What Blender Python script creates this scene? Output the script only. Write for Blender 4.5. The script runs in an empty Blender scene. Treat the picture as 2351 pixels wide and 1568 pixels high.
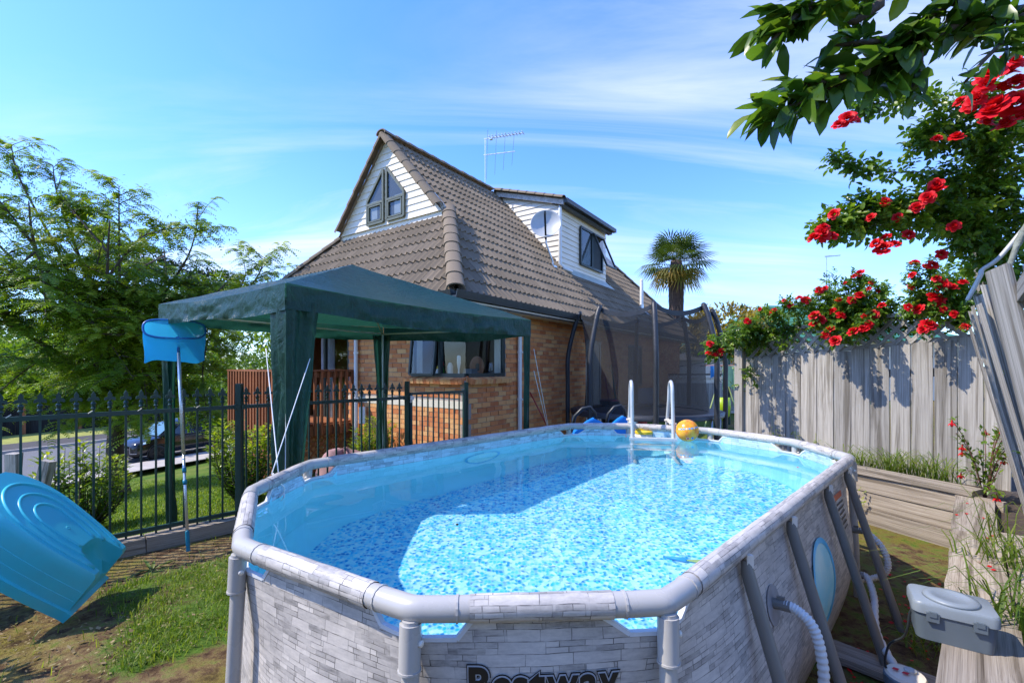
import bpy, bmesh, math, random
from mathutils import Vector, Matrix, noise
R = random.Random(7)
SC = bpy.context.scene
COL = SC.collection
V = Vector
rad = math.radians
# ------------------------------------------------------------------ camera, sky, sun, exposure
cd = bpy.data.cameras.new('camera'); cam = bpy.data.objects.new('camera', cd); COL.objects.link(cam)
cam.location = (0, 0, 1.64); cam.rotation_euler = (rad(90), 0, 0)
cd.sensor_width = 36.0; cd.lens = 16.0; cd.shift_y = 0.0251
cd.clip_start = 0.05; cd.clip_end = 2000
SC.camera = cam
SEL = rad(50)
SUN = V((-0.99, -0.10, 0)).normalized() * math.cos(SEL) + V((0, 0, math.sin(SEL)))
wd = bpy.data.worlds.new('World'); SC.world = wd; wd.use_nodes = True
def build_world():
    nt = wd.node_tree; N = nt.nodes; L = nt.links
    bg = N['Background']
    sky = N.new('ShaderNodeTexSky'); sky.sky_type = 'NISHITA'; sky.sun_disc = False
    sky.sun_elevation = SEL; sky.sun_rotation = math.atan2(SUN.x, SUN.y)
    sky.air_density = 1.0; sky.dust_density = 0.4; sky.ozone_density = 2.2; sky.altitude = 0
    hs = N.new('ShaderNodeHueSaturation'); hs.inputs['Saturation'].default_value = 1.18; hs.inputs['Value'].default_value = 1.0; hs.inputs['Hue'].default_value = 0.505
    L.new(sky.outputs[0], hs.inputs['Color'])
    tn = N.new('ShaderNodeMix'); tn.data_type = 'RGBA'; tn.blend_type = 'MULTIPLY'; tn.inputs[0].default_value = 1.0; L.new(hs.outputs[0], tn.inputs[6]); tn.inputs[7].default_value = (0.50, 0.67, 1.0, 1)
    tc = N.new('ShaderNodeTexCoord'); sp = N.new('ShaderNodeSeparateXYZ'); L.new(tc.outputs['Generated'], sp.inputs[0])
    def m(op, a, b=None, c=None):
        n = N.new('ShaderNodeMath'); n.operation = op
        for i, v in enumerate((a, b, c)):
            if v is None: continue
            if isinstance(v, (int, float)): n.inputs[i].default_value = v
            else: L.new(v, n.inputs[i])
        return n.outputs[0]
    zz = m('ADD', m('MAXIMUM', sp.outputs[2], 0.0), 0.16)
    u = m('DIVIDE', sp.outputs[0], zz); v = m('DIVIDE', sp.outputs[1], zz)
    cb = N.new('ShaderNodeCombineXYZ'); L.new(u, cb.inputs[0]); L.new(v, cb.inputs[1])
    mp = N.new('ShaderNodeMapping'); mp.inputs['Rotation'].default_value = (0, 0, rad(-24)); mp.inputs['Scale'].default_value = (0.30, 1.5, 1); mp.inputs['Location'].default_value = (3.1, 1.7, 0)
    L.new(cb.outputs[0], mp.inputs[0])
    n1 = N.new('ShaderNodeTexNoise'); n1.inputs['Scale'].default_value = 1.15; n1.inputs['Detail'].default_value = 9; n1.inputs['Roughness'].default_value = 0.6; n1.inputs['Distortion'].default_value = 0.7
    L.new(mp.outputs[0], n1.inputs['Vector'])
    mp2 = N.new('ShaderNodeMapping'); mp2.inputs['Scale'].default_value = (0.4, 0.55, 1); mp2.inputs['Location'].default_value = (0.3, 5.2, 0); L.new(cb.outputs[0], mp2.inputs[0])
    n2 = N.new('ShaderNodeTexNoise'); n2.inputs['Scale'].default_value = 1.0; n2.inputs['Detail'].default_value = 3; L.new(mp2.outputs[0], n2.inputs['Vector'])
    r1 = N.new('ShaderNodeMapRange'); r1.inputs[1].default_value = 0.45; r1.inputs[2].default_value = 0.68; L.new(n1.outputs[0], r1.inputs[0])
    r2 = N.new('ShaderNodeMapRange'); r2.inputs[1].default_value = 0.36; r2.inputs[2].default_value = 0.66; L.new(n2.outputs[0], r2.inputs[0])
    f = m('MULTIPLY', m('MULTIPLY', r1.outputs[0], r2.outputs[0]), 0.95)
    hz = N.new('ShaderNodeMapRange'); hz.inputs[1].default_value = 0.55; hz.inputs[2].default_value = 0.0; hz.inputs[3].default_value = 0.0; hz.inputs[4].default_value = 0.5; L.new(sp.outputs[2], hz.inputs[0])
    f2 = m('MINIMUM', m('ADD', f, m('MULTIPLY', hz.outputs[0], hz.outputs[0])), 1.0)
    mx = N.new('ShaderNodeMix'); mx.data_type = 'RGBA'
    L.new(f2, mx.inputs[0]); L.new(tn.outputs[2], mx.inputs[6]); mx.inputs[7].default_value = (2.3, 2.5, 2.7, 1)
    L.new(mx.outputs[2], bg.inputs[0]); bg.inputs[1].default_value = 0.15
build_world()
sd = bpy.data.lights.new('sun', 'SUN'); sd.energy = 2.05; sd.angle = rad(0.53); sd.color = (1.0, 0.92, 0.79)
sun = bpy.data.objects.new('sun', sd); COL.objects.link(sun)
sun.rotation_euler = SUN.to_track_quat('Z', 'Y').to_euler(); sun.location = (-20, -8, 30)
sd.cycles.is_caustics_light = True
SC.view_settings.view_transform = 'Standard'; SC.view_settings.look = 'None'; SC.view_settings.gamma = 1.0
SC.view_settings.use_curve_mapping = False
SC.view_settings.exposure = 1.65
cy = SC.cycles
cy.use_denoising = True
try: cy.denoiser = 'OPENIMAGEDENOISE'
except Exception: pass
cy.max_bounces = 10; cy.diffuse_bounces = 4; cy.glossy_bounces = 4; cy.transmission_bounces = 6; cy.transparent_max_bounces = 24
cy.sample_clamp_indirect = 8.0
# ------------------------------------------------------------------ frames of the place (metres; camera stands at the origin)
Q = math.sqrt(0.5)
def PL(s, t, z=0.0): return V(((s - t) * Q, (s + t) * Q, z))            # pool frame: s along the pool, t across it
D1 = V((0.571, 0.821, 0)).normalized(); D2 = V((-D1.y, D1.x, 0)); HC = V((-0.757, 7.5, 0))
def HL(s, p, z=0.0): return HC + D1 * s + D2 * p + V((0, 0, z))        # house frame: s along the side wall, p along the front wall
RD = V((0.41, 0.912, 0)).normalized(); RN = V((-RD.y, RD.x, 0))
def RL(l, w, z=0.0): return RD * l + RN * w + V((0, 0, z))              # road frame
F1N = V((4.77, 4.60, 0)); F1F = V((3.453, 6.72, 0))                     # timber fence, near and far end
def lerp(a, b, k): return a + (b - a) * k
def sstep(x): x = max(0.0, min(1.0, x)); return x * x * (3 - 2 * x)
def gz(x, y):
    t = (y - x) * Q; w = x * RN.x + y * RN.y
    yard = -0.13 * sstep((t - 3.2) / 2.2)
    k = max(0.0, min(1.0, (w - 4.6) / 15.0)); k = 0.5 * k + 0.5 * sstep(k)
    lawn = -0.15 - 2.25 * k - 0.10 * sstep((w - 18.9) / 0.9)
    return lerp(yard, lawn, sstep((t - 5.55) / 0.3))
def proj(p):                                                           # rough size on the picture, used only to rank pieces by size
    return (1175.5 + 1045 * p.x / p.y, 843 - 1045 * (p.z - 1.64) / p.y) if p.y > 0.1 else (-9e9, 0)
# ------------------------------------------------------------------ objects
W = {}
def link(o, parent=None):
    COL.objects.link(o)
    if parent is not None: o.parent = parent
    return o
def tag(o, label, cat, group=None, kind=None):
    o['label'] = label
    if cat: o['category'] = cat
    if group: o['group'] = group
    if kind: o['kind'] = kind
    return o
def thing(name, loc, label, cat, group=None):
    o = bpy.data.objects.new(name, None); COL.objects.link(o); o.location = loc; o.empty_display_size = 0.1
    W[o] = V(loc); tag(o, label, cat, group); return o
def wloc(p): return W.get(p, V((0, 0, 0))) if p is not None else V((0, 0, 0))
def place(name, me, parent, mat4):
    o = bpy.data.objects.new(name, me); link(o, parent)
    o.matrix_basis = Matrix.Translation(-wloc(parent)) @ mat4
    W[o] = mat4.translation.copy()
    return o
def frame(x, y, z, loc, sc=(1, 1, 1)):
    m = Matrix.Identity(4)
    for i, (a, k) in enumerate(((x, sc[0]), (y, sc[1]), (z, sc[2]))):
        for j in range(3): m[j][i] = a[j] * k
    m.translation = loc
    return m
def ortho(d, ref=None):
    d = d.normalized(); ref = ref or (V((0, 0, 1)) if abs(d.z) < 0.9 else V((1, 0, 0)))
    a = d.cross(ref).normalized(); return a, a.cross(d).normalized()
class MB:
    def __init__(s): s.v = []; s.f = []; s.mi = []; s.uv = {}; s.at = []; s.cur = 0.5; s.m = 0
    def vert(s, p): s.v.append(tuple(p)); return len(s.v) - 1
    def face(s, idx, uv=None):
        s.f.append(tuple(idx)); s.mi.append(s.m); s.at.append(s.cur)
        if uv: s.uv[len(s.f) - 1] = uv
    def poly(s, pts, uv=None): s.face([s.vert(p) for p in pts], uv)
    def box(s, c, x, y, z):                      # half-extent vectors
        i = [s.vert(c + x * a + y * b + z * d) for d in (-1, 1) for b in (-1, 1) for a in (-1, 1)]
        for q in ((0, 2, 3, 1), (4, 5, 7, 6), (0, 1, 5, 4), (2, 6, 7, 3), (0, 4, 6, 2), (1, 3, 7, 5)): s.face([i[k] for k in q])
    def abox(s, lo, hi):
        lo, hi = V(lo), V(hi); c = (lo + hi) / 2; h = (hi - lo) / 2
        s.box(c, V((h.x, 0, 0)), V((0, h.y, 0)), V((0, 0, h.z)))
    def bar(s, a, b, w, h, up=V((0, 0, 1))):     # rectangular bar from a to b
        a, b = V(a), V(b); d = b - a; x = d.cross(up)
        x = x.normalized() if x.length > 1e-6 else V((1, 0, 0)); y = x.cross(d).normalized()
        s.box((a + b) / 2, d / 2, x * (w / 2), y * (h / 2))
    def tube(s, pts, r, n=8, caps=True, closed=False, ribs=None):
        pts = [V(p) for p in pts]; k = len(pts); rr = r if isinstance(r, (list, tuple)) else [r] * k
        rings = []; pa = None
        for i, p in enumerate(pts):
            a = pts[i - 1] if (i > 0 or closed) else p; b = pts[(i + 1) % k] if (i < k - 1 or closed) else p
            d = (b - a).normalized()
            if pa is None: pa, _ = ortho(d)
            pa = (pa - d * pa.dot(d)); pa = pa.normalized() if pa.length > 1e-6 else ortho(d)[0]
            pb = d.cross(pa)
            rings.append([s.vert(p + (pa * math.cos(q) + pb * math.sin(q)) * rr[i]) for q in (2 * math.pi * j / n for j in range(n))])
        m = k if closed else k - 1
        for i in range(m):
            A, B = rings[i], rings[(i + 1) % k]
            for j in range(n): s.face((A[j], A[(j + 1) % n], B[(j + 1) % n], B[j]))
        if caps and not closed: s.face(rings[0][::-1]); s.face(rings[-1])
    def lathe(s, c, prof, n=20, ax=V((0, 0, 1)), cap=True):   # prof [(r, h)]
        x, y = ortho(ax); c = V(c)
        rings = [[s.vert(c + ax * h + (x * math.cos(q) + y * math.sin(q)) * r) for q in (2 * math.pi * j / n for j in range(n))] for r, h in prof]
        for A, B in zip(rings, rings[1:]):
            for j in range(n): s.face((A[j], B[j], B[(j + 1) % n], A[(j + 1) % n]))
        if cap: s.face(rings[0]); s.face(rings[-1][::-1])
    def grid(s, fn, nu, nv, uvs=None, flip=False, closed=False):
        I = [[s.vert(fn(i / nu, j / nv)) for j in range(nv + 1)] for i in range(nu + (0 if closed else 1))]
        for i in range(nu):
            for j in range(nv):
                i2 = (i + 1) % len(I) if closed else i + 1
                q = (I[i][j], I[i2][j], I[i2][j + 1], I[i][j + 1])
                uv = None
                if uvs: uv = [uvs(a / nu, b / nv) for a, b in ((i, j), (i + 1, j), (i + 1, j + 1), (i, j + 1))]
                if flip: q = q[::-1]; uv = uv[::-1] if uv else None
                s.face(q, uv)
    def prism(s, pts, ext):                      # planar polygon swept by ext
        n = len(pts); a = [s.vert(V(p)) for p in pts]; b = [s.vert(V(p) + ext) for p in pts]
        s.face(a[::-1]); s.face(b)
        for i in range(n): s.face((a[i], a[(i + 1) % n], b[(i + 1) % n], b[i]))
    def mesh(s, name, mats, smooth=False, off=None):
        me = bpy.data.meshes.new(name)
        vs = s.v if off is None else [(p[0] - off.x, p[1] - off.y, p[2] - off.z) for p in s.v]
        me.from_pydata(vs, [], s.f)
        for m in (mats if isinstance(mats, (list, tuple)) else [mats]): me.materials.append(m)
        me.polygons.foreach_set('material_index', s.mi)
        a = me.attributes.new('rnd', 'FLOAT', 'FACE'); a.data.foreach_set('value', s.at)
        if s.uv:
            uvl = me.uv_layers.new(name='UVMap'); d = uvl.data
            for pi, uv in s.uv.items():
                ls = me.polygons[pi].loop_start
                for k, c in enumerate(uv): d[ls + k].uv = c
        if smooth: me.shade_smooth()
        me.update()
        return me
    def build(s, name, mats, parent=None, smooth=False, origin=None):
        if not s.f: return None
        off = V(origin) if origin is not None else (wloc(parent) if parent is not None else V((0, 0, 0)))
        me = s.mesh(name, mats, smooth, off)
        o = bpy.data.objects.new(name, me); link(o, parent)
        o.location = off - wloc(parent); W[o] = off.copy()
        return o
def sharpen(o, ang=35):
    me = o.data; me.shade_smooth()
    try: me.set_sharp_from_angle(angle=rad(ang))
    except Exception: pass
    return o
def catmull(pts, n=6, closed=False):
    pts = [V(p) for p in pts]; k = len(pts); out = []
    for i in range(k if closed else k - 1):
        p0 = pts[(i - 1) % k] if closed or i > 0 else pts[0]; p1 = pts[i]; p2 = pts[(i + 1) % k]
        p3 = pts[(i + 2) % k] if closed or i + 2 < k else pts[-1]
        for j in range(n):
            t = j / n
            out.append(0.5 * ((2 * p1) + (p2 - p0) * t + (2 * p0 - 5 * p1 + 4 * p2 - p3) * t * t + (3 * p1 - p0 - 3 * p2 + p3) * t ** 3))
    if not closed: out.append(pts[-1])
    return out
# ------------------------------------------------------------------ materials
class NT:
    def __init__(s, name):
        s.m = bpy.data.materials.new(name); s.m.use_nodes = True; s.t = s.m.node_tree; s.N = s.t.nodes; s.L = s.t.links
        s.b = s.N['Principled BSDF']; s.out = s.N['Material Output']
    def new(s, ty, **kw):
        n = s.N.new('ShaderNode' + ty)
        for k, v in kw.items():
            if hasattr(n, k) and k not in n.inputs: setattr(n, k, v)
            else: n.inputs[k].default_value = v
        return n
    def lk(s, a, b): s.L.new(a, b)
    def coord(s, kind='Object', scale=(1, 1, 1), rand=False, rot=(0, 0, 0)):
        tc = s.new('TexCoord'); mp = s.new('Mapping'); mp.inputs['Scale'].default_value = scale; mp.inputs['Rotation'].default_value = rot
        src = tc.outputs[kind]
        if rand:
            oi = s.new('ObjectInfo'); ml = s.new('Math', operation='MULTIPLY'); ml.inputs[1].default_value = 37.0; s.lk(oi.outputs['Random'], ml.inputs[0])
            ad = s.new('VectorMath', operation='ADD'); s.lk(mp.outputs[0], ad.inputs[0]); s.lk(ml.outputs[0], ad.inputs[1]); s.lk(src, mp.inputs[0]); return ad.outputs[0]
        s.lk(src, mp.inputs[0]); return mp.outputs[0]
    def noise(s, vec, scale, detail=4, rough=0.55, dist=0.0):
        n = s.new('TexNoise'); n.inputs['Scale'].default_value = scale; n.inputs['Detail'].default_value = detail; n.inputs['Roughness'].default_value = rough; n.inputs['Distortion'].default_value = dist
        s.lk(vec, n.inputs['Vector']); return n.outputs[0]
    def ramp(s, fac, stops, interp='LINEAR'):
        r = s.new('ValToRGB'); r.color_ramp.interpolation = interp; e = r.color_ramp.elements
        while len(e) < len(stops): e.new(0.5)
        for k, (p, c) in zip(e, stops): k.position = p; k.color = (*c, 1)
        s.lk(fac, r.inputs[0]); return r.outputs[0]
    def mix(s, fac, a, b, mode='MIX'):
        m = s.new('Mix', data_type='RGBA', blend_type=mode)
        for i, v in ((0, fac), (6, a), (7, b)):
            if isinstance(v, (int, float)): m.inputs[i].default_value = v
            elif isinstance(v, tuple): m.inputs[i].default_value = (*v, 1)
            else: s.lk(v, m.inputs[i])
        return m.outputs[2]
    def math(s, op, a, b=0.0, c=0.0):
        n = s.new('Math', operation=op)
        for i, v in enumerate((a, b, c)):
            if isinstance(v, (int, float)): n.inputs[i].default_value = v
            else: s.lk(v, n.inputs[i])
        return n.outputs[0]
    def maprange(s, v, a, b, c=0.0, d=1.0):
        n = s.new('MapRange'); s.lk(v, n.inputs[0])
        for i, k in enumerate((a, b, c, d)): n.inputs[i + 1].default_value = k
        return n.outputs[0]
    def bump(s, h, strength=0.3, dist=0.01):
        b = s.new('Bump'); b.inputs['Strength'].default_value = strength; b.inputs['Distance'].default_value = dist; s.lk(h, b.inputs['Height']); s.lk(b.outputs[0], s.b.inputs['Normal'])
    def set(s, col=None, rough=None, metal=None, spec=None):
        if col is not None:
            if isinstance(col, tuple): s.b.inputs['Base Color'].default_value = (*col, 1)
            else: s.lk(col, s.b.inputs['Base Color'])
        if rough is not None:
            if isinstance(rough, (int, float)): s.b.inputs['Roughness'].default_value = rough
            else: s.lk(rough, s.b.inputs['Roughness'])
        if metal is not None: s.b.inputs['Metallic'].default_value = metal
        if spec is not None: s.b.inputs['Specular IOR Level'].default_value = spec
        return s.m
    def attr(s, name='rnd'):
        a = s.new('Attribute'); a.attribute_name = name; return a.outputs['Fac']
def mul(c, k): return tuple(max(0, min(1, x * k)) for x in c)
def plain(name, col, rough=0.5, metal=0.0, var=0.12, scale=6.0, bump=0.0, bscale=60.0, spec=0.5, dirt=None):
    n = NT(name); co = n.coord('Object'); f = n.noise(co, scale, 5, 0.6)
    c = n.ramp(f, [(0.3, mul(col, 1 - var)), (0.7, mul(col, 1 + var))])
    if dirt:
        g = n.noise(co, scale * 0.5, 6, 0.7); c = n.mix(n.maprange(g, 0.52, 0.75, 0, 0.6), c, dirt)
    n.set(c, None, metal, spec); n.set(rough=n.maprange(n.noise(co, scale * 2, 3), 0.2, 0.8, max(0.02, rough - 0.08), min(1, rough + 0.08)))
    if bump: n.bump(n.noise(co, bscale, 4), bump, 0.01)
    return n.m
def wood(name, cols, sc=(1.2, 9, 9), fine=(3, 60, 60), rough=0.85, rand=True, bump=0.35):
    n = NT(name); a = n.coord('Object', sc, rand); b = n.coord('Object', fine, rand)
    f = n.noise(a, 1.6, 6, 0.65, 0.6); g = n.noise(b, 1.0, 5, 0.7, 0.3)
    c1 = n.ramp(f, [(0.30, cols[0]), (0.47, cols[1]), (0.68, cols[2])])
    c2 = n.ramp(g, [(0.34, mul(cols[0], 0.5)), (0.46, cols[1]), (0.68, mul(cols[2], 1.15))])
    c = n.mix(0.55, c1, c2)
    st_ = n.noise(n.coord('Object', (sc[0] * 0.9, sc[1] * 0.35, sc[2] * 0.35), rand), 1.0, 4, 0.6, 0.8); c = n.mix(1.0, c, n.ramp(st_, [(0.36, (0.50, 0.48, 0.45)), (0.52, (1, 1, 1))]), 'MULTIPLY')
    oi = n.new('ObjectInfo'); c = n.mix(1.0, c, n.ramp(oi.outputs['Random'], [(0, (0.62, 0.62, 0.62)), (1, (1.0, 0.985, 0.96))]), 'MULTIPLY')
    n.set(c, rough, spec=0.25); n.bump(n.math('ADD', n.math('MULTIPLY', f, 0.4), g), bump, 0.006)
    return n.m
def leafmat(name, cols, rough=0.4, trans=0.35, spec=0.5):
    n = NT(name); r = n.attr('rnd')
    c = n.ramp(r, [(i / (len(cols) - 1), k) for i, k in enumerate(cols)])
    n.set(c, rough, spec=spec)
    tr = n.new('BsdfTranslucent'); n.lk(n.mix(1.0, c, (1.0, 1.0, 0.45), 'MULTIPLY'), tr.inputs[0])
    mx = n.new('MixShader'); mx.inputs[0].default_value = trans; n.lk(n.b.outputs[0], mx.inputs[1]); n.lk(tr.outputs[0], mx.inputs[2]); n.lk(mx.outputs[0], n.out.inputs[0])
    return n.m
def glassmat(name, tint=(0.8, 0.86, 0.86), refl=1.0):
    n = NT(name); lw = n.new('LayerWeight'); lw.inputs[0].default_value = 0.5; fz = n.math('POWER', lw.outputs['Facing'], 4.0)
    g = n.new('BsdfGlossy'); g.inputs['Roughness'].default_value = 0.01; t = n.new('BsdfTransparent'); t.inputs[0].default_value = (*tint, 1)
    mx = n.new('MixShader'); n.lk(n.math('MINIMUM', n.math('ADD', n.math('MULTIPLY', fz, 0.9), 0.055 * refl), 1.0), mx.inputs[0]); n.lk(t.outputs[0], mx.inputs[1]); n.lk(g.outputs[0], mx.inputs[2]); n.lk(mx.outputs[0], n.out.inputs[0])
    return n.m
MT = {}
MT['timber'] = wood('weathered_timber', ((0.13, 0.12, 0.105), (0.40, 0.375, 0.34), (0.57, 0.54, 0.495)))
MT['sleeper'] = wood('sleeper_timber', ((0.15, 0.11, 0.08), (0.40, 0.335, 0.265), (0.56, 0.50, 0.42)))
MT['stain'] = wood('stained_timber', ((0.25, 0.085, 0.035), (0.36, 0.13, 0.055), (0.45, 0.19, 0.09)), rough=0.65, bump=0.15)
MT['darkboard'] = wood('dark_paling', ((0.012, 0.012, 0.013), (0.022, 0.022, 0.024), (0.035, 0.035, 0.036)))
MT['green_metal'] = plain('dark_green_powder_coat', (0.010, 0.042, 0.038), 0.36, 0.0, 0.1, 5)
MT['alu'] = plain('olive_aluminium', (0.045, 0.055, 0.045), 0.4, 0.1, 0.1, 5)
MT['alu_dark'] = plain('dark_green_aluminium', (0.022, 0.03, 0.027), 0.4, 0.1, 0.1, 5)
MT['white'] = plain('white_paint', (0.76, 0.69, 0.58), 0.5, 0, 0.06, 3, dirt=(0.48, 0.44, 0.37))
MT['pvc'] = plain('white_plastic_pipe', (0.74, 0.75, 0.74), 0.35, 0, 0.05, 3, dirt=(0.6, 0.58, 0.53))
MT['black'] = plain('black_gutter', (0.022, 0.026, 0.028), 0.4, 0, 0.2, 4)
MT['steel'] = plain('galvanised_steel', (0.55, 0.57, 0.58), 0.35, 0.8, 0.1, 8)
MT['grey_pipe'] = plain('grey_coated_steel', (0.42, 0.40, 0.37), 0.30, 0, 0.05, 4)
MT['rope'] = plain('white_rope', (0.8, 0.79, 0.76), 0.8, 0, 0.1, 30)
MT['glass'] = glassmat('window_glass')
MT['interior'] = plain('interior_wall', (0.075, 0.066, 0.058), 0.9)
MT['mortar'] = plain('mortar', (0.34, 0.29, 0.25), 0.95, 0, 0.2, 30, 0.4, 200)
# ------------------------------------------------------------------ ground, lawn, road
def ground_mat():
    n = NT('ground_soil_moss_grass'); co = n.coord('Object'); cov = n.attr('cover')
    big = n.noise(co, 1.3, 6, 0.65, 0.5); mid = n.noise(co, 9, 6, 0.7); fine = n.noise(co, 70, 5, 0.75)
    soil = n.ramp(mid, [(0.32, (0.04, 0.022, 0.014)), (0.45, (0.12, 0.075, 0.04)), (0.55, (0.22, 0.155, 0.075)), (0.70, (0.40, 0.31, 0.17))])
    moss = n.ramp(fine, [(0.3, (0.09, 0.08, 0.012)), (0.7, (0.25, 0.21, 0.04))])
    c = n.mix(n.maprange(n.math('ADD', n.math('MULTIPLY', big, 0.6), n.math('MULTIPLY', mid, 0.4)), 0.46, 0.60), soil, moss)
    c = n.mix(n.maprange(fine, 0.60, 0.78, 0, 0.7), c, (0.42, 0.33, 0.19))
    gr = n.ramp(n.noise(co, 26, 6, 0.75), [(0.3, (0.03, 0.065, 0.010)), (0.55, (0.08, 0.15, 0.020)), (0.75, (0.17, 0.23, 0.045))])
    gr = n.mix(n.maprange(n.noise(co, 0.55, 4), 0.42, 0.68, 0, 0.55), gr, (0.20, 0.21, 0.05))
    k = n.maprange(n.math('ADD', cov, n.math('MULTIPLY', n.math('SUBTRACT', mid, 0.5), 2.2)), 0.35, 0.75)
    n.set(n.mix(k, c, gr), 0.95, spec=0.1)
    n.bump(n.math('ADD', n.math('MULTIPLY', mid, 0.8), n.math('MULTIPLY', fine, 0.5)), 0.9, 0.03)
    return n.m
MT['ground'] = ground_mat()
def cover(x, y):
    t = (y - x) * Q; s = (x + y) * Q; w = x * RN.x + y * RN.y
    if t > 5.7: return 1.0
    if t < 3.1: return 0.42 if x > 0 and t < 0.7 else 0.3
    p = V((x * 0.9, y * 0.9, 0)); nz = noise.fractal(p, 1.0, 2.0, 3)
    k = sstep((s + 0.05) / 0.5) * sstep((5.1 - t) / 0.5) * sstep((t - 3.0) / 0.25)
    return 0.14 + k * (0.74 + 0.35 * nz)
def make_ground():
    def axis(lo, hi, a, b, step, n):
        out = [lo + (a - lo) * (1 - (1 - i / n) ** 2.2) for i in range(n)]
        k = int((b - a) / step); out += [a + (b - a) * i / k for i in range(k)]
        out += [b + (hi - b) * (i / n) ** 2.2 for i in range(n + 1)]
        return out
    xs = axis(-700, 700, -6, 5, 0.11, 46); ys = axis(-60, 900, 0.6, 7, 0.11, 46)
    vs = []; cv = []
    for y in ys:
        for x in xs:
            z = gz(x, y); t = (y - x) * Q
            if 3.2 < t < 5.5 and abs(x) < 7: z += 0.018 * noise.fractal(V((x * 3, y * 3, 0)), 1, 2, 3)
            vs.append((x, y, z)); cv.append(cover(x, y))
    nx = len(xs); fs = [(j * nx + i, j * nx + i + 1, (j + 1) * nx + i + 1, (j + 1) * nx + i) for j in range(len(ys) - 1) for i in range(nx - 1)]
    me = bpy.data.meshes.new('ground'); me.from_pydata(vs, [], fs); me.materials.append(MT['ground'])
    a = me.attributes.new('cover', 'FLOAT', 'POINT'); a.data.foreach_set('value', cv); me.shade_smooth()
    o = link(bpy.data.objects.new('ground', me)); tag(o, 'bare mossy earth and lawn running from the pool down to the street', None, kind='structure')
make_ground()
MT['asphalt'] = plain('asphalt', (0.13, 0.13, 0.135), 0.9, 0, 0.25, 40, 0.5, 220)
MT['asphalt_dark'] = plain('dark_footpath_asphalt', (0.06, 0.055, 0.055), 0.9, 0, 0.25, 30, 0.5, 200)
MT['concrete'] = plain('concrete', (0.40, 0.36, 0.32), 0.9, 0, 0.15, 2.5, 0.3, 120)
def strip(name, w0, w1, z, mt, label, h=0.0):
    mb = MB(); l0, l1 = -30, 90; n = 30
    for i in range(n):
        a, b = lerp(l0, l1, i / n), lerp(l0, l1, (i + 1) / n)
        if h: mb.box(RL((a + b) / 2, (w0 + w1) / 2, z + h / 2), RD * ((b - a) / 2 - 0.004), RN * ((w1 - w0) / 2), V((0, 0, h / 2)))
        else: mb.poly([RL(a, w0, z), RL(b, w0, z), RL(b, w1, z), RL(a, w1, z)][::-1])
    o = mb.build(name, mt); tag(o, label, None, kind='structure')
strip('road', 21.7, 30.2, -2.392, MT['asphalt'], 'grey asphalt street below the lawn')
strip('footpath', 20.0, 21.55, -2.30, MT['concrete'], 'pale concrete footpath on the near side of the street', 0.02)
strip('kerb', 21.552, 21.70, -2.41, MT['concrete'], 'concrete kerb on the near side of the street', 0.13)
strip('kerb', 30.2, 30.36, -2.41, MT['concrete'], 'concrete kerb on the far side of the street', 0.15)
strip('footpath', 30.37, 33.0, -2.30, MT['asphalt_dark'], 'dark asphalt footpath across the street', 0.02)
strip('verge', 33.0, 37.0, -2.288, plain('verge_grass', (0.26, 0.27, 0.055), 0.95, 0, 0.3, 3, 0.6, 40), 'sunlit grass verge in front of the dark fence', 0.0)
# ------------------------------------------------------------------ unit pieces
def unit_box(name, mat, jit=0.0, nx=1, seed=0):
    rr = random.Random(seed); mb = MB(); mb.cur = rr.random()
    st = [-0.5 + i / nx for i in range(nx + 1)]
    rings = []
    for k, x in enumerate(st):
        rings.append([mb.vert((x + (rr.uniform(-jit, jit) * 0.2 if k in (0, nx) else 0), y * 0.5 + rr.uniform(-jit, jit), z * 0.5 + rr.uniform(-jit, jit))) for y, z in ((-1, -1), (1, -1), (1, 1), (-1, 1))])
    for A, B in zip(rings, rings[1:]):
        for j in range(4): mb.face((A[j], A[(j + 1) % 4], B[(j + 1) % 4], B[j]))
    mb.face(rings[0]); mb.face(rings[-1][::-1])
    return mb.mesh(name, mat)
UB = {}
def plank(name, parent, a, b, width, thick, wdir, mat='timber', jit=0.03):
    """a board from a to b, as wide as `width` along wdir"""
    key = (mat, jit)
    if key not in UB: UB[key] = [unit_box('board_' + mat, MT[mat], jit, 5, i) for i in range(6)]
    a, b = V(a), V(b); d = b - a; L = d.length; x = d / L; y = (wdir - x * wdir.dot(x)).normalized(); z = x.cross(y)
    return place(name, R.choice(UB[key]), parent, frame(x, y, z, (a + b) / 2, (L, width, thick)))
# ------------------------------------------------------------------ house
def brick_mat():
    n = NT('brick'); r = n.attr('rnd'); co = n.coord('Object')
    g = n.new('NewGeometry'); mp = n.new('Mapping'); n.lk(g.outputs['Position'], mp.inputs[0])
    c = n.ramp(r, [(0.0, (0.48, 0.155, 0.06)), (0.25, (0.61, 0.22, 0.08)), (0.55, (0.68, 0.275, 0.10)), (0.8, (0.71, 0.33, 0.125)), (1.0, (0.73, 0.40, 0.165))])
    f = n.noise(mp.outputs[0], 28, 5, 0.7); c = n.mix(n.maprange(f, 0.55, 0.8, 0, 0.55), c, (0.17, 0.06, 0.035))
    c = n.mix(n.maprange(n.noise(mp.outputs[0], 9, 4), 0.5, 0.75, 0, 0.35), c, (0.62, 0.38, 0.2))
    n.set(c, 0.9, spec=0.2); n.bump(n.noise(mp.outputs[0], 90, 5, 0.7), 0.6, 0.006); return n.m
MT['brick'] = brick_mat()
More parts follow.
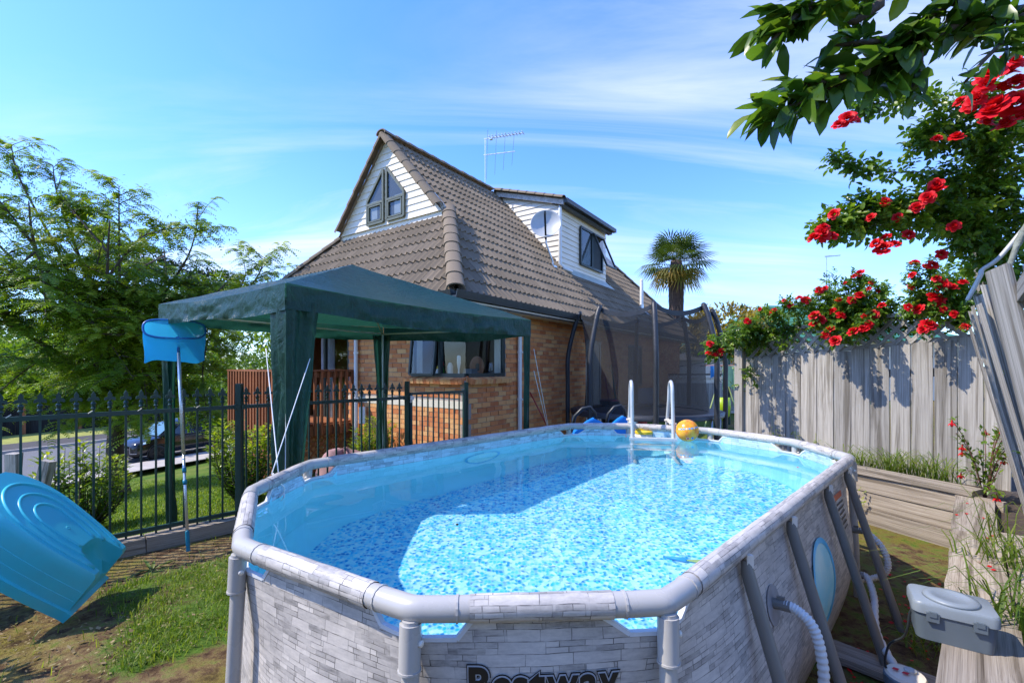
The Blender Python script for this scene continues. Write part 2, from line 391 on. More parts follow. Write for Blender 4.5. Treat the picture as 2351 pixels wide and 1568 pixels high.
def tile_mat():
    n = NT('concrete_tile'); r = n.attr('rnd'); g = n.new('NewGeometry'); mp = n.new('Mapping'); n.lk(g.outputs['Position'], mp.inputs[0]); p = mp.outputs[0]
    c = n.ramp(r, [(0, (0.19, 0.15, 0.105)), (0.5, (0.215, 0.17, 0.12)), (1, (0.24, 0.19, 0.135))])
    c = n.mix(n.maprange(n.noise(p, 2.2, 6, 0.7), 0.52, 0.75, 0, 0.4), c, (0.12, 0.10, 0.075))
    c = n.mix(n.maprange(n.noise(p, 45, 4, 0.7), 0.64, 0.82, 0, 0.45), c, (0.34, 0.29, 0.21))
    n.set(c, 0.95, spec=0.15); n.bump(n.noise(p, 120, 4, 0.7), 0.5, 0.004); return n.m
MT['tile'] = tile_mat()
house = thing('brick_house', HL(3, 3, 0), 'brick house with steep brown tiled roof, white gable and dormer behind the pool', 'house')
ZE = 2.77; PR = 1.13; RIDGE = 3.04; EP = -0.40; ES = -0.70; LS = 13.8; HW = 6.08; RQ = RIDGE - EP
# --- brick walls
CH = 0.086; BLEN = 0.24; Z0 = -1.2
WIN = (1.47, 2.45)
open_front = [(-0.01, 1.29, *WIN), (3.15, 4.9, 0.33, 2.4)]          # (p0, p1, z0, z1)
open_side = [(-0.01, 1.107, *WIN), (4.5, 5.4, 0.0, 2.3), (7.4, 8.6, 1.05, 2.3)]
band = (0.94, 1.08)
def wall_bricks(length, opens, z0, z1, front):
    out = []; j = 0; z = z0
    while z + 0.07 < z1:
        zc = z + 0.038; zt = z + 0.076
        segs = [(0.0, length)]
        for (a, b, c, d) in opens:
            if zt > c + 0.02 and z < d - 0.02:
                ns = []
                for (u, v) in segs:
                    if b <= u or a >= v: ns.append((u, v)); continue
                    if a > u: ns.append((u, a))
                    if b < v: ns.append((b, v))
                segs = ns
        if front and band[0] - 0.03 < zc < band[1]: z += CH; j += 1; continue
        o = (0.12 if j % 2 else 0.0) + (0.0 if front else 0.06)
        k = -1
        while True:
            u0 = k * BLEN + o + 0.005; u1 = u0 + BLEN - 0.01; k += 1
            if u0 > length: break
            for (a, b) in segs:
                x0, x1 = max(u0, a + 0.004), min(u1, b - 0.004)
                if x1 - x0 > 0.04: out.append((x0, x1, zc))
        z += CH; j += 1
    return out
def brick_mesh(i):
    m = unit_box('brick', MT['brick'], 0.0, 1, 100 + i)
    rr = random.Random(i)
    for v in m.vertices: v.co.x += rr.uniform(-.012, .012); v.co.z += rr.uniform(-.03, .03); v.co.y += rr.uniform(-.03, .03)
    return m
BM = [brick_mesh(i) for i in range(16)]
def lay(front, part_name, opens, length, z0, z1, singles):
    mort = MB(); dep = 0.05
    def P(u, o, z): return HL(-o, u, z) if front else HL(u, -o, z)
    # recessed mortar body, built round the openings
    us = sorted({0.0, length} | {x for a, b, _, _ in opens for x in (max(a, 0.0), b)}); zs = sorted({z0, z1} | {x for _, _, c, d in opens for x in (c, d)})
    for ua, ub in zip(us, us[1:]):
        for za, zb in zip(zs, zs[1:]):
            uc, zc = (ua + ub) / 2, (za + zb) / 2
            if any(a < uc < b and c < zc < d for a, b, c, d in opens): continue
            mort.box(P(uc, -0.07, zc), (P(ub, 0, 0) - P(ua, 0, 0)) / 2, (P(0, -0.058, 0) - P(0, 0, 0)), V((0, 0, (zb - za) / 2)))
    part = mort.build(part_name, MT['mortar'], house)
    bl = wall_bricks(length, opens, z0, z1, front)
    rank = []
    for (x0, x1, zc) in bl:
        c = P((x0 + x1) / 2, 0, zc); px, py = proj(c); a = 1e5 / (c.y * c.y) * (0.8 if not front else 1.0)
        vis = 610 < px < 1345 and (700 if not front else 770) < py < 1010 - (px - 700) * 0.06
        rank.append(((a if vis else -1.0), x0, x1, zc))
    rank.sort(key=lambda r: -r[0])
    rest = MB()
    nrm = (P(0, 1, 0) - P(0, 0, 0)).normalized(); ax = (P(1, 0, 0) - P(0, 0, 0)).normalized()
    for i, (a, x0, x1, zc) in enumerate(rank):
        proud = R.uniform(-0.003, 0.004)
        if i < singles and a > 0:
            place('brick', R.choice(BM), part, frame(ax, nrm, V((0, 0, 1)), P((x0 + x1) / 2, proud - 0.025, zc), (x1 - x0, dep, 0.076)))
        else:
            rest.cur = R.random(); rest.box(P((x0 + x1) / 2, proud - 0.025, zc), ax * ((x1 - x0) / 2), nrm * (dep / 2), V((0, 0, 0.038)))
    o = rest.build('brick_courses', MT['brick'], part); o['kind'] = 'stuff'
    return part
front_wall = lay(True, 'front_wall', open_front, HW, Z0, 2.66, 140)
side_wall = lay(False, 'side_wall', open_side, 13.1, Z0, 2.66, 160)
# plaster band, broken at the door
mb = MB()
MT['plaster'] = plain('cream_plaster', (0.66, 0.60, 0.47), 0.85, 0, 0.08, 6)
for a, b in ((0.004, 3.15), (4.9, HW)): mb = MB(); mb.box(HL(0.012, (a + b) / 2, 1.005), D1 * 0.02, D2 * ((b - a) / 2), V((0, 0, 0.062))); mb.build('plaster_band', MT['plaster'], house)
# far walls of the house body (plain brick colour, seen only from elsewhere)
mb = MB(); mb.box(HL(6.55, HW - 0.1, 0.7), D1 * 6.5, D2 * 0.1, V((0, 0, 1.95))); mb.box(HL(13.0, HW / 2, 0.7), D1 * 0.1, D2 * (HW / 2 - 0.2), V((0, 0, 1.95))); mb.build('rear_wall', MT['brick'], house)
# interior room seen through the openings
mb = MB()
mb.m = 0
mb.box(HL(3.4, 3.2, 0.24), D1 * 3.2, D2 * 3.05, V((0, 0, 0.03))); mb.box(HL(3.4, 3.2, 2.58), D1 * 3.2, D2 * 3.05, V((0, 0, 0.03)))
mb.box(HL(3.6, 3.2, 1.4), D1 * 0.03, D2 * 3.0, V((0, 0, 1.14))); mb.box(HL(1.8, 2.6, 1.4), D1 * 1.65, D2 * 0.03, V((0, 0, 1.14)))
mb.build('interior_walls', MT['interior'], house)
# --- sill of bricks on edge under the corner window
sill = MB(); sill.box(HL(0.02, 0.66, 1.385), D1 * 0.06, D2 * 0.66, V((0, 0, 0.03))); sill.box(HL(0.6, 0.02, 1.385), D1 * 0.54, D2 * 0.06, V((0, 0, 0.03)))
sill = sill.build('window_sill', MT['mortar'], house)
up = V((0, 0, 1))
for i in range(17):
    tz = (D1 * -1 + up * -0.28).normalized()
    place('sill_brick', R.choice(BM), sill, frame(tz, D2, tz.cross(D2) * -1, HL(-0.01, 0.045 + i * 0.081, 1.425 + R.uniform(-.003, .003)), (0.21, 0.073, 0.085)))
for i in range(14):
    tz = (D2 * -1 + up * -0.28).normalized()
    place('sill_brick', R.choice(BM), sill, frame(tz, D1, tz.cross(D1) * -1, HL(0.07 + i * 0.081, -0.01, 1.425 + R.uniform(-.003, .003)), (0.21, 0.073, 0.085)))
# --- corner window
def bars(mb, pts, w=0.05, d=0.06, up=V((0, 0, 1))):
    for a, b in zip(pts, pts[1:] + pts[:1]): mb.bar(a, b, d, w, up)
def win_rect(f, u0, u1, z0, z1): return [f(u0, z0), f(u1, z0), f(u1, z1), f(u0, z1)]
cw = MB(); F = lambda p, z: HL(0.03, p, z); S = lambda s, z: HL(s, 0.03, z)
for z in (WIN[0] + 0.03, WIN[1] - 0.03):
    cw.box(HL(0.03, 0.665, z), D1 * 0.035, D2 * 0.63, V((0, 0, 0.035))); cw.box(HL(0.58, 0.03, z), D1 * 0.51, D2 * 0.035, V((0, 0, 0.035)))
for p in (1.26, 0.60): cw.box(HL(0.03, p, 1.96), D1 * 0.03, D2 * 0.03, V((0, 0, 0.45)))
cw.box(HL(1.075, 0.03, 1.96), D1 * 0.03, D2 * 0.03, V((0, 0, 0.45)))
corner_window = cw.build('corner_window', MT['alu_dark'], house)
g = MB(); g.poly([F(0.035, 1.5), F(0.57, 1.5), F(0.57, 2.42), F(0.035, 2.42)]); g.build('pane', MT['glass'], corner_window)
g = MB(); g.poly([S(0.035, 1.5), S(1.05, 1.5), S(1.05, 2.42), S(0.035, 2.42)]); g.build('pane', MT['glass'], corner_window)
# open sash, hinged at the top
sash = MB(); tilt = lambda z: -0.02 - (2.4 - z) * 0.10
SP = lambda p, z: HL(tilt(z), p, z)
for a, b in (((0.645, 1.515), (1.225, 1.515)), ((0.645, 2.40), (1.225, 2.40)), ((0.645, 1.515), (0.645, 2.40)), ((1.225, 1.515), (1.225, 2.40))): sash.bar(SP(*a), SP(*b), 0.035, 0.05, D1)
sash.build('sash', MT['alu_dark'], corner_window)
g = MB(); g.poly([SP(0.66, 1.53), SP(1.21, 1.53), SP(1.21, 2.39), SP(0.66, 2.39)]); g.build('pane', MT['glass'], corner_window)
g = MB(); g.box(HL(0.32, 0.66, 1.44), D1 * 0.25, D2 * 0.62, V((0, 0, 0.012))); g.box(HL(0.85, 0.32, 1.44), D1 * 0.26, D2 * 0.25, V((0, 0, 0.012))); g.box(HL(0.12, 1.22, 1.95), D1 * 0.06, D2 * 0.02, V((0, 0, 0.45))); g.box(HL(1.03, 0.12, 1.95), D1 * 0.02, D2 * 0.06, V((0, 0, 0.45))); g.build('inner_ledge', MT['white'], house)
# --- sliding door behind the deck
dr = MB()
for p in (3.18, 4.02, 4.87): dr.box(HL(0.05, p, 1.36), D1 * 0.03, D2 * 0.035, V((0, 0, 1.02)))
for z in (0.36, 2.37): dr.box(HL(0.05, 4.025, z), D1 * 0.03, D2 * 0.81, V((0, 0, 0.035)))
door = dr.build('sliding_door', MT['alu_dark'], house)
g = MB(); g.poly([HL(0.05, 3.21, 0.4), HL(0.05, 3.99, 0.4), HL(0.05, 3.99, 2.34), HL(0.05, 3.21, 2.34)]); g.build('pane', MT['glass'], door)
g = MB(); g.grid(lambda u, v: HL(0.22 + 0.03 * math.sin(u * 40), 3.95 + 0.5 * u, 0.36 + 1.98 * v), 40, 1); g.build('curtain', plain('pale_curtain', (0.4, 0.4, 0.42), 0.9), door, True)
g = MB(); g.box(HL(0.09, 3.9, 1.3), D1 * 0.012, D2 * 0.012, V((0, 0, 0.09))); g.build('handle', MT['steel'], door)
# --- side door and small side window behind the trampoline
g = MB()
for a in (4.53, 5.37): g.box(HL(a, 0.02, 1.15), D1 * 0.03, D2 * 0.03, V((0, 0, 1.15)))
g.box(HL(4.95, 0.02, 2.27), D1 * 0.388, D2 * 0.03, V((0, 0, 0.03))); g = g.build('side_door', MT['white'], house)
h = MB(); h.box(HL(4.95, 0.03, 1.12), D1 * 0.385, D2 * 0.02, V((0, 0, 1.11))); h.build('leaf', MT['white'], g)
g = MB()
for a in (7.43, 8.0, 8.57): g.box(HL(a, 0.02, 1.675), D1 * 0.03, D2 * 0.03, V((0, 0, 0.56)))
for z in (1.085, 2.265): g.box(HL(8.0, 0.02, z), D1 * 0.598, D2 * 0.031, V((0, 0, 0.03)))
g = g.build('side_window', MT['alu_dark'], house)
h = MB(); h.poly([HL(7.46, 0.02, 1.11), HL(8.54, 0.02, 1.11), HL(8.54, 0.02, 2.24), HL(7.46, 0.02, 2.24)]); h.build('pane', MT['glass'], g)
# --- eaves: soffit, fascia gutter, downpipes
e = MB(); e.box(HL((ES + LS) / 2, EP / 2 - 0.02, 2.63), D1 * ((LS - ES) / 2 - 0.05), D2 * 0.22, V((0, 0, 0.012))); e.box(HL(ES / 2, HW / 2, 2.63), D1 * 0.33, D2 * (HW / 2 + 0.3), V((0, 0, 0.0125))); e.build('soffit', MT['white'], house)
def gutter(a, b, outdir, name='gutter'):
    g = MB(); prof = [(0.0, 0.0), (0.10, 0.0), (0.125, 0.11), (0.115, 0.115), (0.09, 0.03), (0.0, 0.03)]
    d = b - a
    g.prism([a + outdir * x + up * y for x, y in prof], d); g.box((a + b) / 2 - outdir * 0.012 + up * 0.03, d / 2, outdir * 0.011, up * 0.09); return g.build(name, MT['black'], house)
gutter(HL(ES - 0.10, EP, 2.655), HL(LS, EP, 2.655), -D2); gutter(HL(ES, EP, 2.656), HL(ES, HW - EP, 2.656), -D1)
def downpipe(a, zs):
    g = MB(); g.tube([a + up * z for z in zs], 0.04, 12); o = g.build('downpipe', MT['pvc'], house); sharpen(o)
    c = MB()
    for z in (1.0, 1.9, 0.1): c.lathe(a + up * z, [(0.044, 0), (0.044, 0.05)], 12); c.box(a + up * (z + 0.025), D1 * 0.012, D2 * 0.07, up * 0.012)
    c.build('bracket', MT['pvc'], o)
downpipe(HL(1.50, -0.06, 0), [-0.3, 2.66]); downpipe(HL(-0.06, 2.82, 0), [-0.6, 2.5, 2.66])
g = MB(); g.abox(HL(-0.06, 2.6, 0.7) - V((.06, .06, .16)), HL(-0.06, 2.6, 0.7) + V((.06, .06, .16))); g.build('meter_box', MT['pvc'], house)
# --- roof tiles
TW, TG = 0.30, 0.325
def tile_mesh(i):
    mb = MB(); mb.cur = random.Random(i + 50).random(); n = 10; A = []; B = []; C = []
    for k in range(n + 1):
        x = TW * k / n; w = 0.034 * math.cos(2 * math.pi * x / (TW / 2)); w = w if w > 0 else w * 0.45
        A.append(mb.vert((x, -0.02, 0.040 + w))); B.append(mb.vert((x, TG + 0.02, 0.006 + w * 0.9))); C.append(mb.vert((x, -0.018, 0.004 + w * 0.8)))
    for k in range(n):
        mb.face((A[k], A[k + 1], B[k + 1], B[k])); mb.face((C[k], C[k + 1], A[k + 1], A[k]))
    me = mb.mesh('roof_tile', MT['tile']); me.shade_smooth()
    try: me.set_sharp_from_angle(angle=rad(50))
    except Exception: pass
    return me
TMS = [tile_mesh(i) for i in range(8)]
th = math.atan(PR); ct, st = math.cos(th), math.sin(th)
cand = []
def plane_tiles(origin, ax, inw, cols, rows, ok, tag_):
    upv = inw * ct + up * st; nrm = ax.cross(upv)
    if nrm.z < 0: nrm = -nrm
    for j in range(rows):
        for i in range(cols[0], cols[1]):
            o = origin + ax * (i * TW + (TW / 2 if False else 0)) + upv * (j * TG)
            c = o + ax * (TW / 2) + upv * (TG / 2)
            k = ok(c, i * TW + TW / 2, (j + 0.5) * TG * ct)
            if k: cand.append((c, frame(ax, upv, nrm, o + nrm * R.uniform(0, 0.004)), k))
base_r = HL(ES, EP, ZE)
def ok_right(c, a, q):
    s = ES + a
    if q > RIDGE - EP: return 0
    lo = ES + q if q < 1.78 else 0.84
    hi = LS - q
    if s < lo - (0.42 if q < 1.8 else 0.1) or s > hi + 0.3: return 0
    if 4.97 < s < 7.89 and q > 1.32: return 0
    return 2 if (q < 1.9 and s < lo + 0.36) or s > hi - 0.36 else 1
plane_tiles(base_r, D1, D2, (0, int((LS - ES) / TW) + 1), 17, ok_right, 'r')
base_f = HL(ES, HW - EP, ZE)
def ok_front(c, a, q):
    p = HW - EP - a
    if q > 1.78: return 0
    if p < EP + q - 0.42 or p > HW - EP - q + 0.42: return 0
    return 2 if p < EP + q + 0.36 or p > HW - EP - q - 0.36 else 1
plane_tiles(base_f, -D2, D1, (0, int((HW - 2 * EP) / TW) + 1), 8, ok_front, 'f')
rm = MB()                                        # sarking under the tiles: the roof body
rk = 0.02
def RP(s, p, q): return HL(s, p, ZE - rk + PR * q)
rm.poly([RP(ES, EP, 0), RP(LS, EP, 0), RP(LS - RQ, RIDGE, RQ), RP(0.84, RIDGE, RQ), RP(0.84, EP + 1.76, 1.76), RP(ES + 1.76, EP + 1.76, 1.76)])
rm.poly([RP(LS, HW - EP, 0), RP(ES, HW - EP, 0), RP(ES + 1.76, HW - EP - 1.76, 1.76), RP(0.84, HW - EP - 1.76, 1.76), RP(0.84, RIDGE, RQ), RP(LS - RQ, RIDGE, RQ)])
rm.poly([RP(ES, HW - EP, 0), RP(ES, EP, 0), RP(ES + 1.76, EP + 1.76, 1.76), RP(ES + 1.76, HW - EP - 1.76, 1.76)])
rm.poly([RP(LS, EP, 0), RP(LS, HW - EP, 0), RP(LS - RQ, RIDGE, RQ)])
roof = rm.build('roof', MT['tile'], house)
cand.sort(key=lambda c: c[0].length if c[2] == 1 else 999)
rest = bmesh.new(); lay_r = None
pn_hip = (D1 - D2).normalized()
def add_bm(dst, me, M, rnd, cuts=()):
    b = bmesh.new(); b.from_mesh(me); b.transform(M)      # cut in world space, then move into the roof's own frame
    for co, no in cuts: bmesh.ops.bisect_plane(b, geom=b.verts[:] + b.edges[:] + b.faces[:], plane_co=co, plane_no=no, clear_outer=True)
    b.transform(Matrix.Translation(-W[roof]))
    tmp = bpy.data.meshes.new('tmp'); b.to_mesh(tmp); b.free(); dst.from_mesh(tmp); bpy.data.meshes.remove(tmp)
n_single = 0
for c, M, k in cand:
    if k == 1 and n_single < 300:
        px, py = proj(c)
        if 660 < px < 1520 and py < 760:
            place('roof_tile', R.choice(TMS), roof, M); n_single += 1; continue
    cuts = []
    if k == 2:
        s = (c - HC).dot(D1); p = (c - HC).dot(D2)
        up_r = abs(M.col[0].xyz.dot(D1)) > 0.9
        if up_r and s < 4: cuts = [(HL(ES, EP, 0), -pn_hip)]
        elif up_r: cuts = [(HL(LS, EP, 0), (D1 + D2).normalized())]
        elif p < 3: cuts = [(HL(ES, EP, 0), pn_hip)]
        else: cuts = [(HL(ES, HW - EP, 0), (D1 + D2).normalized())]
    add_bm(rest, R.choice(TMS), M, 0, cuts)
me = bpy.data.meshes.new('tile_rows'); rest.to_mesh(me); rest.free(); me.materials.append(MT['tile'])
o = link(bpy.data.objects.new('tile_rows', me), roof); o['kind'] = 'stuff'
# --- ridge, hip and verge caps
def cap_mesh():
    mb = MB(); n = 8
    for k0 in range(1):
        I = []
        for x, r in ((0, 1.12), (1.06, 0.96)):
            I.append([mb.vert((x, 0.5 * r * math.cos(math.pi * k / n) * 1.0, 0.42 * r * math.sin(math.pi * k / n) ** 0.75 - 0.05)) for k in range(n + 1)])
        for k in range(n): mb.face((I[0][k], I[0][k + 1], I[1][k + 1], I[1][k]))
        J = [mb.vert((0, mb.v[i][1] * 0.86, mb.v[i][2] - 0.09)) for i in I[0]]
        for k in range(n): mb.face((I[0][k + 1], I[0][k], J[k], J[k + 1]))
    me = mb.mesh('ridge_tile', MT['tile']); me.shade_smooth()
    try: me.set_sharp_from_angle(angle=rad(50))
    except Exception: pass
    return me
CAP = cap_mesh()
def caps(name, a, b, step, wid, hgt, upref):
    d = (b - a); n = max(1, round(d.length / step)); x = d / d.length; y = upref.cross(x).normalized(); z = x.cross(y)
    for i in range(n):
        place(name, CAP, roof, frame(x, y, z, a + d * (i / n) + z * R.uniform(0, .006), (d.length / n, wid * R.uniform(.97, 1.03), hgt)))
caps('hip_tile', HL(ES - 0.04, EP - 0.04, ZE + 0.02), HL(ES + 1.80, EP + 1.80, ZE + 1.80 * PR + 0.06), 0.36, 0.26, 0.22, (up - D1 * .4 - D2 * .4).normalized())
caps('hip_tile', HL(ES, HW - EP, ZE + 0.02), HL(ES + 1.8, HW - EP - 1.8, ZE + 1.8 * PR + 0.06), 0.36, 0.26, 0.22, (up - D1 * .4 + D2 * .4).normalized())
caps('hip_tile', HL(LS, EP, ZE + 0.02), HL(LS - RQ, RIDGE, ZE + RQ * PR + 0.06), 0.38, 0.26, 0.2, (up + D1 * .4 - D2 * .4).normalized())
ZR = ZE + RQ * PR
caps('ridge_tile', HL(0.72, RIDGE, ZR + 0.03), HL(4.75, RIDGE, ZR + 0.03), 0.38, 0.27, 0.22, up); caps('ridge_tile', HL(7.95, RIDGE, ZR + 0.03), HL(LS - RQ, RIDGE, ZR + 0.03), 0.38, 0.27, 0.22, up)
caps('verge_tile', HL(0.80, EP + 1.80, ZE + 1.80 * PR + 0.03), HL(0.80, RIDGE, ZR + 0.04), 0.335, 0.20, 0.17, (up * ct - D2 * st - D1 * 0.5).normalized())
caps('verge_tile', HL(0.80, HW - EP - 1.80, ZE + 1.80 * PR + 0.03), HL(0.80, RIDGE, ZR + 0.04), 0.335, 0.20, 0.17, (up * ct + D2 * st - D1 * 0.5).normalized())
# --- gable end: weatherboards, windows
GS = 0.91; gp0, gp1 = EP + 1.76, HW - EP - 1.76; gzb = ZE + 1.76 * PR
gb = MB(); gb.prism([HL(GS + 0.02, gp0, gzb - 0.1), HL(GS + 0.02, gp1, gzb - 0.1), HL(GS + 0.02, RIDGE, ZR - 0.1)], D1 * 0.1)
gable = gb.build('gable_wall', MT['white'], house)
BH = 0.142
for i in range(15):
    z0 = gzb + i * BH; z1 = min(z0 + BH + 0.012, ZR - 0.06)
    if z1 - z0 < 0.03: break
    f = lambda z: (RIDGE - (ZR - z) / PR, RIDGE + (ZR - z) / PR)
    a0, b0 = f(z0); a1, b1 = f(z1); m = MB()
    lo, hi = -0.022, -0.004
    pts = [HL(GS + lo, a0, z0), HL(GS + lo, b0, z0), HL(GS + hi, b1, z1), HL(GS + hi, a1, z1)]
    m.prism(pts, D1 * 0.016); m.build('weatherboard', MT['white'], gable)
m = MB()                                         # barge boards under the verge
for sgn, p_ in ((1, gp0), (-1, gp1)):
    a = HL(0.93, p_ - sgn * 0.06, gzb - 0.05); b = HL(0.93, RIDGE, ZR - 0.03)
    m.bar(a, b, 0.03, 0.13, up)
m.build('barge_board', plain('flaking_white_board', (0.55, 0.53, 0.50), 0.8, 0, 0.35, 14, dirt=(0.2, 0.17, 0.15)), gable)
m = MB(); m.bar(HL(0.96, gp0, gzb - 0.02), HL(0.96, gp1, gzb - 0.02), 0.05, 0.07); m.build('flashing', plain('pale_flashing', (0.6, 0.66, 0.60), 0.5, 0, 0.1), gable)
GC = RIDGE + 0.02
for sgn in (-1, 1):
    pi_, po = GC + sgn * 0.06, GC + sgn * 0.60; G = lambda p, z, o=-0.05: HL(GS + o, p, z)
    z0, zo, zi, zt = gzb + 0.08, gzb + 0.60, gzb + 1.22, gzb + 0.52
    m = MB(); ring = [G(pi_, z0), G(po, z0), G(po, zo), G(pi_, zi)]
    for a, b in zip(ring, ring[1:] + ring[:1]): m.bar(a, b, 0.05, 0.045, D1)
    m.bar(G(pi_, zt), G(po, zt), 0.05, 0.05, D1)
    a, b = pi_ + sgn * 0.06, po - sgn * 0.06
    for q, w in (((G(a, z0 + .05, -.062), G(b, z0 + .05, -.062)), 1), ((G(a, zt - .05, -.062), G(b, zt - .05, -.062)), 1), ((G(a, z0 + .05, -.062), G(a, zt - .05, -.062)), 1), ((G(b, z0 + .05, -.062), G(b, zt - .05, -.062)), 1)): m.bar(q[0], q[1], 0.03, 0.03, D1)
    wo = m.build('gable_window', plain('olive_frame', (0.12, 0.125, 0.075), 0.4), gable)
    g = MB(); g.poly([G(pi_, z0, -.045), G(po, z0, -.045), G(po, zt, -.045), G(pi_, zt, -.045)]); g.build('pane', MT['glass'], wo)
    g = MB(); g.poly([G(pi_, zt, -.045), G(po, zt, -.045), G(po, zo, -.045), G(pi_, zi, -.045)]); g.build('pane', MT['glass'], wo)
    g = MB(); g.box(HL(GS - 0.028, (pi_ + po) / 2 + sgn * 0.1, z0 + 0.3), D1 * 0.004, D2 * 0.15, up * 0.2); g.build('blind', plain('grey_blind', (0.32, 0.33, 0.36), 0.8), wo)
    g = MB(); g.prism([G(pi_, z0, -.03), G(po, z0, -.03), G(po, zo, -.03), G(pi_, zi, -.03)], D1 * 0.004); g.build('room_shade_sheet', plain('room_shade_sheet', (0.05, 0.055, 0.065), 0.8), wo)  # thin sheet behind the glass, its dark colour stands in for the unlit room
# --- dormer
DS0, DS1, DQ = 4.87, 7.94, 1.355; dp = EP + DQ; dz0 = ZE + PR * DQ; dz1 = 5.94; zback = ZR + 0.02
db = MB()
for s in (DS0 + 0.03, DS1 - 0.08):
    db.prism([HL(s, dp + 0.03, dz0 - 0.1), HL(s, dp + 0.03, dz1), HL(s, RIDGE, zback - 0.05)], D1 * 0.05)
db.box(HL((DS0 + DS1) / 2, dp + 0.06, (dz0 + dz1) / 2), D1 * 1.52, D2 * 0.03, up * ((dz1 - dz0) / 2))
dormer = db.build('dormer', MT['white'], house)
z = dz0
while z < dz1 - 0.02:                             # front boards
    m = MB(); z1 = min(z + BH + 0.01, dz1)
    pts = [HL(DS0, dp - 0.02, z), HL(DS1, dp - 0.02, z), HL(DS1, dp + 0.002, z1), HL(DS0, dp + 0.002, z1)]
    m.prism(pts, D2 * 0.018); m.build('weatherboard', MT['white'], dormer); z += BH
z = dz0; k = 0
zroof = lambda p: lerp(dz1, zback - 0.05, (p - dp) / (RIDGE - dp))
while z < zback - 0.1:                            # cheek boards run level, from the front corner back to the roof slope
    pa = dp + max(0.0, (z - dz1) / (zback - 0.05 - dz1)) * (RIDGE - dp) if z > dz1 else dp
    pb = min(EP + (z - ZE) / PR + 0.05, RIDGE); z1 = z + BH + 0.01
    pa1 = dp if z1 <= dz1 else dp + (z1 - dz1) / (zback - 0.05 - dz1) * (RIDGE - dp); pb1 = min(EP + (z1 - ZE) / PR + 0.05, RIDGE)
    if pb - pa > 0.06:
        m = MB(); m.prism([HL(DS0 - 0.02, pa, z), HL(DS0 - 0.02, pb, z), HL(DS0 + 0.002, max(pb1, pa1), z1), HL(DS0 + 0.002, pa1, z1)], D1 * 0.018); m.build('weatherboard', MT['white'], dormer)
    z += BH; k += 1
rf = MB(); slope = (HL(0, RIDGE, zback) - HL(0, dp - 0.22, dz1 + 0.02))
a = HL(DS0 - 0.10, dp - 0.22, dz1 + 0.03); rf.prism([a, a + D1 * (DS1 - DS0 + 0.2), a + D1 * (DS1 - DS0 + 0.2) + slope, a + slope], up * 0.07)
rf.build('dormer_roof', MT['tile'], dormer)
x = slope / slope.length
for i in range(8): place('verge_tile', CAP, dormer, frame(x, D1, x.cross(D1) * (1 if x.cross(D1).z > 0 else -1), a + slope * (i / 8.2) + up * 0.06 - D1 * 0.02 + x * 0.0, (slope.length / 8.4, 0.2, 0.18)))
m = MB(); m.bar(a - D1 * 0.0 + up * -0.04, a + slope * 0.97 + up * -0.04, 0.03, 0.13, up); m.build('barge_board', plain('flaking_board', (0.5, 0.48, 0.46), 0.85, 0, 0.4, 16, dirt=(0.22, 0.18, 0.16)), dormer)
m = MB(); q = HL((DS0 + DS1) / 2, dp - 0.26, dz1 + 0.03); m.box(q, D1 * 1.66, D2 * 0.06, up * 0.055); m.box(q + D2 * 0.13 - up * 0.06, D1 * 1.60, D2 * 0.07, up * 0.055); m.build('dormer_gutter', MT['black'], dormer)
m = MB(); m.tube([HL(DS0 - 0.02, dp - 0.05, dz1 - 0.05), HL(DS0 - 0.02, dp - 0.05, dz0 + 0.06), HL(DS0 + 0.05, dp - 0.14, dz0 - 0.06), HL(DS0 + 0.35, dp - 0.20, dz0 - 0.10)], 0.045, 12); sharpen(m.build('dormer_downpipe', MT['pvc'], dormer))
m = MB(); m.poly([HL(DS0, dp + 0.0, dz0 + 0.06), HL(DS1 + 0.1, dp, dz0 + 0.06), HL(DS1 + 0.14, dp - 0.26, dz0 - 0.20), HL(DS0 + 0.35, dp - 0.26, dz0 - 0.20)]); m.build('lead_flashing', plain('green_grey_flashing', (0.42, 0.47, 0.42), 0.5, 0.2, 0.15), dormer)
WS0, WS1, WZ0, WZ1 = 6.06, 7.56, dz0 + 0.29, dz0 + 1.34; wm = (WS0 + WS1) / 2
m = MB(); DW = lambda s, z, o=-0.05: HL(s, dp + o, z)
for aa, bb in (((WS0, WZ0), (WS1, WZ0)), ((WS0, WZ1), (WS1, WZ1)), ((WS0, WZ0), (WS0, WZ1)), ((WS1, WZ0), (WS1, WZ1)), ((wm, WZ0), (wm, WZ1))): m.bar(DW(*aa), DW(*bb), 0.06, 0.06, D2)
dw = m.build('dormer_window', MT['alu_dark'], dormer)
g = MB(); g.poly([DW(WS0, WZ0), DW(wm, WZ0), DW(wm, WZ1), DW(WS0, WZ1)]); g.build('pane', MT['glass'], dw)
g = MB(); g.prism([DW(WS0, WZ0, -.02), DW(WS1, WZ0, -.02), DW(WS1, WZ1, -.02), DW(WS0, WZ1, -.02)], D2 * -0.004); g.build('room_shade_sheet', plain('room_shade_colour', (0.06, 0.07, 0.08), 0.8), dw)  # thin sheet behind the dormer pane, the room's shade put into its colour
m = MB(); TL = lambda s, k: DW(s, WZ1 - 1.0 * k, -0.09 - 0.42 * k)
for aa, bb in (((wm + .04, 0.02), (WS1 - .02, 0.02)), ((wm + .04, 1), (WS1 - .02, 1)), ((wm + .04, 0.02), (wm + .04, 1)), ((WS1 - .02, .02), (WS1 - .02, 1))): m.bar(TL(*aa), TL(*bb), 0.04, 0.05, D2)
m.build('open_sash', MT['alu_dark'], dw)
g = MB(); g.poly([TL(wm + .05, .03), TL(WS1 - .03, .03), TL(WS1 - .03, .98), TL(wm + .05, .98)]); g.build('pane', glassmat('pale_glass', (0.62, 0.70, 0.70), 2.5), dw)
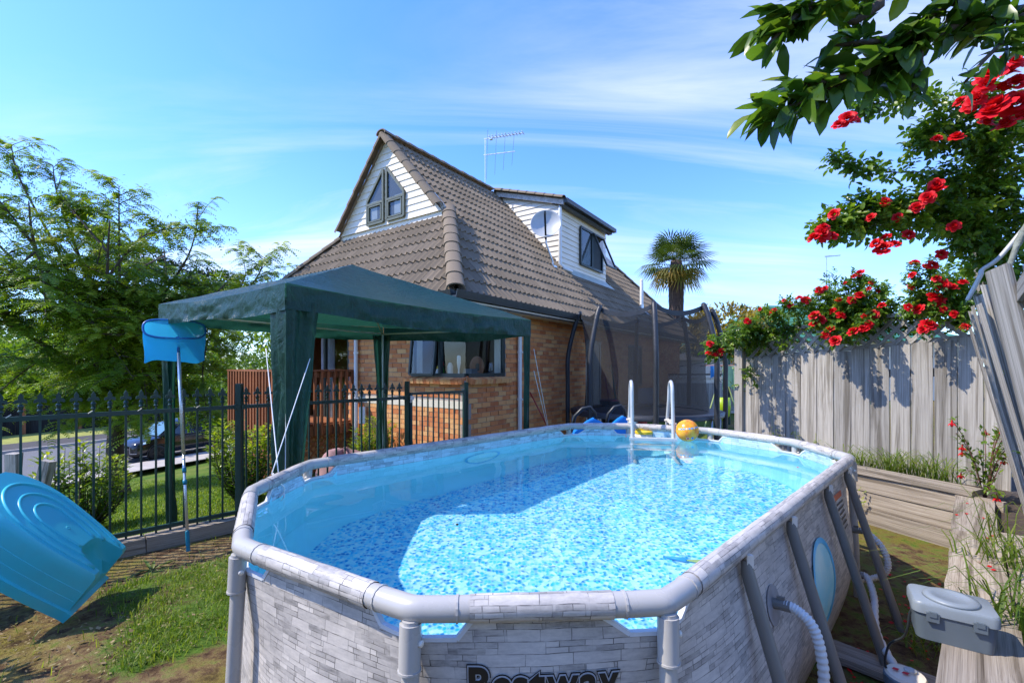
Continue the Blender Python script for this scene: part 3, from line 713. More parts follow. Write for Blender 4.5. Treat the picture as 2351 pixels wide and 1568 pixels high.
# --- roof-mounted things
f_ = lambda s, p, h=0.0: HL(s, p, ZE + PR * (p - EP) + h)
flue = thing('flue_pipe', f_(9.6, 0.35), 'white flue pipe standing on the far end of the tiled roof', 'flue')
b0 = W[flue]; m = MB(); m.lathe(b0, [(0.06, 0.15), (0.06, 0.9), (0.055, 0.92), (0.055, 1.0), (0.03, 1.03)], 14); sharpen(m.build('pipe', MT['pvc'], flue))
m = MB(); m.lathe(b0, [(0.075, -0.05), (0.07, 0.16)], 14); m.box(b0 - D2 * 0.1 - up * 0.06, D1 * 0.14, (D2 * ct + up * st) * 0.2, (up * ct - D2 * st) * 0.02); m.build('flashing', MT['steel'], flue)
dish = thing('satellite_dish', f_(4.38, 0.86), 'round grey satellite dish on an arm beside the dormer corner', 'satellite dish')
b0 = W[dish]; top = HL(4.1, 0.90, 5.22); face = V((-0.12, -0.93, 0.26)).normalized()
m = MB(); n = 28; m.lathe(top, [(0.02, -0.10), (0.12, -0.09), (0.24, -0.055), (0.34, 0.0), (0.375, 0.03), (0.385, 0.03), (0.375, 0.015), (0.34, -0.015), (0.24, -0.07), (0.02, -0.115)], n, face, False); m.build('reflector', plain('dish_grey', (0.42, 0.44, 0.45), 0.45, 0, 0.06, 4, dirt=(0.4, 0.38, 0.34)), dish, True)
m = MB(); arm0 = top - up * 0.38 + face * 0.0; arm1 = top + face * 0.42 + up * 0.02; m.bar(arm0, arm1, 0.045, 0.05); m.bar(arm1 + up * 0.02, arm1 - face * 0.08 + up * 0.05, 0.05, 0.06); m.build('feed_arm', MT['black'], dish)
m = MB(); m.tube([b0, b0 + up * 0.12, top - up * 0.42 - face * 0.12, top - face * 0.12], 0.024, 8); m.box(b0, D1 * 0.08, D2 * 0.08, up * 0.02); m.build('mast', MT['steel'], dish)
ant = thing('tv_antenna', f_(4.35, RIDGE - 0.02), 'tall television aerial with two beams on the house ridge', 'antenna')
b0 = W[ant]; m = MB(); tp = b0 + up * 1.42; m.tube([b0, tp], 0.014, 6); m.build('mast', MT['steel'], ant)
bd = V((0.93, -0.37, 0)).normalized(); m = MB(); m.bar(tp - bd * 0.03, tp + bd * 1.15 - up * 0.05, 0.025, 0.025); m.bar(tp - bd * 0.05 - up * 0.45, tp + bd * 0.9 - up * 0.51, 0.022, 0.022); m.build('beam', MT['steel'], ant)
cr = bd.cross(up); m = MB()
for i in range(11):
    c = tp + bd * (0.15 + i * 0.098) - up * (0.006 * i); m.bar(c - cr * 0.10 + up * .02, c + cr * 0.10 + up * .02, 0.012, 0.03)
for i in range(4):
    c = tp - up * 0.47 + bd * (0.06 + i * 0.26); h = 0.75 - 0.1 * i; dv = (cr * 0.6 + up * 0.45 + bd * 0.3).normalized(); m.tube([c - dv * h, c + dv * h], 0.004, 4)
m.box(tp + bd * 0.18 - up * 0.03, bd * 0.04, cr * 0.04, up * 0.03); m.build('elements', MT['steel'], ant)
# ------------------------------------------------------------------ the pool
RIMV = [(1.20, 0.59), (0.68, 1.06), (0.474, 1.87), (0.72, 2.66), (1.20, 3.13), (4.02, 3.13), (4.49, 2.66), (4.75, 1.87), (4.53, 1.06), (4.02, 0.59)]
RZ = 0.985; WZ = 0.885
pool = thing('oval_pool', PL(2.61, 1.86, 0), 'oval above-ground pool with grey stone-print wall and grey tube rim, full of water', 'pool')
def stone_mat(name, tint, k=1.0):
    n = NT(name); tc = n.new('TexCoord'); mp = n.new('Mapping'); n.lk(tc.outputs['UV'], mp.inputs[0])
    warp = n.new('TexNoise'); warp.inputs['Scale'].default_value = 1.3; n.lk(mp.outputs[0], warp.inputs['Vector'])
    wa = n.new('VectorMath', operation='MULTIPLY_ADD'); wn_ = n.new('TexNoise'); wn_.inputs['Scale'].default_value = 7.0; n.lk(tc.outputs['UV'], wn_.inputs['Vector']); n.lk(wn_.outputs['Color'], wa.inputs[0]); wa.inputs[1].default_value = (0.022, 0.009, 0); n.lk(tc.outputs['UV'], wa.inputs[2]); wuv = wa.outputs[0]
    def bricks(w, h, off, sq, seed):
        mq = n.new('Mapping'); mq.inputs['Location'].default_value = (seed, seed * 0.37, 0); n.lk(wuv, mq.inputs[0])
        b = n.new('TexBrick'); b.offset = off; b.squash = sq; b.squash_frequency = 3; b.offset_frequency = 2
        b.inputs['Scale'].default_value = 1.0; b.inputs['Mortar Size'].default_value = 0.0014; b.inputs['Mortar Smooth'].default_value = 0.4; b.inputs['Bias'].default_value = 0.0
        b.inputs['Brick Width'].default_value = w; b.inputs['Row Height'].default_value = h
        b.inputs['Color1'].default_value = (0.0, 0.0, 0.0, 1); b.inputs['Color2'].default_value = (1, 1, 1, 1); b.inputs['Mortar'].default_value = (0.5, 0.5, 0.5, 1)
        n.lk(mq.outputs[0], b.inputs['Vector']); return b
    b1 = bricks(0.078, 0.0165, 0.37, 0.62, 0.0); b2 = bricks(0.135, 0.033, 0.41, 0.68, 0.0)
    sp2 = n.new('SeparateColor'); n.lk(b2.outputs['Color'], sp2.inputs[0]); sel = n.math('GREATER_THAN', sp2.outputs[0], 0.52)
    tone = n.mix(sel, b1.outputs['Color'], n.mix(1.0, b2.outputs['Color'], (0.9, 0.9, 0.9), 'MULTIPLY')); mort = n.math('MAXIMUM', n.mix(sel, b1.outputs['Fac'], (0.0, 0.0, 0.0)), b2.outputs['Fac'])
    gr = n.new('Mapping'); gr.inputs['Scale'].default_value = (14, 60, 1); n.lk(tc.outputs['UV'], gr.inputs[0])
    f = n.noise(gr.outputs[0], 1.0, 6, 0.7, 0.4); g = n.noise(mp.outputs[0], 4.0, 4, 0.6); fine = n.noise(mp.outputs[0], 90, 3, 0.7)
    v = n.math('ADD', n.math('MULTIPLY', tone, 0.26), n.math('ADD', n.math('MULTIPLY', f, 0.52), n.math('ADD', n.math('MULTIPLY', g, 0.40), n.math('MULTIPLY', fine, 0.16))))
    mort = n.math('MULTIPLY', mort, n.maprange(n.noise(mp.outputs[0], 17, 3), 0.38, 0.60, 0.1, 1.0))
    c = n.ramp(v, [(0.38, mul((0.11, 0.11, 0.115), k)), (0.52, mul((0.24, 0.24, 0.245), k)), (0.68, mul((0.38, 0.375, 0.375), k)), (0.90, mul((0.54, 0.53, 0.52), k))])
    c = n.mix(n.math('MULTIPLY', mort, 0.9), c, mul((0.05, 0.05, 0.052), k))
    c = n.mix(1.0, c, tint, 'MULTIPLY')
    n.set(c, 0.45, spec=0.4); n.bump(n.math('SUBTRACT', n.math('MULTIPLY', f, 0.3), mort), 0.12, 0.004)
    return n.m
MT['stone'] = stone_mat('stone_print_vinyl', (1.12, 1.04, 0.95), 1.08); MT['stone_in'] = stone_mat('stone_print_vinyl_inside', (0.75, 1.05, 1.2), 1.5)  # the inside print's blue tint also carries light reflected from water and sky
MT['stone_tube'] = stone_mat('stone_print_sleeve', (1.12, 1.05, 0.96), 1.08)
def floor_mat():
    n = NT('pebble_print_floor'); co = n.coord('Object', (1, 1, 1)); w = n.new('TexNoise'); w.inputs['Scale'].default_value = 22; n.lk(co, w.inputs['Vector'])
    ad = n.new('VectorMath', operation='MULTIPLY_ADD'); n.lk(w.outputs['Color'], ad.inputs[0]); ad.inputs[1].default_value = (0.022, 0.022, 0); n.lk(co, ad.inputs[2])
    v = n.new('TexVoronoi'); v.inputs['Scale'].default_value = 48; n.lk(ad.outputs[0], v.inputs['Vector'])
    sp = n.new('SeparateColor'); n.lk(v.outputs['Color'], sp.inputs[0])
    c = n.ramp(sp.outputs[0], [(0.0, (0.0, 0.20, 0.56)), (0.20, (0.0, 0.36, 0.74)), (0.30, (0.02, 0.54, 0.84)), (0.56, (0.10, 0.66, 0.87)), (0.66, (0.42, 0.82, 0.89)), (1.0, (0.68, 0.87, 0.90))])
    c = n.mix(n.maprange(v.outputs['Distance'], 0.30, 0.62, 0, 0.6), c, (0.46, 0.78, 0.86))
    n.set(c, 0.5, spec=0.2); return n.m
MT['floor'] = floor_mat()
MT['blue_vinyl'] = plain('pale_blue_vinyl', (0.30, 0.78, 0.88), 0.5, 0, 0.05, 3)
def poly_sample(N):
    """closed curve through the rim polygon and its rounded twin, N points each, with arc length and distance to the nearest corner"""
    P = [V((a, b, 0)) for a, b in RIMV]; n = len(P); L = [(P[(i + 1) % n] - P[i]).length for i in range(n)]; T = sum(L)
    rough = []; near = []
    for k in range(N):
        d = T * k / N; i = 0
        while d > L[i]: d -= L[i]; i += 1
        rough.append(P[i].lerp(P[(i + 1) % n], d / L[i])); near.append(min(d, L[i] - d))
    sm = [p.copy() for p in rough]
    for _ in range(60): sm = [sm[i] * 0.5 + (sm[i - 1] + sm[(i + 1) % N]) * 0.25 for i in range(N)]
    return rough, sm, near, T
NP = 240
rough, smo, near, PT = poly_sample(NP)
cen = V((2.61, 1.86, 0))
nor = []
for i in range(NP):
    d = (smo[(i + 1) % NP] - smo[i - 1]).normalized(); o = V((d.y, -d.x, 0)); nor.append(o if o.dot(smo[i] - cen) > 0 else -o)
# rounded twin shrank a little: push it back out so that it meets the rim
for _ in range(6): smo = [smo[i] * 0.5 + (smo[i - 1] + smo[(i + 1) % NP]) * 0.25 for i in range(NP)]
def ztop(i):
    a = near[i]; k = sstep((a - 0.12) / 0.05)
    return lerp(0.895, RZ - 0.03, k)
def wallpt(i, z, off=0.0):
    i %= NP; k = sstep((RZ - z) / 0.40)
    b = lerp(0.045, 0.085, sstep((min(rough[i].x - 0.9, 4.32 - rough[i].x)) / 0.7)) * math.sin(math.pi * min(1, max(0, (RZ - z) / (RZ + 0.02))) ** 1.25)
    p = rough[i].lerp(smo[i], k) + nor[i] * (b - 0.012 + off)
    p = p + nor[i] * 0.006 * noise.noise(V((i * 0.11, z * 3, 2.0)))
    return PL(p.x, p.y, z)
def wallpt_f(u, z, off=0.0):
    f = (u / PT * NP); i = int(math.floor(f)); k = f - i; return wallpt(i, z, off).lerp(wallpt(i + 1, z, off), k)
def liner(name, mats, off, flip, band_only=None):
    mb = MB(); nv = 22
    def zz(i, j):
        zt = ztop(i % NP); return lerp(0.0, zt, (j / nv) ** 0.9)
    idx = [[mb.vert(wallpt(i, zz(i, j), off)) for j in range(nv + 1)] for i in range(NP)]
    for i in range(NP):
        for j in range(nv):
            i2 = (i + 1) % NP; q = [idx[i][j], idx[i2][j], idx[i2][j + 1], idx[i][j + 1]]
            u0, u1 = PT * i / NP, PT * (i + 1) / NP; uv = [(u0, zz(i, j)), (u1, zz(i + 1, j)), (u1, zz(i + 1, j + 1)), (u0, zz(i, j + 1))]
            if flip: q = q[::-1]; uv = uv[::-1]
            mb.m = 0 if len(mats) == 1 or zz(i, j) + 0.012 > WZ - 0.03 else 1
            mb.face(q, uv)
    return mb
o = liner('outer', [MT['stone']], 0.0, False).build('outer_wall', MT['stone'], pool, True)
inner = liner('inner', [MT['stone_in'], MT['blue_vinyl']], -0.010, True).build('inner_liner', [MT['stone_in'], MT['blue_vinyl']], pool, True)
m = MB(); m.face([m.vert(wallpt(i, 0.012, -0.012)) for i in range(NP)]); flo = m.build('pool_floor', MT['floor'], pool)
# pale sloping skirt where the wall curves into the floor
m = MB(); nv = 6
idx = [[m.vert(wallpt(i, 0.014 + 0.13 * (j / nv) ** 2, -0.012 - 0.16 * (1 - j / nv))) for j in range(nv + 1)] for i in range(NP)]
for i in range(NP):
    for j in range(nv): m.face((idx[i][j + 1], idx[(i + 1) % NP][j + 1], idx[(i + 1) % NP][j], idx[i][j]))
skirt = m.build('wall_foot', MT['blue_vinyl'], pool, True)
# white edge of the cut-outs
hemm = plain('vinyl_hem', (0.62, 0.64, 0.66), 0.4)
st0 = next(c for c in range(NP) if near[c] >= 0.2); m = MB()
for q in range(NP + 1):
    c = (st0 + q) % NP
    if near[c] < 0.2: m.bar(wallpt(c, ztop(c) + 0.001, -0.005), wallpt(c + 1, ztop((c + 1) % NP) + 0.001, -0.005), 0.016, 0.012)
    elif m.f: m.build('wall_hem', hemm, pool); m = MB()
# water
m = MB(); NR = 70; c0 = m.vert(PL(cen.x, cen.y, WZ)); rings = []
def rip(p): return 0.0016 * noise.noise(V((p.x * 3.1, p.y * 3.1, 0.3))) + 0.0008 * noise.noise(V((p.x * 7.0, p.y * 6.0, 3.3)))
for k in range(1, NR + 1):
    row = []
    for i in range(NP):
        p = PL(cen.x, cen.y, WZ).lerp(wallpt(i, WZ, -0.006), k / NR); p.z = WZ + rip(p) * min(1.0, (NR - k) / 6); row.append(m.vert(p))
    rings.append(row)
for i in range(NP): m.face((c0, rings[0][i], rings[0][(i + 1) % NP]))
for A, B in zip(rings, rings[1:]):
    for i in range(NP): m.face((A[i], B[i], B[(i + 1) % NP], A[(i + 1) % NP]))
n = NT('pool_water'); gl = n.new('BsdfGlass'); gl.inputs['IOR'].default_value = 1.33; gl.inputs['Roughness'].default_value = 0.0; gl.inputs['Color'].default_value = (0.97, 1, 1, 1); n.lk(gl.outputs[0], n.out.inputs[0])
water = m.build('water', n.m, pool, True)
if sum(p.normal.z for p in water.data.polygons) < 0: water.data.flip_normals()
water.cycles.is_caustics_caster = True
for r_ in (flo, inner, skirt): r_.cycles.is_caustics_receiver = True
# rim tubes: printed sleeves between the corners, bare elbows at them
P = [PL(a, b, RZ) for a, b in RIMV]; n_ = len(P)
for i in range(n_):
    a, b = P[i], P[(i + 1) % n_]; d = (b - a); L = d.length; x = d / L; g = 0.155
    mb = MB(); k = 14; A = a + x * g; B = b - x * g; r = 0.037; pa, pb = ortho(x); ns = max(2, int(L / 0.1))
    I = [[mb.vert(A.lerp(B, q / ns) + (pa * math.cos(2 * math.pi * j / k) + pb * math.sin(2 * math.pi * j / k)) * r * (1 + .02 * math.sin(q * 2.1 + j))) for j in range(k)] for q in range(ns + 1)]
    for q in range(ns):
        for j in range(k):
            u0, u1 = i * 2 + q * (L - 2 * g) / ns, i * 2 + (q + 1) * (L - 2 * g) / ns; v0, v1 = j * 0.0166, (j + 1) * 0.0166
            mb.face((I[q][j], I[q][(j + 1) % k], I[q + 1][(j + 1) % k], I[q + 1][j]), [(u0, v0), (u0, v1), (u1, v1), (u1, v0)])
    mb.build('rim_sleeve', MT['stone_tube'], pool, True)
    c = P[i]; y = (P[i - 1] - c).normalized(); el = MB()
    pts = [c + y * g * 1.02, c + y * 0.10, c + y * 0.05 + x * 0.004, c + (x + y) * 0.012, c + x * 0.05 + y * 0.004, c + x * 0.10, c + x * g * 1.02]
    el.tube(catmull(pts, 4), 0.0345, 14); e = sharpen(el.build('rim_elbow', MT['grey_pipe'], pool), 60)
    for dd in (x, y): rg = MB(); rg.tube([c + dd * 0.118, c + dd * 0.124], 0.0372, 14); rg.build('joint_ring', MT['grey_pipe'], e)
for i in range(n_):                                # upright legs at the corners
    c = P[i]; s_, t_ = RIMV[i]; oo = (c - PL(2.61, 1.86, RZ)); oo.z = 0; oo = oo.normalized(); c = c + oo * 0.008; lg = MB(); lg.tube([c - up * 0.02, c - up * 0.12, V((c.x, c.y, -0.06)) + oo * 0.045], 0.0245, 12); l = sharpen(lg.build('upright_leg', MT['grey_pipe'], pool), 60)
    so = MB(); dn = (V((c.x, c.y, -0.06)) + oo * 0.045 - c).normalized(); so.tube([c + dn * 0.03, c + dn * 0.150], 0.0295, 14); so.tube([c + dn * 0.150, c + dn * 0.156], 0.0318, 14); sharpen(so.build('socket', MT['grey_pipe'], l), 50)
    od = (c - PL(2.61, 1.86, RZ)); od.z = 0; od = od.normalized()
    bt = MB(); bt.lathe(V((c.x, c.y, 0.905)) + V((-od.y, od.x, 0)) * 0.028 * (1 if i < 5 else -1) - up * 0.0, [(0.009, 0.0), (0.009, 0.008), (0.004, 0.010)], 10, V((-od.y, od.x, 0)) * (1 if i < 5 else -1)); bt.build('button', MT['white'], l, True)
def brace(s, side):
    t0, t1 = (0.565, 0.28) if side > 0 else (3.155, 3.44)
    lg = MB(); lg.tube([PL(s, t0, 0.945), PL(s, t0 + (t1 - t0) * 0.02, 0.90), PL(s, t1, -0.03)], [0.018, 0.0235, 0.0235], 12)
    l = sharpen(lg.build('brace_leg', plain_dark, pool), 60)
    cl = MB(); cl.box(PL(s, t0 - 0.01 * side, 0.945), V((.012, 0, 0)), V((0, .012, 0)), up * .022); cl.build('clip', MT['white'], l)
plain_dark = plain('slate_grey_tube', (0.19, 0.175, 0.15), 0.4, 0, 0.06, 4)
for s in (1.76, 2.35, 3.12, 3.72): brace(s, 1); brace(s, -1)
# portholes on both long sides
MT['porthole'] = None
n = NT('porthole_vinyl'); gz_ = n.noise(n.coord('Object'), 7, 4); n.set(n.ramp(gz_, [(0.3, (0.30, 0.82, 0.90)), (0.7, (0.55, 0.90, 0.86))]), 0.2, spec=0.5); MT['porthole'] = n.m  # bright colour carries the glow of light from inside the pool
MT['port_rim'] = plain('blue_vinyl_ring', (0.03, 0.50, 0.80), 0.35, 0, 0.05)
def u_at(s, side):
    best = min(range(NP), key=lambda i: abs(smo[i].x - s) + (0 if (smo[i].y < 1.86) == (side > 0) else 9)); return PT * best / NP
def patch(uc, zc, r0, r1, off, mat, name, parent):
    m = MB(); nn = 40; I = []
    for k in range(nn):
        q = 2 * math.pi * k / nn; I.append([m.vert(wallpt_f(uc + r * math.cos(q), zc + r * math.sin(q), off)) for r in (r0, r1)] if r0 > 0 else [m.vert(wallpt_f(uc + r1 * math.cos(q), zc + r1 * math.sin(q), off))])
    if r0 > 0:
        for k in range(nn): m.face((I[k][0], I[k][1], I[(k + 1) % nn][1], I[(k + 1) % nn][0]))
    else:
        rings = [[i[0] for i in I]]
        for f in (0.66, 0.33): rings.append([m.vert(wallpt_f(uc + r1 * f * math.cos(2 * math.pi * k / nn), zc + r1 * f * math.sin(2 * math.pi * k / nn), off)) for k in range(nn)])
        for A, B in zip(rings, rings[1:]):
            for k in range(nn): m.face((A[k], A[(k + 1) % nn], B[(k + 1) % nn], B[k]))
        m.face(rings[-1])
    return m.build(name, mat, parent, True)
for sd_ in (1, -1):
    uc = u_at(2.80, sd_); zc = 0.53
    w_ = patch(uc, zc, 0, 0.20, 0.005, MT['porthole'], 'porthole', pool); patch(uc, zc, 0.188, 0.216, 0.007, MT['port_rim'], 'ring', w_)
    w2 = patch(uc, zc, 0, 0.20, -0.016, MT['porthole'], 'porthole', pool); r2 = patch(uc, zc, 0.188, 0.216, -0.018, MT['port_rim'], 'ring', w2)
    w2.cycles.is_caustics_receiver = True; r2.cycles.is_caustics_receiver = True
patch(u_at(2.02, 1), 0.69, 0, 0.075, 0.004, plain('valve_patch', (0.25, 0.24, 0.245), 0.5, 0, .2, 20), 'valve_patch', pool)
# lettering on the near end
def text_mesh(txt, size, off=0.0, bold=0.0):
    cu = bpy.data.curves.new('t', 'FONT'); cu.body = txt; cu.size = size; cu.offset = bold; cu.resolution_u = 6; cu.space_character = 1.02; cu.align_x = 'CENTER'
    ob = bpy.data.objects.new('t', cu); COL.objects.link(ob); dg = bpy.context.evaluated_depsgraph_get(); me = bpy.data.meshes.new_from_object(ob.evaluated_get(dg))
    bpy.data.objects.remove(ob); bpy.data.curves.remove(cu); return me
def subdivide(me, cuts=2):
    b = bmesh.new(); b.from_mesh(me); bmesh.ops.triangulate(b, faces=b.faces[:])
    b.to_mesh(me); b.free(); return me
def wrap_text(txt, uc, zb, size, off, bold, mat, name, sx=1.0, parent=pool):
    """each letter is a mesh of its own, bent onto the pool wall"""
    def ext(t):
        me = text_mesh(t, size); xs = [v.co.x for v in me.vertices]; ys = [v.co.y for v in me.vertices]; bpy.data.meshes.remove(me); return min(xs), max(xs), min(ys), max(ys)
    gap = size * 0.085; lay_ = []; x = 0.0
    for ch in txt:
        a, b, c, d = ext(ch); lay_.append((ch, x - a, a, b, c, d)); x += (b - a) + gap
    tot = x - gap
    a, b = wallpt_f(uc, zb), wallpt_f(uc + 0.1, zb); rt = V((0, 0, 1)).cross((a - PL(2.61, 1.86, zb)).normalized()); sgn = 1 if (b - a).dot(rt) > 0 else -1
    for ch, dx, x0, x1, y0, y1 in lay_:
        me = subdivide(text_mesh(ch, size, 0, bold))
        for v in me.vertices:
            px_ = min(max(v.co.x, x0 - bold), x1 + bold) + dx - tot / 2; py_ = min(max(v.co.y, y0 - bold), y1 + bold)
            v.co = wallpt_f(uc + sgn * px_ * sx, zb + py_, off) - wloc(parent)
        me.materials.clear(); me.materials.append(mat); me.update()
        o = bpy.data.objects.new(name, me); link(o, parent); W[o] = wloc(parent)
ink = plain('black_print', (0.008, 0.008, 0.009), 0.5, 0, 0.02)
def near_u(x_, y_): return PT * min(range(NP), key=lambda i: (wallpt(i, 0.7) - V((x_, y_, 0.7))).length) / NP
ut = near_u(0.09, 1.17)
wrap_text('Bestway', ut, 0.735, 0.125, 0.0030, 0.0108, ink, 'lettering_outline', 0.93); wrap_text('Bestway', ut, 0.735, 0.125, 0.0045, 0.0078, plain('grey_print', (0.40, 0.40, 0.41), 0.5, 0, 0.1, 12), 'lettering_gap', 0.93); wrap_text('Bestway', ut, 0.735, 0.125, 0.0060, 0.0042, ink, 'lettering', 0.93)
wrap_text('A', u_at(1.86, 1), 0.792, 0.028, 0.004, 0.001, ink, 'valve_letter'); patch(u_at(1.86, 1), 0.802, 0.020, 0.0235, 0.004, ink, 'valve_letter_ring', pool)
# warning panel, partly covered by the braces
u0 = u_at(3.45, 1); m = MB(); m.face([m.vert(wallpt_f(u0 + du, z_, 0.004)) for du, z_ in ((-.13, .85), (.13, .85), (.13, .815), (-.13, .815))]); m.build('warning_band', plain('orange_print', (0.55, 0.10, 0.03), 0.5), pool)
for r_ in range(6):
    m = MB()
    for q in range(7):
        a = -0.13 + q * 0.037; m.face([m.vert(wallpt_f(u0 + du, z_, 0.004)) for du, z_ in ((a, .795 - r_ * .03), (a + .03, .795 - r_ * .03), (a + .03, .783 - r_ * .03), (a, .783 - r_ * .03))])
    m.build('warning_text', ink, pool)
# ------------------------------------------------------------------ ladder, floater, ball, leaf
LB = V((1.46, 4.72, WZ)); lx = V((0.985, -0.17, 0)); ly = V((0.17, 0.985, 0))
ladder = thing('pool_ladder', V((1.46, 4.9, 0)), 'grey tube A-frame ladder straddling the far pool rim', 'ladder')
pale = plain('pale_grey_tube', (0.50, 0.52, 0.52), 0.3, 0, 0.05)
lad_parts = []
for k in (-1, 1):
    b = LB + lx * (0.205 * k); top = V((0, 0, 1.47))
    A = [b + ly * -0.30 + up * (0.06 - WZ), b + ly * -0.10 + up * (0.02 - WZ + .04), b + ly * 0.02 + up * (0.14 - WZ), b + up * (0.3 - WZ), b + up * 0.02, b + ly * 0.06 + up * 0.46]
    arc = [b + ly * (0.16 - 0.10 * math.cos(math.pi * q / 6)) + up * (0.50 + 0.10 * math.sin(math.pi * q / 6)) for q in range(7)]
    B = [b + ly * 0.28 + up * 0.40, b + ly * 0.46 + up * (0.0), b + ly * 0.62 + up * (-WZ)]
    m = MB(); m.tube(catmull(A[:5], 5)[:-1] + [A[4], A[5]] + arc + B, 0.0185, 12); o = sharpen(m.build('side_rail', pale, ladder), 70); lad_parts.append(o)
    m = MB(); m.box(b + ly * 0.19 + up * 0.17, ly * 0.17, lx * 0.008, up * 0.018); m.build('tie_plate', MT['white'], ladder)
    for q in (0.03, 0.35): 
        m = MB(); m.lathe(b + ly * q + up * 0.17 - lx * 0.035, [(0.012, 0), (0.012, 0.07)], 10, lx); m.build('bolt', MT['white'], ladder)
for z_ in (-0.0, -0.26, -0.52):
    m = MB(); m.box(LB + up * (z_ + 0.012) - ly * 0.02, lx * 0.235, ly * 0.035, up * 0.014); o = m.build('step', pale, ladder); lad_parts.append(o)
for o in lad_parts: o.cycles.is_caustics_receiver = True
fl = thing('chlorine_floater', V((1.44, 4.97, WZ)), 'round chlorine floater with yellow lid floating at the far rim', 'floater')
m = MB(); m.lathe(W[fl], [(0.085, -0.06), (0.092, -0.02), (0.092, 0.032)], 28); m.build('tub', MT['white'], fl, True)
yl = plain('yellow_plastic', (0.72, 0.50, 0.03), 0.35, 0, 0.06); m = MB(); m.lathe(W[fl], [(0.097, 0.033), (0.097, 0.058), (0.085, 0.066), (0.02, 0.07)], 28); l = sharpen(m.build('lid', yl, fl), 40)
m = MB(); m.bar(W[fl] + V((-.07, 0, .078)), W[fl] + V((.07, 0, .078)), 0.03, 0.02); m.build('grip', yl, l)
BC = V((1.795, 4.66, 0.992)); 
def ball_mat():
    n = NT('orange_beach_ball'); tc = n.new('TexCoord'); mp = n.new('Mapping'); mp.inputs['Rotation'].default_value = (0.1, -0.22, 0.3); n.lk(tc.outputs['Object'], mp.inputs[0])
    sx = n.new('SeparateXYZ'); n.lk(mp.outputs[0], sx.inputs[0]); zz = sx.outputs[2]
    base = n.ramp(n.noise(mp.outputs[0], 14, 3), [(0.35, (0.80, 0.20, 0.01)), (0.5, (0.88, 0.36, 0.02)), (0.7, (0.92, 0.50, 0.06))])
    v = n.new('TexVoronoi', feature='DISTANCE_TO_EDGE'); v.inputs['Scale'].default_value = 16; n.lk(mp.outputs[0], v.inputs['Vector'])
    base = n.mix(n.maprange(v.outputs['Distance'], 0.03, 0.0, 0, 0.8), base, (0.55, 0.10, 0.02))
    low = n.math('LESS_THAN', zz, -0.075); base = n.mix(n.math('MULTIPLY', low, 0.9), base, n.ramp(n.noise(mp.outputs[0], 22, 2), [(0.45, (0.01, 0.08, 0.22)), (0.55, (0.0, 0.35, 0.32)), (0.62, (0.7, 0.08, 0.03))], 'CONSTANT'))
    n.set(base, 0.22, spec=0.5); return n.m
ball = thing('beach_ball', BC - up * 0.11, 'orange printed beach ball floating beside the ladder', 'ball')
m = MB(); n2 = 32
m.lathe(BC, [(0.112 * math.sin(math.pi * k / 20) + 1e-4, -0.112 * math.cos(math.pi * k / 20)) for k in range(21)], n2); bo = m.build('skin', ball_mat(), ball, True); 
def on_ball(az, el, r=0.1135): return BC + V((math.sin(az) * math.cos(el), -math.cos(az) * math.cos(el), math.sin(el))) * r
for k in range(9):                                 # blue block lettering round the ball
    az = -1.15 + k * 0.24; el = 0.30 + 0.12 * (az + 0.2); m = MB(); w_, h_ = 0.075, 0.075
    m.face([m.vert(on_ball(az + a_, el + b_)) for a_, b_ in ((-w_, -h_), (w_, -h_), (w_, h_), (-w_, h_))]); m.build('print_block', plain('blue_print', (0.10, 0.40, 0.78), 0.3) if k % 3 else MT['white'], ball)
def disc_on(az, el, r, mat, rr=0.1137):
    m = MB(); m.face([m.vert(on_ball(az + r * math.cos(2 * math.pi * k / 18) / math.cos(el), el + r * math.sin(2 * math.pi * k / 18), rr)) for k in range(18)]); m.build('print_dot', mat, ball)
for az, el, c in ((-0.30, -0.66, (0.6, 0.02, 0.03)), (0.18, -0.60, (0.01, 0.12, 0.42)), (0.95, -0.42, (0.7, 0.3, 0.05))): disc_on(az, el, 0.15, MT['white'], 0.1135); disc_on(az, el, 0.115, plain('dot', c, 0.3), 0.1141)
# ------------------------------------------------------------------ gazebo
def fabric_mat(name, col, rough=0.38):
    n = NT(name); co = n.coord('Object'); f = n.noise(co, 5, 5, 0.6, 1.2); g = n.noise(n.coord('Object', (1, 1, 0.35)), 22, 5, 0.65, 1.5)
    n.set(n.ramp(f, [(0.3, mul(col, 0.8)), (0.7, mul(col, 1.2))]), rough, spec=0.45); n.bump(n.math('ADD', n.math('MULTIPLY', f, 0.6), n.math('MULTIPLY', g, 0.35)), 0.8, 0.04)
    tr = n.new('BsdfTranslucent'); tr.inputs[0].default_value = (*mul(col, 1.6), 1); mx = n.new('MixShader'); mx.inputs[0].default_value = 0.34
    n.lk(n.b.outputs[0], mx.inputs[1]); n.lk(tr.outputs[0], mx.inputs[2]); n.lk(mx.outputs[0], n.out.inputs[0]); return n.m
MT['canopy'] = fabric_mat('dark_green_polythene', (0.011, 0.058, 0.036), 0.33)
GN, GL, GF, GR = V((-1.54, 3.10, 2.215)), V((-3.76, 4.85, 2.31)), V((-1.88, 6.65, 2.22)), V((0.20, 4.93, 2.155))
GP = V((-1.71, 4.87, 2.735)); cor = [GN, GL, GF, GR]
gaz = thing('garden_gazebo', V((-1.71, 4.87, -0.05)), 'dark green canopy gazebo with drooping valance and fabric-wrapped legs', 'gazebo')
m = MB()
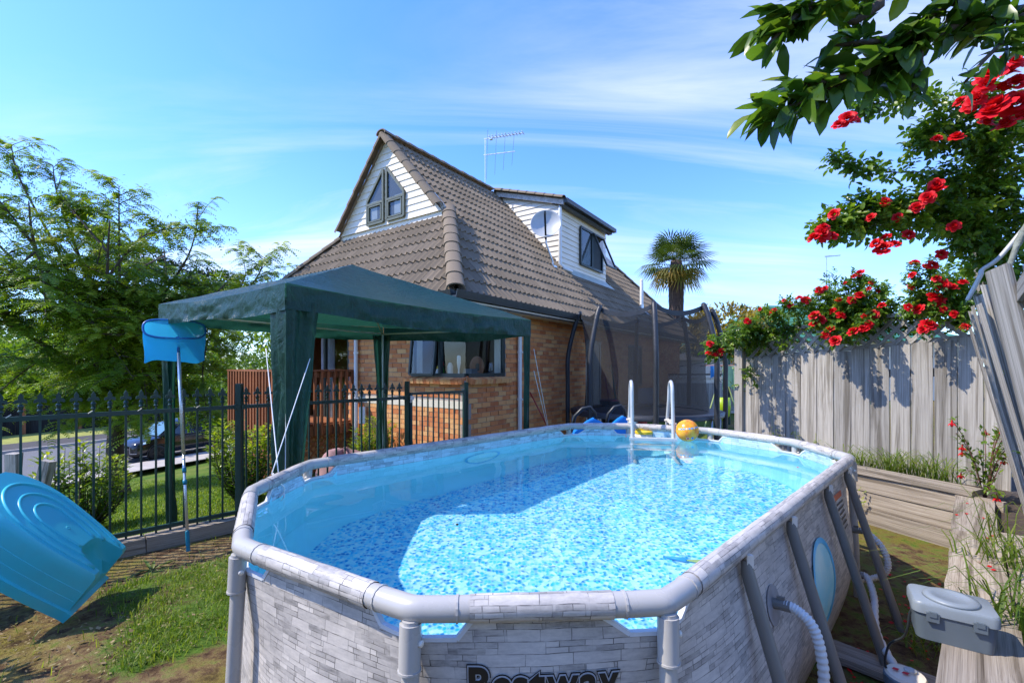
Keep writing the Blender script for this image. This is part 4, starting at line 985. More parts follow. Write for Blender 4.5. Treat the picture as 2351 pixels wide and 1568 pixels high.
for i in range(4):                                 # four sagging roof panels
    a, b = cor[i], cor[(i + 1) % 4]; nu = 14
    I = []
    for r_ in range(nu + 1):
        k = r_ / nu; row = []
        for c in range(nu + 1):
            p = (a.lerp(b, c / nu)).lerp(GP, k); ed = 4 * (c / nu) * (1 - c / nu)
            p = p - up * (0.075 * ed * math.sin(math.pi * min(1, k * 1.05)) * (1 - k * .4)) + up * 0.008 * noise.noise(p * 6)
            p -= up * 0.035 * ed * (1 - k)
            row.append(m.vert(p))
        I.append(row)
    for r_ in range(nu):
        for c in range(nu): m.face((I[r_][c], I[r_][c + 1], I[r_ + 1][c + 1], I[r_ + 1][c]))
m.build('canopy', MT['canopy'], gaz, True)
for i in range(4):                                 # valance with a wavy hem
    a, b = cor[i], cor[(i + 1) % 4]; d = (b - a).normalized(); out = V((d.y, -d.x, 0)).normalized(); out = out if out.dot(a - GP) > 0 else -out
    def vf(u, v, a=a, b=b, out=out, i=i):
        p = a.lerp(b, u); ed = 4 * u * (1 - u); drop = 0.185 + 0.012 * math.sin(u * 9 + i)
        wr = 0.034 * ed * noise.noise(V((u * 11 + i * 7, v * 2.2, 0))) + 0.020 * (.3 + ed) * noise.noise(V((u * 30, v * 5 + u * 8, i)))
        return p - up * (drop * v + 0.035 * ed) + out * (0.006 + wr * (0.3 + v) + 0.02 * v * ed)
    m = MB(); m.grid(vf, 70, 7); m.build('valance', MT['canopy'], gaz, True)
LEGW = 0.19
feet = [V((-1.56, 3.14, 0.0)), V((-3.58, 4.78, -0.10)), V((-1.86, 6.58, -0.15)), V((0.17, 4.95, 0.0))]
for i in range(4):                                 # corner curtains gathered towards the foot
    c = cor[i]; f = feet[i]
    for j in (-1, 1):
        e = (cor[(i + j) % 4] - c).normalized(); e.z = 0
        def cf(u, v, c=c, f=f, e=e, j=j):
            w = lerp(0.235, 0.06, v ** 0.9) if i == 0 else lerp(0.17 if i != 3 else 0.11, 0.035, v ** 0.7)
            base = (c - up * 0.12).lerp(V((f.x, f.y, f.z + 0.05)), v)
            out = V((e.y, -e.x, 0)) * ((0.034 * math.sin(u * 10 + v * 2.5 + i) * (0.25 + v) + 0.03 * noise.noise(V((u * 3, v * 5, j + i * 3)))) * min(1, u * 4))
            return base + e * (u * w) + out
        m = MB(); m.grid(cf, 12, 26); m.build('corner_curtain', MT['canopy'], gaz, True)
fr = plain('pale_painted_tube', (0.55, 0.60, 0.60), 0.35, 0, 0.06)
inset = [c + (V((GP.x, GP.y, 0)) - V((c.x, c.y, 0))).normalized() * 0.05 for c in cor]
for i in range(4):
    c = inset[i]; f = feet[i]; m = MB(); m.tube([V((f.x, f.y, f.z)) + (c - V((f.x, f.y, c.z))) * 0.0, c - up * 0.10], 0.0155, 10); l = sharpen(m.build('leg', fr, gaz), 60)
    m = MB(); m.lathe(f, [(0.045, 0.0), (0.045, 0.012), (0.02, 0.02), (0.02, 0.07)], 14); m.build('foot', MT['white'], l)
    m = MB(); m.tube([c - up * 0.10, inset[(i + 1) % 4] - up * 0.10], 0.011, 8); m.build('eave_bar', fr, gaz, True)
    m = MB(); m.tube([c - up * 0.10, GP - up * 0.05], 0.011, 8); m.build('roof_bar', fr, gaz, True)
def rope(name, label, a, b, n=14, sag=0.0, r=0.0032):
    a, b = V(a), V(b); m = MB(); m.tube([a.lerp(b, k / n) - up * (sag * 4 * (k / n) * (1 - k / n)) for k in range(n + 1)], r, 6); o = m.build(name, MT['rope'], None, True, (a + b) / 2); return tag(o, label, 'rope', 'gazebo guy ropes')
knot = PL(0.92, 2.86, RZ + 0.03)
rope('guy_rope', 'white rope from the outer edge of the nearest gazebo leg to the pool rim', V((-1.73, 3.20, 1.77)), knot)
rope('guy_rope', 'white rope from the inner edge of the nearest gazebo leg to the pool rim', V((-1.42, 3.20, 1.70)), knot + V((-0.03, -0.02, 0)))
rope('guy_rope', 'steeper white rope beside the gazebo leg near the downpipe', V((0.24, 5.0, 1.84)), V((0.52, 5.75, 0.55)))
rope('guy_rope', 'flatter white rope beside the gazebo leg near the downpipe', V((0.24, 4.98, 1.60)), V((0.53, 5.74, 0.53)))
m = MB(); m.tube(catmull([knot + V((-.03, 0, .0)), knot + V((0.0, -.045, -.02)), knot + V((.04, -0.02, -.07)), knot + V((.03, 0, -.11)), knot + V((0.02, -.03, -.13)), knot + V((.05, -.03, -.11)), knot + V((0.03, -.03, -.2))], 5), 0.005, 6); tag(m.build('rope_knot', MT['rope'], None, True, knot), 'white rope knotted round the pool rim below the gazebo leg', 'rope')
# ------------------------------------------------------------------ metal pool fence, gate, sleeper edge
TF = 5.66
fence = thing('metal_fence', PL(1.0, TF, -0.1), 'dark green metal pool fence with spear finials left of the gate', 'fence')
finial = MB()
finial.lathe(V((0, 0, 0)), [(0.013, 0), (0.020, 0.01), (0.013, 0.022), (0.018, 0.04), (0.020, 0.055), (0.011, 0.065), (0.013, 0.075)], 8)
pts = [(0, .075), (.012, .085), (.034, .075), (.043, .084), (.036, .106), (.016, .112), (.017, .135), (0, .168), (-.017, .135), (-.016, .112), (-.036, .106), (-.043, .084), (-.034, .075), (-.012, .085)]
e1 = V((Q, Q, 0)); e2 = V((-Q, Q, 0))
finial.prism([e1 * x + up * z - e2 * 0.008 for x, z in pts], e2 * 0.016)
FM = finial.mesh('finial', MT['green_metal'])
pk = MB(); pk.box(V((0, 0, 0.62)), e1 * 0.0085, e2 * 0.0085, up * 0.66); PKM = pk.mesh('picket', MT['green_metal'])
s_post = 1.42; s_gate = 3.54
sp_ = 0.1135; s = -2.6; k = 0
while s < s_gate - 0.05:
    if abs(s - s_post) > 0.05 and abs(s - s_gate) > 0.05:
        c = PL(s, TF, 0.0); o = place('picket', PKM, fence, Matrix.Translation(c)); f = place('finial', FM, o, Matrix.Translation(c + up * 1.255))
    s += sp_
for z_, nm in ((1.205, 'top_rail'), (0.055, 'bottom_rail')):
    for a, b in ((-2.7, s_post - 0.03), (s_post + 0.03, s_gate - 0.035)):
        m = MB(); m.bar(PL(a, TF, z_), PL(b, TF, z_), 0.034, 0.04); m.build(nm, MT['green_metal'], fence)
for s_, h in ((s_post, 1.46), (s_gate, 1.44)):
    m = MB(); m.abox(PL(s_, TF, 0) + V((-.031, -.031, -0.3)), PL(s_, TF, h) + V((.031, .031, 0))); p_ = m.build('post', MT['green_metal'], fence)
    m = MB(); m.box(PL(s_, TF, 1.205), e1 * 0.05, e2 * 0.026, up * 0.028); m.build('rail_bracket', MT['green_metal'], p_)
for s_ in (0.55, 1.02, -0.3, 2.1, 1.9, -0.75, 0.2):              # cable-tie scraps left on the rail
    m = MB(); m.tube([PL(s_, TF - .02, 1.22), PL(s_ + .03, TF - .03, 1.245)], 0.004, 5); m.build('cable_tie', MT['white'], fence)
s1 = 4.60; gate = thing('metal_gate', PL((s_gate + s1) / 2, TF, 0), 'dark green metal gate of plain bars between fence and house corner', 'gate')
ga, gb_ = s_gate + 0.06, s1 - 0.02
for z_ in (0.08, 1.255): m = MB(); m.bar(PL(ga, TF, z_), PL(gb_, TF, z_), 0.03, 0.035); m.build('rail', MT['green_metal'], gate)
for s_ in (ga, gb_): m = MB(); m.box(PL(s_, TF, 0.67), e1 * 0.019, e2 * 0.017, up * 0.61); m.build('stile', MT['green_metal'], gate)
nb = 9; bm_ = MB(); bm_.box(V((0, 0, 0.668)), e1 * 0.0085, e2 * 0.0085, up * 0.57); bme = bm_.mesh('bar', MT['green_metal'])
for k in range(nb): place('bar', bme, gate, Matrix.Translation(PL(ga + (gb_ - ga) * (k + 1) / (nb + 1), TF, 0)))
m = MB(); m.abox(PL(s1 + 0.03, TF, -.2) + V((-.03, -.03, 0)), PL(s1 + 0.03, TF, 1.40) + V((.03, .03, 0))); m.build('hinge_post', MT['green_metal'], gate)
m = MB(); m.box(PL(ga - 0.01, TF - 0.03, 1.20), e1 * 0.03, e2 * 0.02, up * 0.03); m.lathe(PL(ga - 0.04, TF - 0.05, 1.15), [(0.014, 0), (0.014, .02)], 10, -e2); m.build('latch', MT['steel'], gate)
for k in range(4):
    a = -2.6 + k * 1.6; b = min(a + 1.595, 3.5)
    o = plank('sleeper_edging', None, PL(a, TF - 0.03, -0.06), PL(b, TF - 0.03, -0.06), 0.17, 0.14, e2, 'sleeper'); tag(o, ['grey timber sleeper under the fence, behind the blue sandpit', 'grey timber sleeper under the fence, beside the leaf net pole', 'grey timber sleeper under the fence, nearest the green post', 'grey timber sleeper under the fence, behind the pool rim'][k], 'sleeper', 'sleepers under the metal fence')
# ------------------------------------------------------------------ leaf net on a pole
net = thing('leaf_skimmer', V((-3.08, 4.33, -0.13)), 'blue leaf skimmer net on a silver pole leaning on the fence', 'pool net')
p0 = W[net] + up * 0.02; p1 = V((-3.40, 4.63, 1.93)); alu = plain('brushed_aluminium', (0.72, 0.73, 0.74), 0.3, 0.75, 0.05); teal = plain('teal_grip', (0.0, 0.20, 0.30), 0.4, 0, 0.1)
q = lambda k: p0.lerp(p1, k)
m = MB(); m.tube([q(0.05), q(0.46)], 0.0125, 12); m.build('lower_pole', alu, net, True); m = MB(); m.tube([q(0.44), q(0.93)], 0.0155, 12); m.build('upper_pole', alu, net, True)
m = MB(); pts = [q(k / 40 * 0.09) for k in range(41)]; m.tube(pts, [0.0165 + 0.0015 * (j % 2) for j in range(41)], 12); m.build('end_grip', teal, net, True)
for k in (0.30, 0.355): m = MB(); m.tube([q(k), q(k + 0.022)], 0.018, 12); m.build('clamp_ring', teal, net, True)
nx = V((0.76, 0.65, 0)).normalized(); nz = up; nc = p1 + nx * -0.02
blue = plain('blue_plastic_hoop', (0.005, 0.13, 0.42), 0.35, 0, 0.05)
hoop = [nc + nx * (0.255 * math.copysign(abs(math.cos(a)) ** 0.55, math.cos(a))) + nz * (0.095 + 0.095 * math.copysign(abs(math.sin(a)) ** 0.7, math.sin(a))) + V((-.65, .76, 0)) * (0.05 * math.sin(a)) for a in (2 * math.pi * k / 40 for k in range(40))]
m = MB(); m.tube(hoop, 0.010, 8, closed=True); m.build('hoop', blue, net, True)
m = MB(); m.tube([q(0.93), p1 + up * .02, nc - nz * 0.0], 0.013, 10); m.build('neck', blue, net, True)
n = NT('blue_mesh_net'); n.set((0.03, 0.50, 0.82), 0.5); tb = n.new('BsdfTransparent'); tl = n.new('BsdfTranslucent'); tl.inputs[0].default_value = (0.05, 0.6, 0.95, 1); mx = n.new('MixShader'); mx.inputs[0].default_value = 0.5; n.lk(n.b.outputs[0], mx.inputs[1]); n.lk(tl.outputs[0], mx.inputs[2]); mx2 = n.new('MixShader'); mx2.inputs[0].default_value = 0.12; n.lk(mx.outputs[0], mx2.inputs[1]); n.lk(tb.outputs[0], mx2.inputs[2]); n.lk(mx2.outputs[0], n.out.inputs[0])
def bag(u, v, back):
    a = math.pi * u; x = 0.255 * math.copysign(abs(math.cos(a)) ** 0.55, math.cos(a)) * (1 - 0.03 * v + 0.02 * math.sin(v * 6)); ztop_ = (0.19 if back else 0.0) * math.sin(a) ** 0.7
    z = lerp(ztop_ + 0.0, -0.235 + 0.016 * math.sin(u * 11 + 1), v) if back else lerp(0.095 - 0.095 * math.sin(a) ** 0.7, -0.235 + 0.016 * math.sin(u * 11 + 1), v)
    return nc + nx * x + nz * (z if not back else lerp(0.095 + 0.095 * math.sin(a) ** 0.7, -0.235 + 0.016 * math.sin(u * 11 + 1), v)) + V((-.65, .76, 0)) * ((0.05 if back else -0.05) * math.sin(a) * (1 - v) + 0.01 * math.sin(u * 9 + v * 5))
m = MB(); m.grid(lambda u, v: bag(u, v, True), 30, 10); m.grid(lambda u, v: bag(u, v, False), 30, 10); m.build('mesh_bag', n.m, net, True)
# ------------------------------------------------------------------ upturned plastic sandpit
sand = thing('boat_sandpit', V((-3.15, 3.37, -0.05)), 'turquoise plastic boat-shaped sandpit tipped on its bow, hull ridges facing up', 'sandpit')
AL = V((-0.621, -0.267, 0.737)).normalized(); AW = V((-0.372, 0.928, 0.02)); AW = (AW - AL * AW.dot(AL)).normalized(); AN = AL.cross(AW); AN = AN if AN.z > 0 else -AN
SB = V((-3.04, 3.23, 0.02))
def SPt(l, w, h): return SB + AL * l + AW * w + AN * h
TL_ = 0.98
def halfw(l):
    k = max(0.0, min(1.0, l / TL_)); a = 0.262 + 0.085 * math.sin(min(1.0, k / 0.62) * math.pi / 2)
    return a if k < 0.60 else a * math.sqrt(max(0.0, 1 - ((k - 0.60) / 0.40) ** 2 * 0.97))
H_ = 0.275
def outline(scale, h, l0, bulge=0.0, n=26):
    L = TL_; pts = []
    for i in range(n + 1): l = l0 + (L - 2 * l0 * 0.6) * i / n; pts.append((l, halfw(l) * scale))
    w0 = pts[0][1]; kh = sstep((h - 0.05) / 0.18); bow = []
    for q in range(1, 16):
        w = w0 * (1 - 2 * q / 16); c_ = max(0.0, 1 - (abs(w) / (w0 * 0.72)) ** 4) ** 0.5; bow.append(SPt(l0 + kh * 0.20 * c_, w, h))
    return [SPt(l, -w, h) for l, w in pts] + [SPt(l, w, h) for l, w in reversed(pts)] + bow
rings = [outline(1.06, -0.03, -0.035), outline(1.06, 0.03, -0.035), outline(1.0, 0.035, 0.0), outline(0.985, 0.09, 0.010), outline(0.975, 0.092, 0.013), outline(0.965, 0.155, 0.022), outline(0.955, 0.157, 0.025), outline(0.94, 0.225, 0.035), outline(0.925, 0.258, 0.045), outline(0.89, H_, 0.065)]
m = MB(); I = [[m.vert(p) for p in r_] for r_ in rings]; k = len(I[0])
for A, B in zip(I, I[1:]):
    for j in range(k): m.face((A[j], A[(j + 1) % k], B[(j + 1) % k], B[j]))
m.face(I[-1]); tq = plain('turquoise_plastic', (0.045, 0.50, 0.60), 0.36, 0, 0.06, 2.5, dirt=(0.07, 0.33, 0.38)); hull = sharpen(m.build('hull', tq, sand), 38)
for sc_, l_, l1 in ((0.80, 0.10, 0.86), (0.58, 0.20, 0.76), (0.36, 0.26, 0.66)):   # moulded ridges
    w_ = 0.335 * sc_; rA = min(w_ * 1.1, 0.3)
    left = [SPt(l_, -w_ * 0.74, H_), SPt(lerp(l_, l1 - rA, .5), -w_ * 0.92, H_), SPt(l1 - rA, -w_, H_)]
    arc = [SPt(l1 - rA + rA * math.sin(a), -w_ * math.cos(a), H_) for a in (math.pi * i / 14 for i in range(15))]
    right = [SPt(l1 - rA, w_, H_), SPt(lerp(l_, l1 - rA, .5), w_ * 0.92, H_), SPt(l_, w_ * 0.74, H_)]
    m = MB(); m.tube(catmull(left + arc[1:-1] + right, 3), 0.011, 8); m.build('moulded_ridge', tq, sand, True)
m = MB(); m.lathe(SPt(0.42, 0.0, H_), [(0.014, -0.004), (0.014, 0.003), (0.009, 0.004), (0.008, 0.001)], 14, AN); m.build('mould_mark', tq, sand, True)

sb = thing('black_bucket', V((-3.92, 3.02, -0.05)), 'black bucket at the left edge that props up the turquoise sandpit', 'bucket'); m = MB(); m.lathe(W[sb], [(0.20, 0.0), (0.24, 0.34), (0.26, 0.35), (0.26, 0.38)], 22); sharpen(m.build('body', MT['black'], sb), 40); m = MB(); m.tube([W[sb] + V((math.cos(a) * .25, .02, .36 + math.sin(a) * .10)) for a in (math.pi * k / 12 for k in range(13))], .008, 6); m.build('handle', MT['steel'], sb)
# ------------------------------------------------------------------ timber deck in front of the sliding door
deck = thing('timber_deck', HL(-0.65, 4.1, 0), 'red-brown stained timber deck with baluster railing at the house door', 'deck')
DP0, DP1, DSF = 3.0, 5.25, -1.32; dzf = 0.56
for i in range(12):
    s = DSF + 0.06 + i * 0.112
    if s < -0.02: plank('deck_board', deck, HL(s, DP0 + 0.02, dzf), HL(s, DP1, dzf), 0.105, 0.03, D1, 'stain')
for a, b in ((HL(DSF, DP0, 0.44), HL(DSF, DP1, 0.44)), (HL(DSF, DP0, 0.44), HL(-0.01, DP0, 0.44)), (HL(DSF, DP1, 0.44), HL(-0.01, DP1, 0.44))): plank('fascia_board', deck, a, b, 0.2, 0.04, up, 'stain')
for a, b in ((HL(DSF - 0.01, DP0 - 0.02, 1.575), HL(DSF - 0.01, DP1 + 0.03, 1.575)), (HL(DSF - 0.01, DP0 - 0.01, 1.577), HL(-0.01, DP0 - 0.01, 1.577)), (HL(DSF - 0.01, DP1, 1.577), HL(-0.01, DP1, 1.577))): plank('handrail', deck, a, b, 0.10, 0.035, (D1 if abs((b - a).dot(D2)) > .5 else D2), 'stain')
for a, b in ((HL(DSF + 0.01, DP0, 1.50), HL(DSF + 0.01, DP1, 1.50)), (HL(DSF, DP0 + 0.01, 1.50), HL(-0.01, DP0 + 0.01, 1.50))): plank('under_rail', deck, a, b, 0.11, 0.03, up, 'stain')
k = 0
for i in range(20): plank('baluster', deck, HL(DSF - 0.042, DP0 + 0.03 + i * 0.115, 0.36), HL(DSF - 0.042, DP0 + 0.03 + i * 0.115, 1.555), 0.045, 0.042, D2, 'stain', 0.02)
for i in range(10): plank('baluster', deck, HL(DSF + 0.06 + i * 0.135, DP0 - 0.042, 0.36), HL(DSF + 0.06 + i * 0.135, DP0 - 0.042, 1.555), 0.045, 0.042, D1, 'stain', 0.02)
for q in range(-3, 15):                             # lattice skirt under the deck
    for face_ in (0, 1):
        L = 2.25 if face_ == 0 else 1.31; F_ = (lambda u, z: HL(DSF + 0.03, DP0 + u, z)) if face_ == 0 else (lambda u, z: HL(DSF + u, DP0 + 0.03, z))
        for dg in (0, 1):
            u0 = q * 0.16; z0, z1 = -0.62, 0.36; w_ = z1 - z0
            a, b = (u0, u0 + w_) if dg == 0 else (u0 + w_, u0); ks = [0.0, 1.0]
            for lim, cmp in ((0.0, -1), (L, 1)):
                pass
            def clip(a, b, lo, hi):
                t0, t1 = 0.0, 1.0; d = b - a
                for bound, sg in ((lo, 1), (hi, -1)):
                    va, vb = sg * (a - bound), sg * (b - bound)
                    if va < 0 and vb < 0: return None
                    if va < 0: t0 = max(t0, va / (va - vb))
                    elif vb < 0: t1 = min(t1, va / (va - vb))
                return (t0, t1) if t1 - t0 > 0.05 else None
            c = clip(a, b, 0.0, L)
            if c: 
                ofs = 0.006 * dg
                A_, B_ = F_(lerp(a, b, c[0]), lerp(z0, z1, c[0])), F_(lerp(a, b, c[1]), lerp(z0, z1, c[1])); sh = (D1 if face_ == 0 else D2) * ofs
                plank('lattice_slat', deck, A_ + sh, B_ + sh, 0.04, 0.005, (B_ - A_).cross(D1 if face_ == 0 else D2), 'stain', 0.02)
bb = thing('bean_bag', HL(-1.35, 1.38, -0.56), 'dusty pink bean bag slumped below the deck', 'bean bag')
m = MB(); m.grid(lambda u, v: W[bb] + V((math.cos(2 * math.pi * u) * math.sin(math.pi * v) ** 0.7 * 0.42, math.sin(2 * math.pi * u) * math.sin(math.pi * v) ** 0.7 * 0.36, 0.52 - 0.58 * math.cos(math.pi * (1 - v)) * .6 + .14 * noise.noise(V((math.cos(6.283 * u) * 1.6, math.sin(6.283 * u) * 1.6, v * 4)))))
       , 28, 14); m.build('cover', plain('dusty_pink_cloth', (0.30, 0.17, 0.17), 0.9, 0, 0.25, 5, 0.5, 14), bb, True)
# ------------------------------------------------------------------ things on the window ledge
def small(name, label, cat, s, p, prof, mat, n=16, z=1.452):
    o = thing(name, HL(s, p, z), label, cat); m = MB(); m.lathe(HL(s, p, z), prof, n); sharpen(m.build('body', mat, o), 45); return o
wh = MT['white']
b_ = small('white_flask', 'tall white plastic flask on the kitchen window ledge', 'flask', 0.16, 0.50, [(0.05, 0), (0.052, 0.01), (0.052, 0.20), (0.045, 0.22), (0.038, 0.24), (0.03, 0.26), (0.008, 0.27)], wh)
b_ = small('stick_blender', 'white stick blender standing on the kitchen window ledge', 'blender', 0.16, 0.30, [(0.045, 0), (0.045, 0.015), (0.018, 0.04), (0.014, 0.14), (0.022, 0.18), (0.034, 0.26), (0.033, 0.37), (0.02, 0.39)], wh)
b_ = small('spray_bottle', 'white bottle with yellow cap behind the open window sash', 'bottle', 0.16, 0.80, [(0.035, 0), (0.036, 0.10), (0.02, 0.15), (0.012, 0.16)], wh); m = MB(); m.lathe(W[b_], [(0.018, 0.16), (0.015, 0.19), (0.006, 0.21)], 10); m.build('cap', yl, b_)
b_ = small('green_bottle', 'green bottle with red nozzle behind the open window sash', 'bottle', 0.18, 0.70, [(0.03, 0), (0.032, 0.12), (0.014, 0.19), (0.012, 0.22)], plain('green_plastic', (0.08, 0.35, 0.03), 0.4)); m = MB(); m.lathe(W[b_], [(0.02, 0.22), (0.024, 0.25), (0.012, 0.29)], 10); m.build('nozzle', plain('red_plastic', (0.6, 0.02, 0.02), 0.4), b_)
wd_ = thing('round_board', HL(0.45, 0.14, 1.452), 'round wooden board with dark label leaning inside the kitchen window', 'board'); c = W[wd_] + up * 0.19; fx = -D2
m = MB(); m.lathe(c, [(0.17, -0.008), (0.19, -0.006), (0.19, 0.012)], 36, fx); m.lathe(c, [(0.19, 0.012), (0.172, 0.016), (0.17, 0.010)], 36, fx, False); m.build('rim', plain('brown_rim', (0.25, 0.09, 0.035), 0.5), wd_, False)
m = MB(); m.lathe(c, [(0.168, 0.006), (0.168, 0.011)], 36, fx); m.build('face', plain('pale_wood_disc', (0.50, 0.30, 0.16), 0.6), wd_)
m = MB(); m.prism([c + fx * 0.0125 + D1 * x + up * y for x, y in ((-.05, -.05), (-.02, -.07), (.03, -.07), (.05, -.05), (.05, .05), (0, .075), (-.05, .05))], fx * 0.004); m.build('label', MT['black'], wd_)
ck = thing('cookware_pile', HL(0.30, 0.10, 1.452), 'dark kitchen appliance and dishes at the window corner', 'appliance')
m = MB(); m.box(W[ck] + up * 0.05 + D2 * .05, D1 * 0.10, D2 * 0.10, up * 0.05); m.box(W[ck] + up * 0.13 + D2 * .06, D1 * 0.08, D2 * 0.09, up * 0.03); m.build('body', plain('dark_slate_plastic', (0.05, 0.07, 0.09), 0.4), ck)
m = MB(); m.lathe(HL(0.85, 0.14, 1.452), [(0.05, 0), (0.055, 0.10), (0.05, 0.11)], 16); jug = thing('blender_jug', HL(0.85, 0.14, 1.452), 'small jug blender at the side end of the kitchen window', 'blender'); m.build('motor_base', MT['black'], jug, True)
m = MB(); m.lathe(HL(0.85, 0.14, 1.452), [(0.05, 0.11), (0.05, 0.14), (0.035, 0.27), (0.03, 0.28)], 16); m.build('jug', glassmat('clear_jug', (.8, .82, .82), 2.0), jug, True)
# ------------------------------------------------------------------ timber fence with lattice
fdir = (F1F - F1N).normalized(); fn = V((-fdir.y, fdir.x, 0)); fn = fn if fn.dot(V((-1, -1, 0))) > 0 else -fn; FL = (F1F - F1N).length
tf = thing('timber_fence', F1N.lerp(F1F, 0.5), 'grey weathered paling fence with lattice top behind the pool', 'fence')
def ftop(k): return lerp(1.95, 1.745, k)            # k 0 near .. 1 far
NPAL = 13
for i in range(-1, NPAL):
    k = (i + 0.5) / NPAL; c = F1N.lerp(F1F, k); w_ = FL / NPAL - R.uniform(0.004, 0.014)
    plank('paling', tf, c + up * (0.30 if i > -1 else .3), c + up * (ftop(k) + R.uniform(-.012, .012)) + fdir * R.uniform(-.006, .006), w_, 0.021, fdir, 'timber', 0.012)
plank('backing_rail', tf, F1N - fn * 0.04 + up * 0.6, F1F - fn * 0.04 + up * 0.6, 0.09, 0.045, up, 'timber'); plank('backing_rail', tf, F1N - fn * 0.04 + up * 1.6, F1F - fn * 0.04 + up * 1.5, 0.09, 0.045, up, 'timber')
plank('cap_rail', tf, F1N + up * (ftop(0) + 0.33) - fn * 0.0 - fdir * 0.1, F1F + up * (ftop(1) + 0.385), 0.11, 0.045, fn, 'timber', 0.05)
plank('lattice_rail', tf, F1N + up * (ftop(0) + 0.015) - fn * 0.02, F1F + up * (ftop(1) + 0.015) - fn * 0.02, 0.05, 0.03, up, 'timber')
q = -0.3
while q < FL:
    for dg in (0, 1):
        h = 0.32; a, b = (q, q + h) if dg == 0 else (q + h, q); z0, z1 = 0.0, 1.0; t0 = 0.0; t1 = 1.0
        if min(a, b) < 0 or max(a, b) > FL: continue
        A_ = F1N + fdir * a + up * (ftop(a / FL) + 0.01); B_ = F1N + fdir * b + up * (ftop(b / FL) + 0.345); ofs = fn * (0.006 + 0.007 * dg)
        plank('lattice_slat', tf, A_ + ofs, B_ + ofs, 0.042, 0.006, (B_ - A_).cross(fn), 'timber', 0.02)
    q += 0.142
plank('end_post', tf, F1F + fdir * 0.08 + up * -0.2, F1F + fdir * 0.08 + up * 2.10, 0.125, 0.115, fn, 'timber', 0.03)
# near fence seen edge-on, leaning towards the pool
nf = thing('leaning_fence', PL(4.5, -0.25, 0.4), 'leaning grey paling fence seen edge-on at the right of the picture', 'fence')
for i in range(15):
    s = 6.35 - i * 0.27 + R.uniform(-.02, .02); tb_, tt = -0.40 + R.uniform(-.03, .03), -0.095 + R.uniform(-.045, .045)
    if i >= 12: tb_ -= 0.06; tt -= 0.10
    h = (2.36 - i * 0.025 + R.uniform(-.05, .05)) * (0.92 if i < 3 else 1)
    plank('paling', nf, PL(s, tb_, 0.35), PL(s - R.uniform(0, .06), tt, h), 0.165, 0.02, PL(0.94, 0.34 * R.uniform(0.5, 1.4) * (1 if i % 2 else -1)), 'timber', 0.02)
    if i % 2 == 0 and i < 13: plank('batten', nf, PL(s - 0.13, tb_ + 0.035, 0.35), PL(s - 0.15, tt + 0.04, h - 0.12), 0.05, 0.022, PL(1, 0), 'timber', 0.03)
for z_, tt in ((0.9, -0.34), (2.0, -0.19)): plank('rail', nf, PL(6.4, tt, z_), PL(2.4, tt, z_), 0.09, 0.045, up, 'timber')
def px3(x, y, Y): return V(((x - 1175.5) / 1045 * Y, Y, 1.64 - (y - 843) / 1045 * Y))
for i in range(4): plank('loose_batten', nf, px3(2246 + 9 * i, 680, 3.5), px3(2232 + 10 * i, 520, 3.5), 0.022, 0.018, V((1, -1, 0)), 'timber', 0.03)
plank('rafter', nf, px3(2242, 448, 3.35), px3(2385, 205, 3.2), 0.085, 0.04, up, 'timber', 0.04)
gp = thing('grey_conduit', px3(2253, 621, 2.9), 'bent grey plastic pipe tied across the top of the leaning fence', 'pipe')
m = MB(); m.tube(catmull([px3(2385, 490, 2.75), px3(2351, 525, 2.8), px3(2293, 593, 2.85), px3(2256, 619, 2.9), px3(2250, 635, 2.9), px3(2221, 690, 2.95)], 6), 0.0125, 10); m.build('pipe', plain('grey_conduit', (0.45, 0.47, 0.48), 0.4, 0, 0.1), gp, True)
m = MB(); m.tube(catmull([px3(2390, 470, 2.6), px3(2342, 548, 2.65), px3(2318, 610, 2.65), px3(2294, 665, 2.7), px3(2274, 716, 2.7)], 6), [0.019] * 8 + [0.014] * 17, 8); cane = m.build('old_cane', plain('lichened_branch', (0.20, 0.22, 0.19), 0.9, 0, 0.4, 20, 0.8, 60), None, True, px3(2318, 610, 2.65)); tag(cane, 'thick lichened grey cane hanging in front of the leaning fence', 'branch')
# ------------------------------------------------------------------ retaining walls and garden bed
WA, WB = V((4.02, 3.97, 0)), V((3.25, 5.96, 0)); wd1 = (WB - WA).normalized(); wn1 = V((-wd1.y, wd1.x, 0)); wn1 = wn1 if wn1.x < 0 else -wn1
rw = thing('retaining_wall', WA.lerp(WB, .4), 'low retaining wall of stacked timber sleepers along the paling fence', 'retaining wall')
plank('cap_board', rw, WA + up * 0.535 - wn1 * 0.09, WB + up * 0.535 - wn1 * 0.09, 0.22, 0.05, wn1, 'sleeper', 0.03)
for i in range(4): plank('sleeper', rw, WA + up * (0.425 - i * 0.175) - wn1 * (0.03 + 0.012 * (i % 2)) - wd1 * 0.2, WB + up * (0.425 - i * 0.175) - wn1 * (0.03 + .012 * (i % 2)), 0.168, 0.05, up, 'sleeper', 0.03)
rw2 = thing('sleeper_wall', PL(3.3, -0.03, 0.2), 'wide sleeper wall running beside the pool, carrying the grey box', 'retaining wall')
for a, b in ((0.95, 3.05), (3.06, 4.45), (4.46, 5.72)): plank('cap_sleeper', rw2, PL(a, -0.035, 0.45), PL(b, -0.045, 0.45), 0.235, 0.10, e2, 'sleeper', 0.03)
plank('inner_sleeper', rw2, PL(3.4, -0.26, 0.44), PL(4.7, -0.27, 0.43), 0.20, 0.10, e2, 'sleeper', 0.03)
for i in range(2): plank('sleeper', rw2, PL(0.95, -0.02, 0.31 - i * 0.185), PL(5.68, -0.03, 0.31 - i * 0.185), 0.18, 0.16, up, 'sleeper', 0.03)
MT['bark'] = plain('garden_soil', (0.055, 0.038, 0.025), 0.95, 0, 0.5, 25, 0.9, 60)
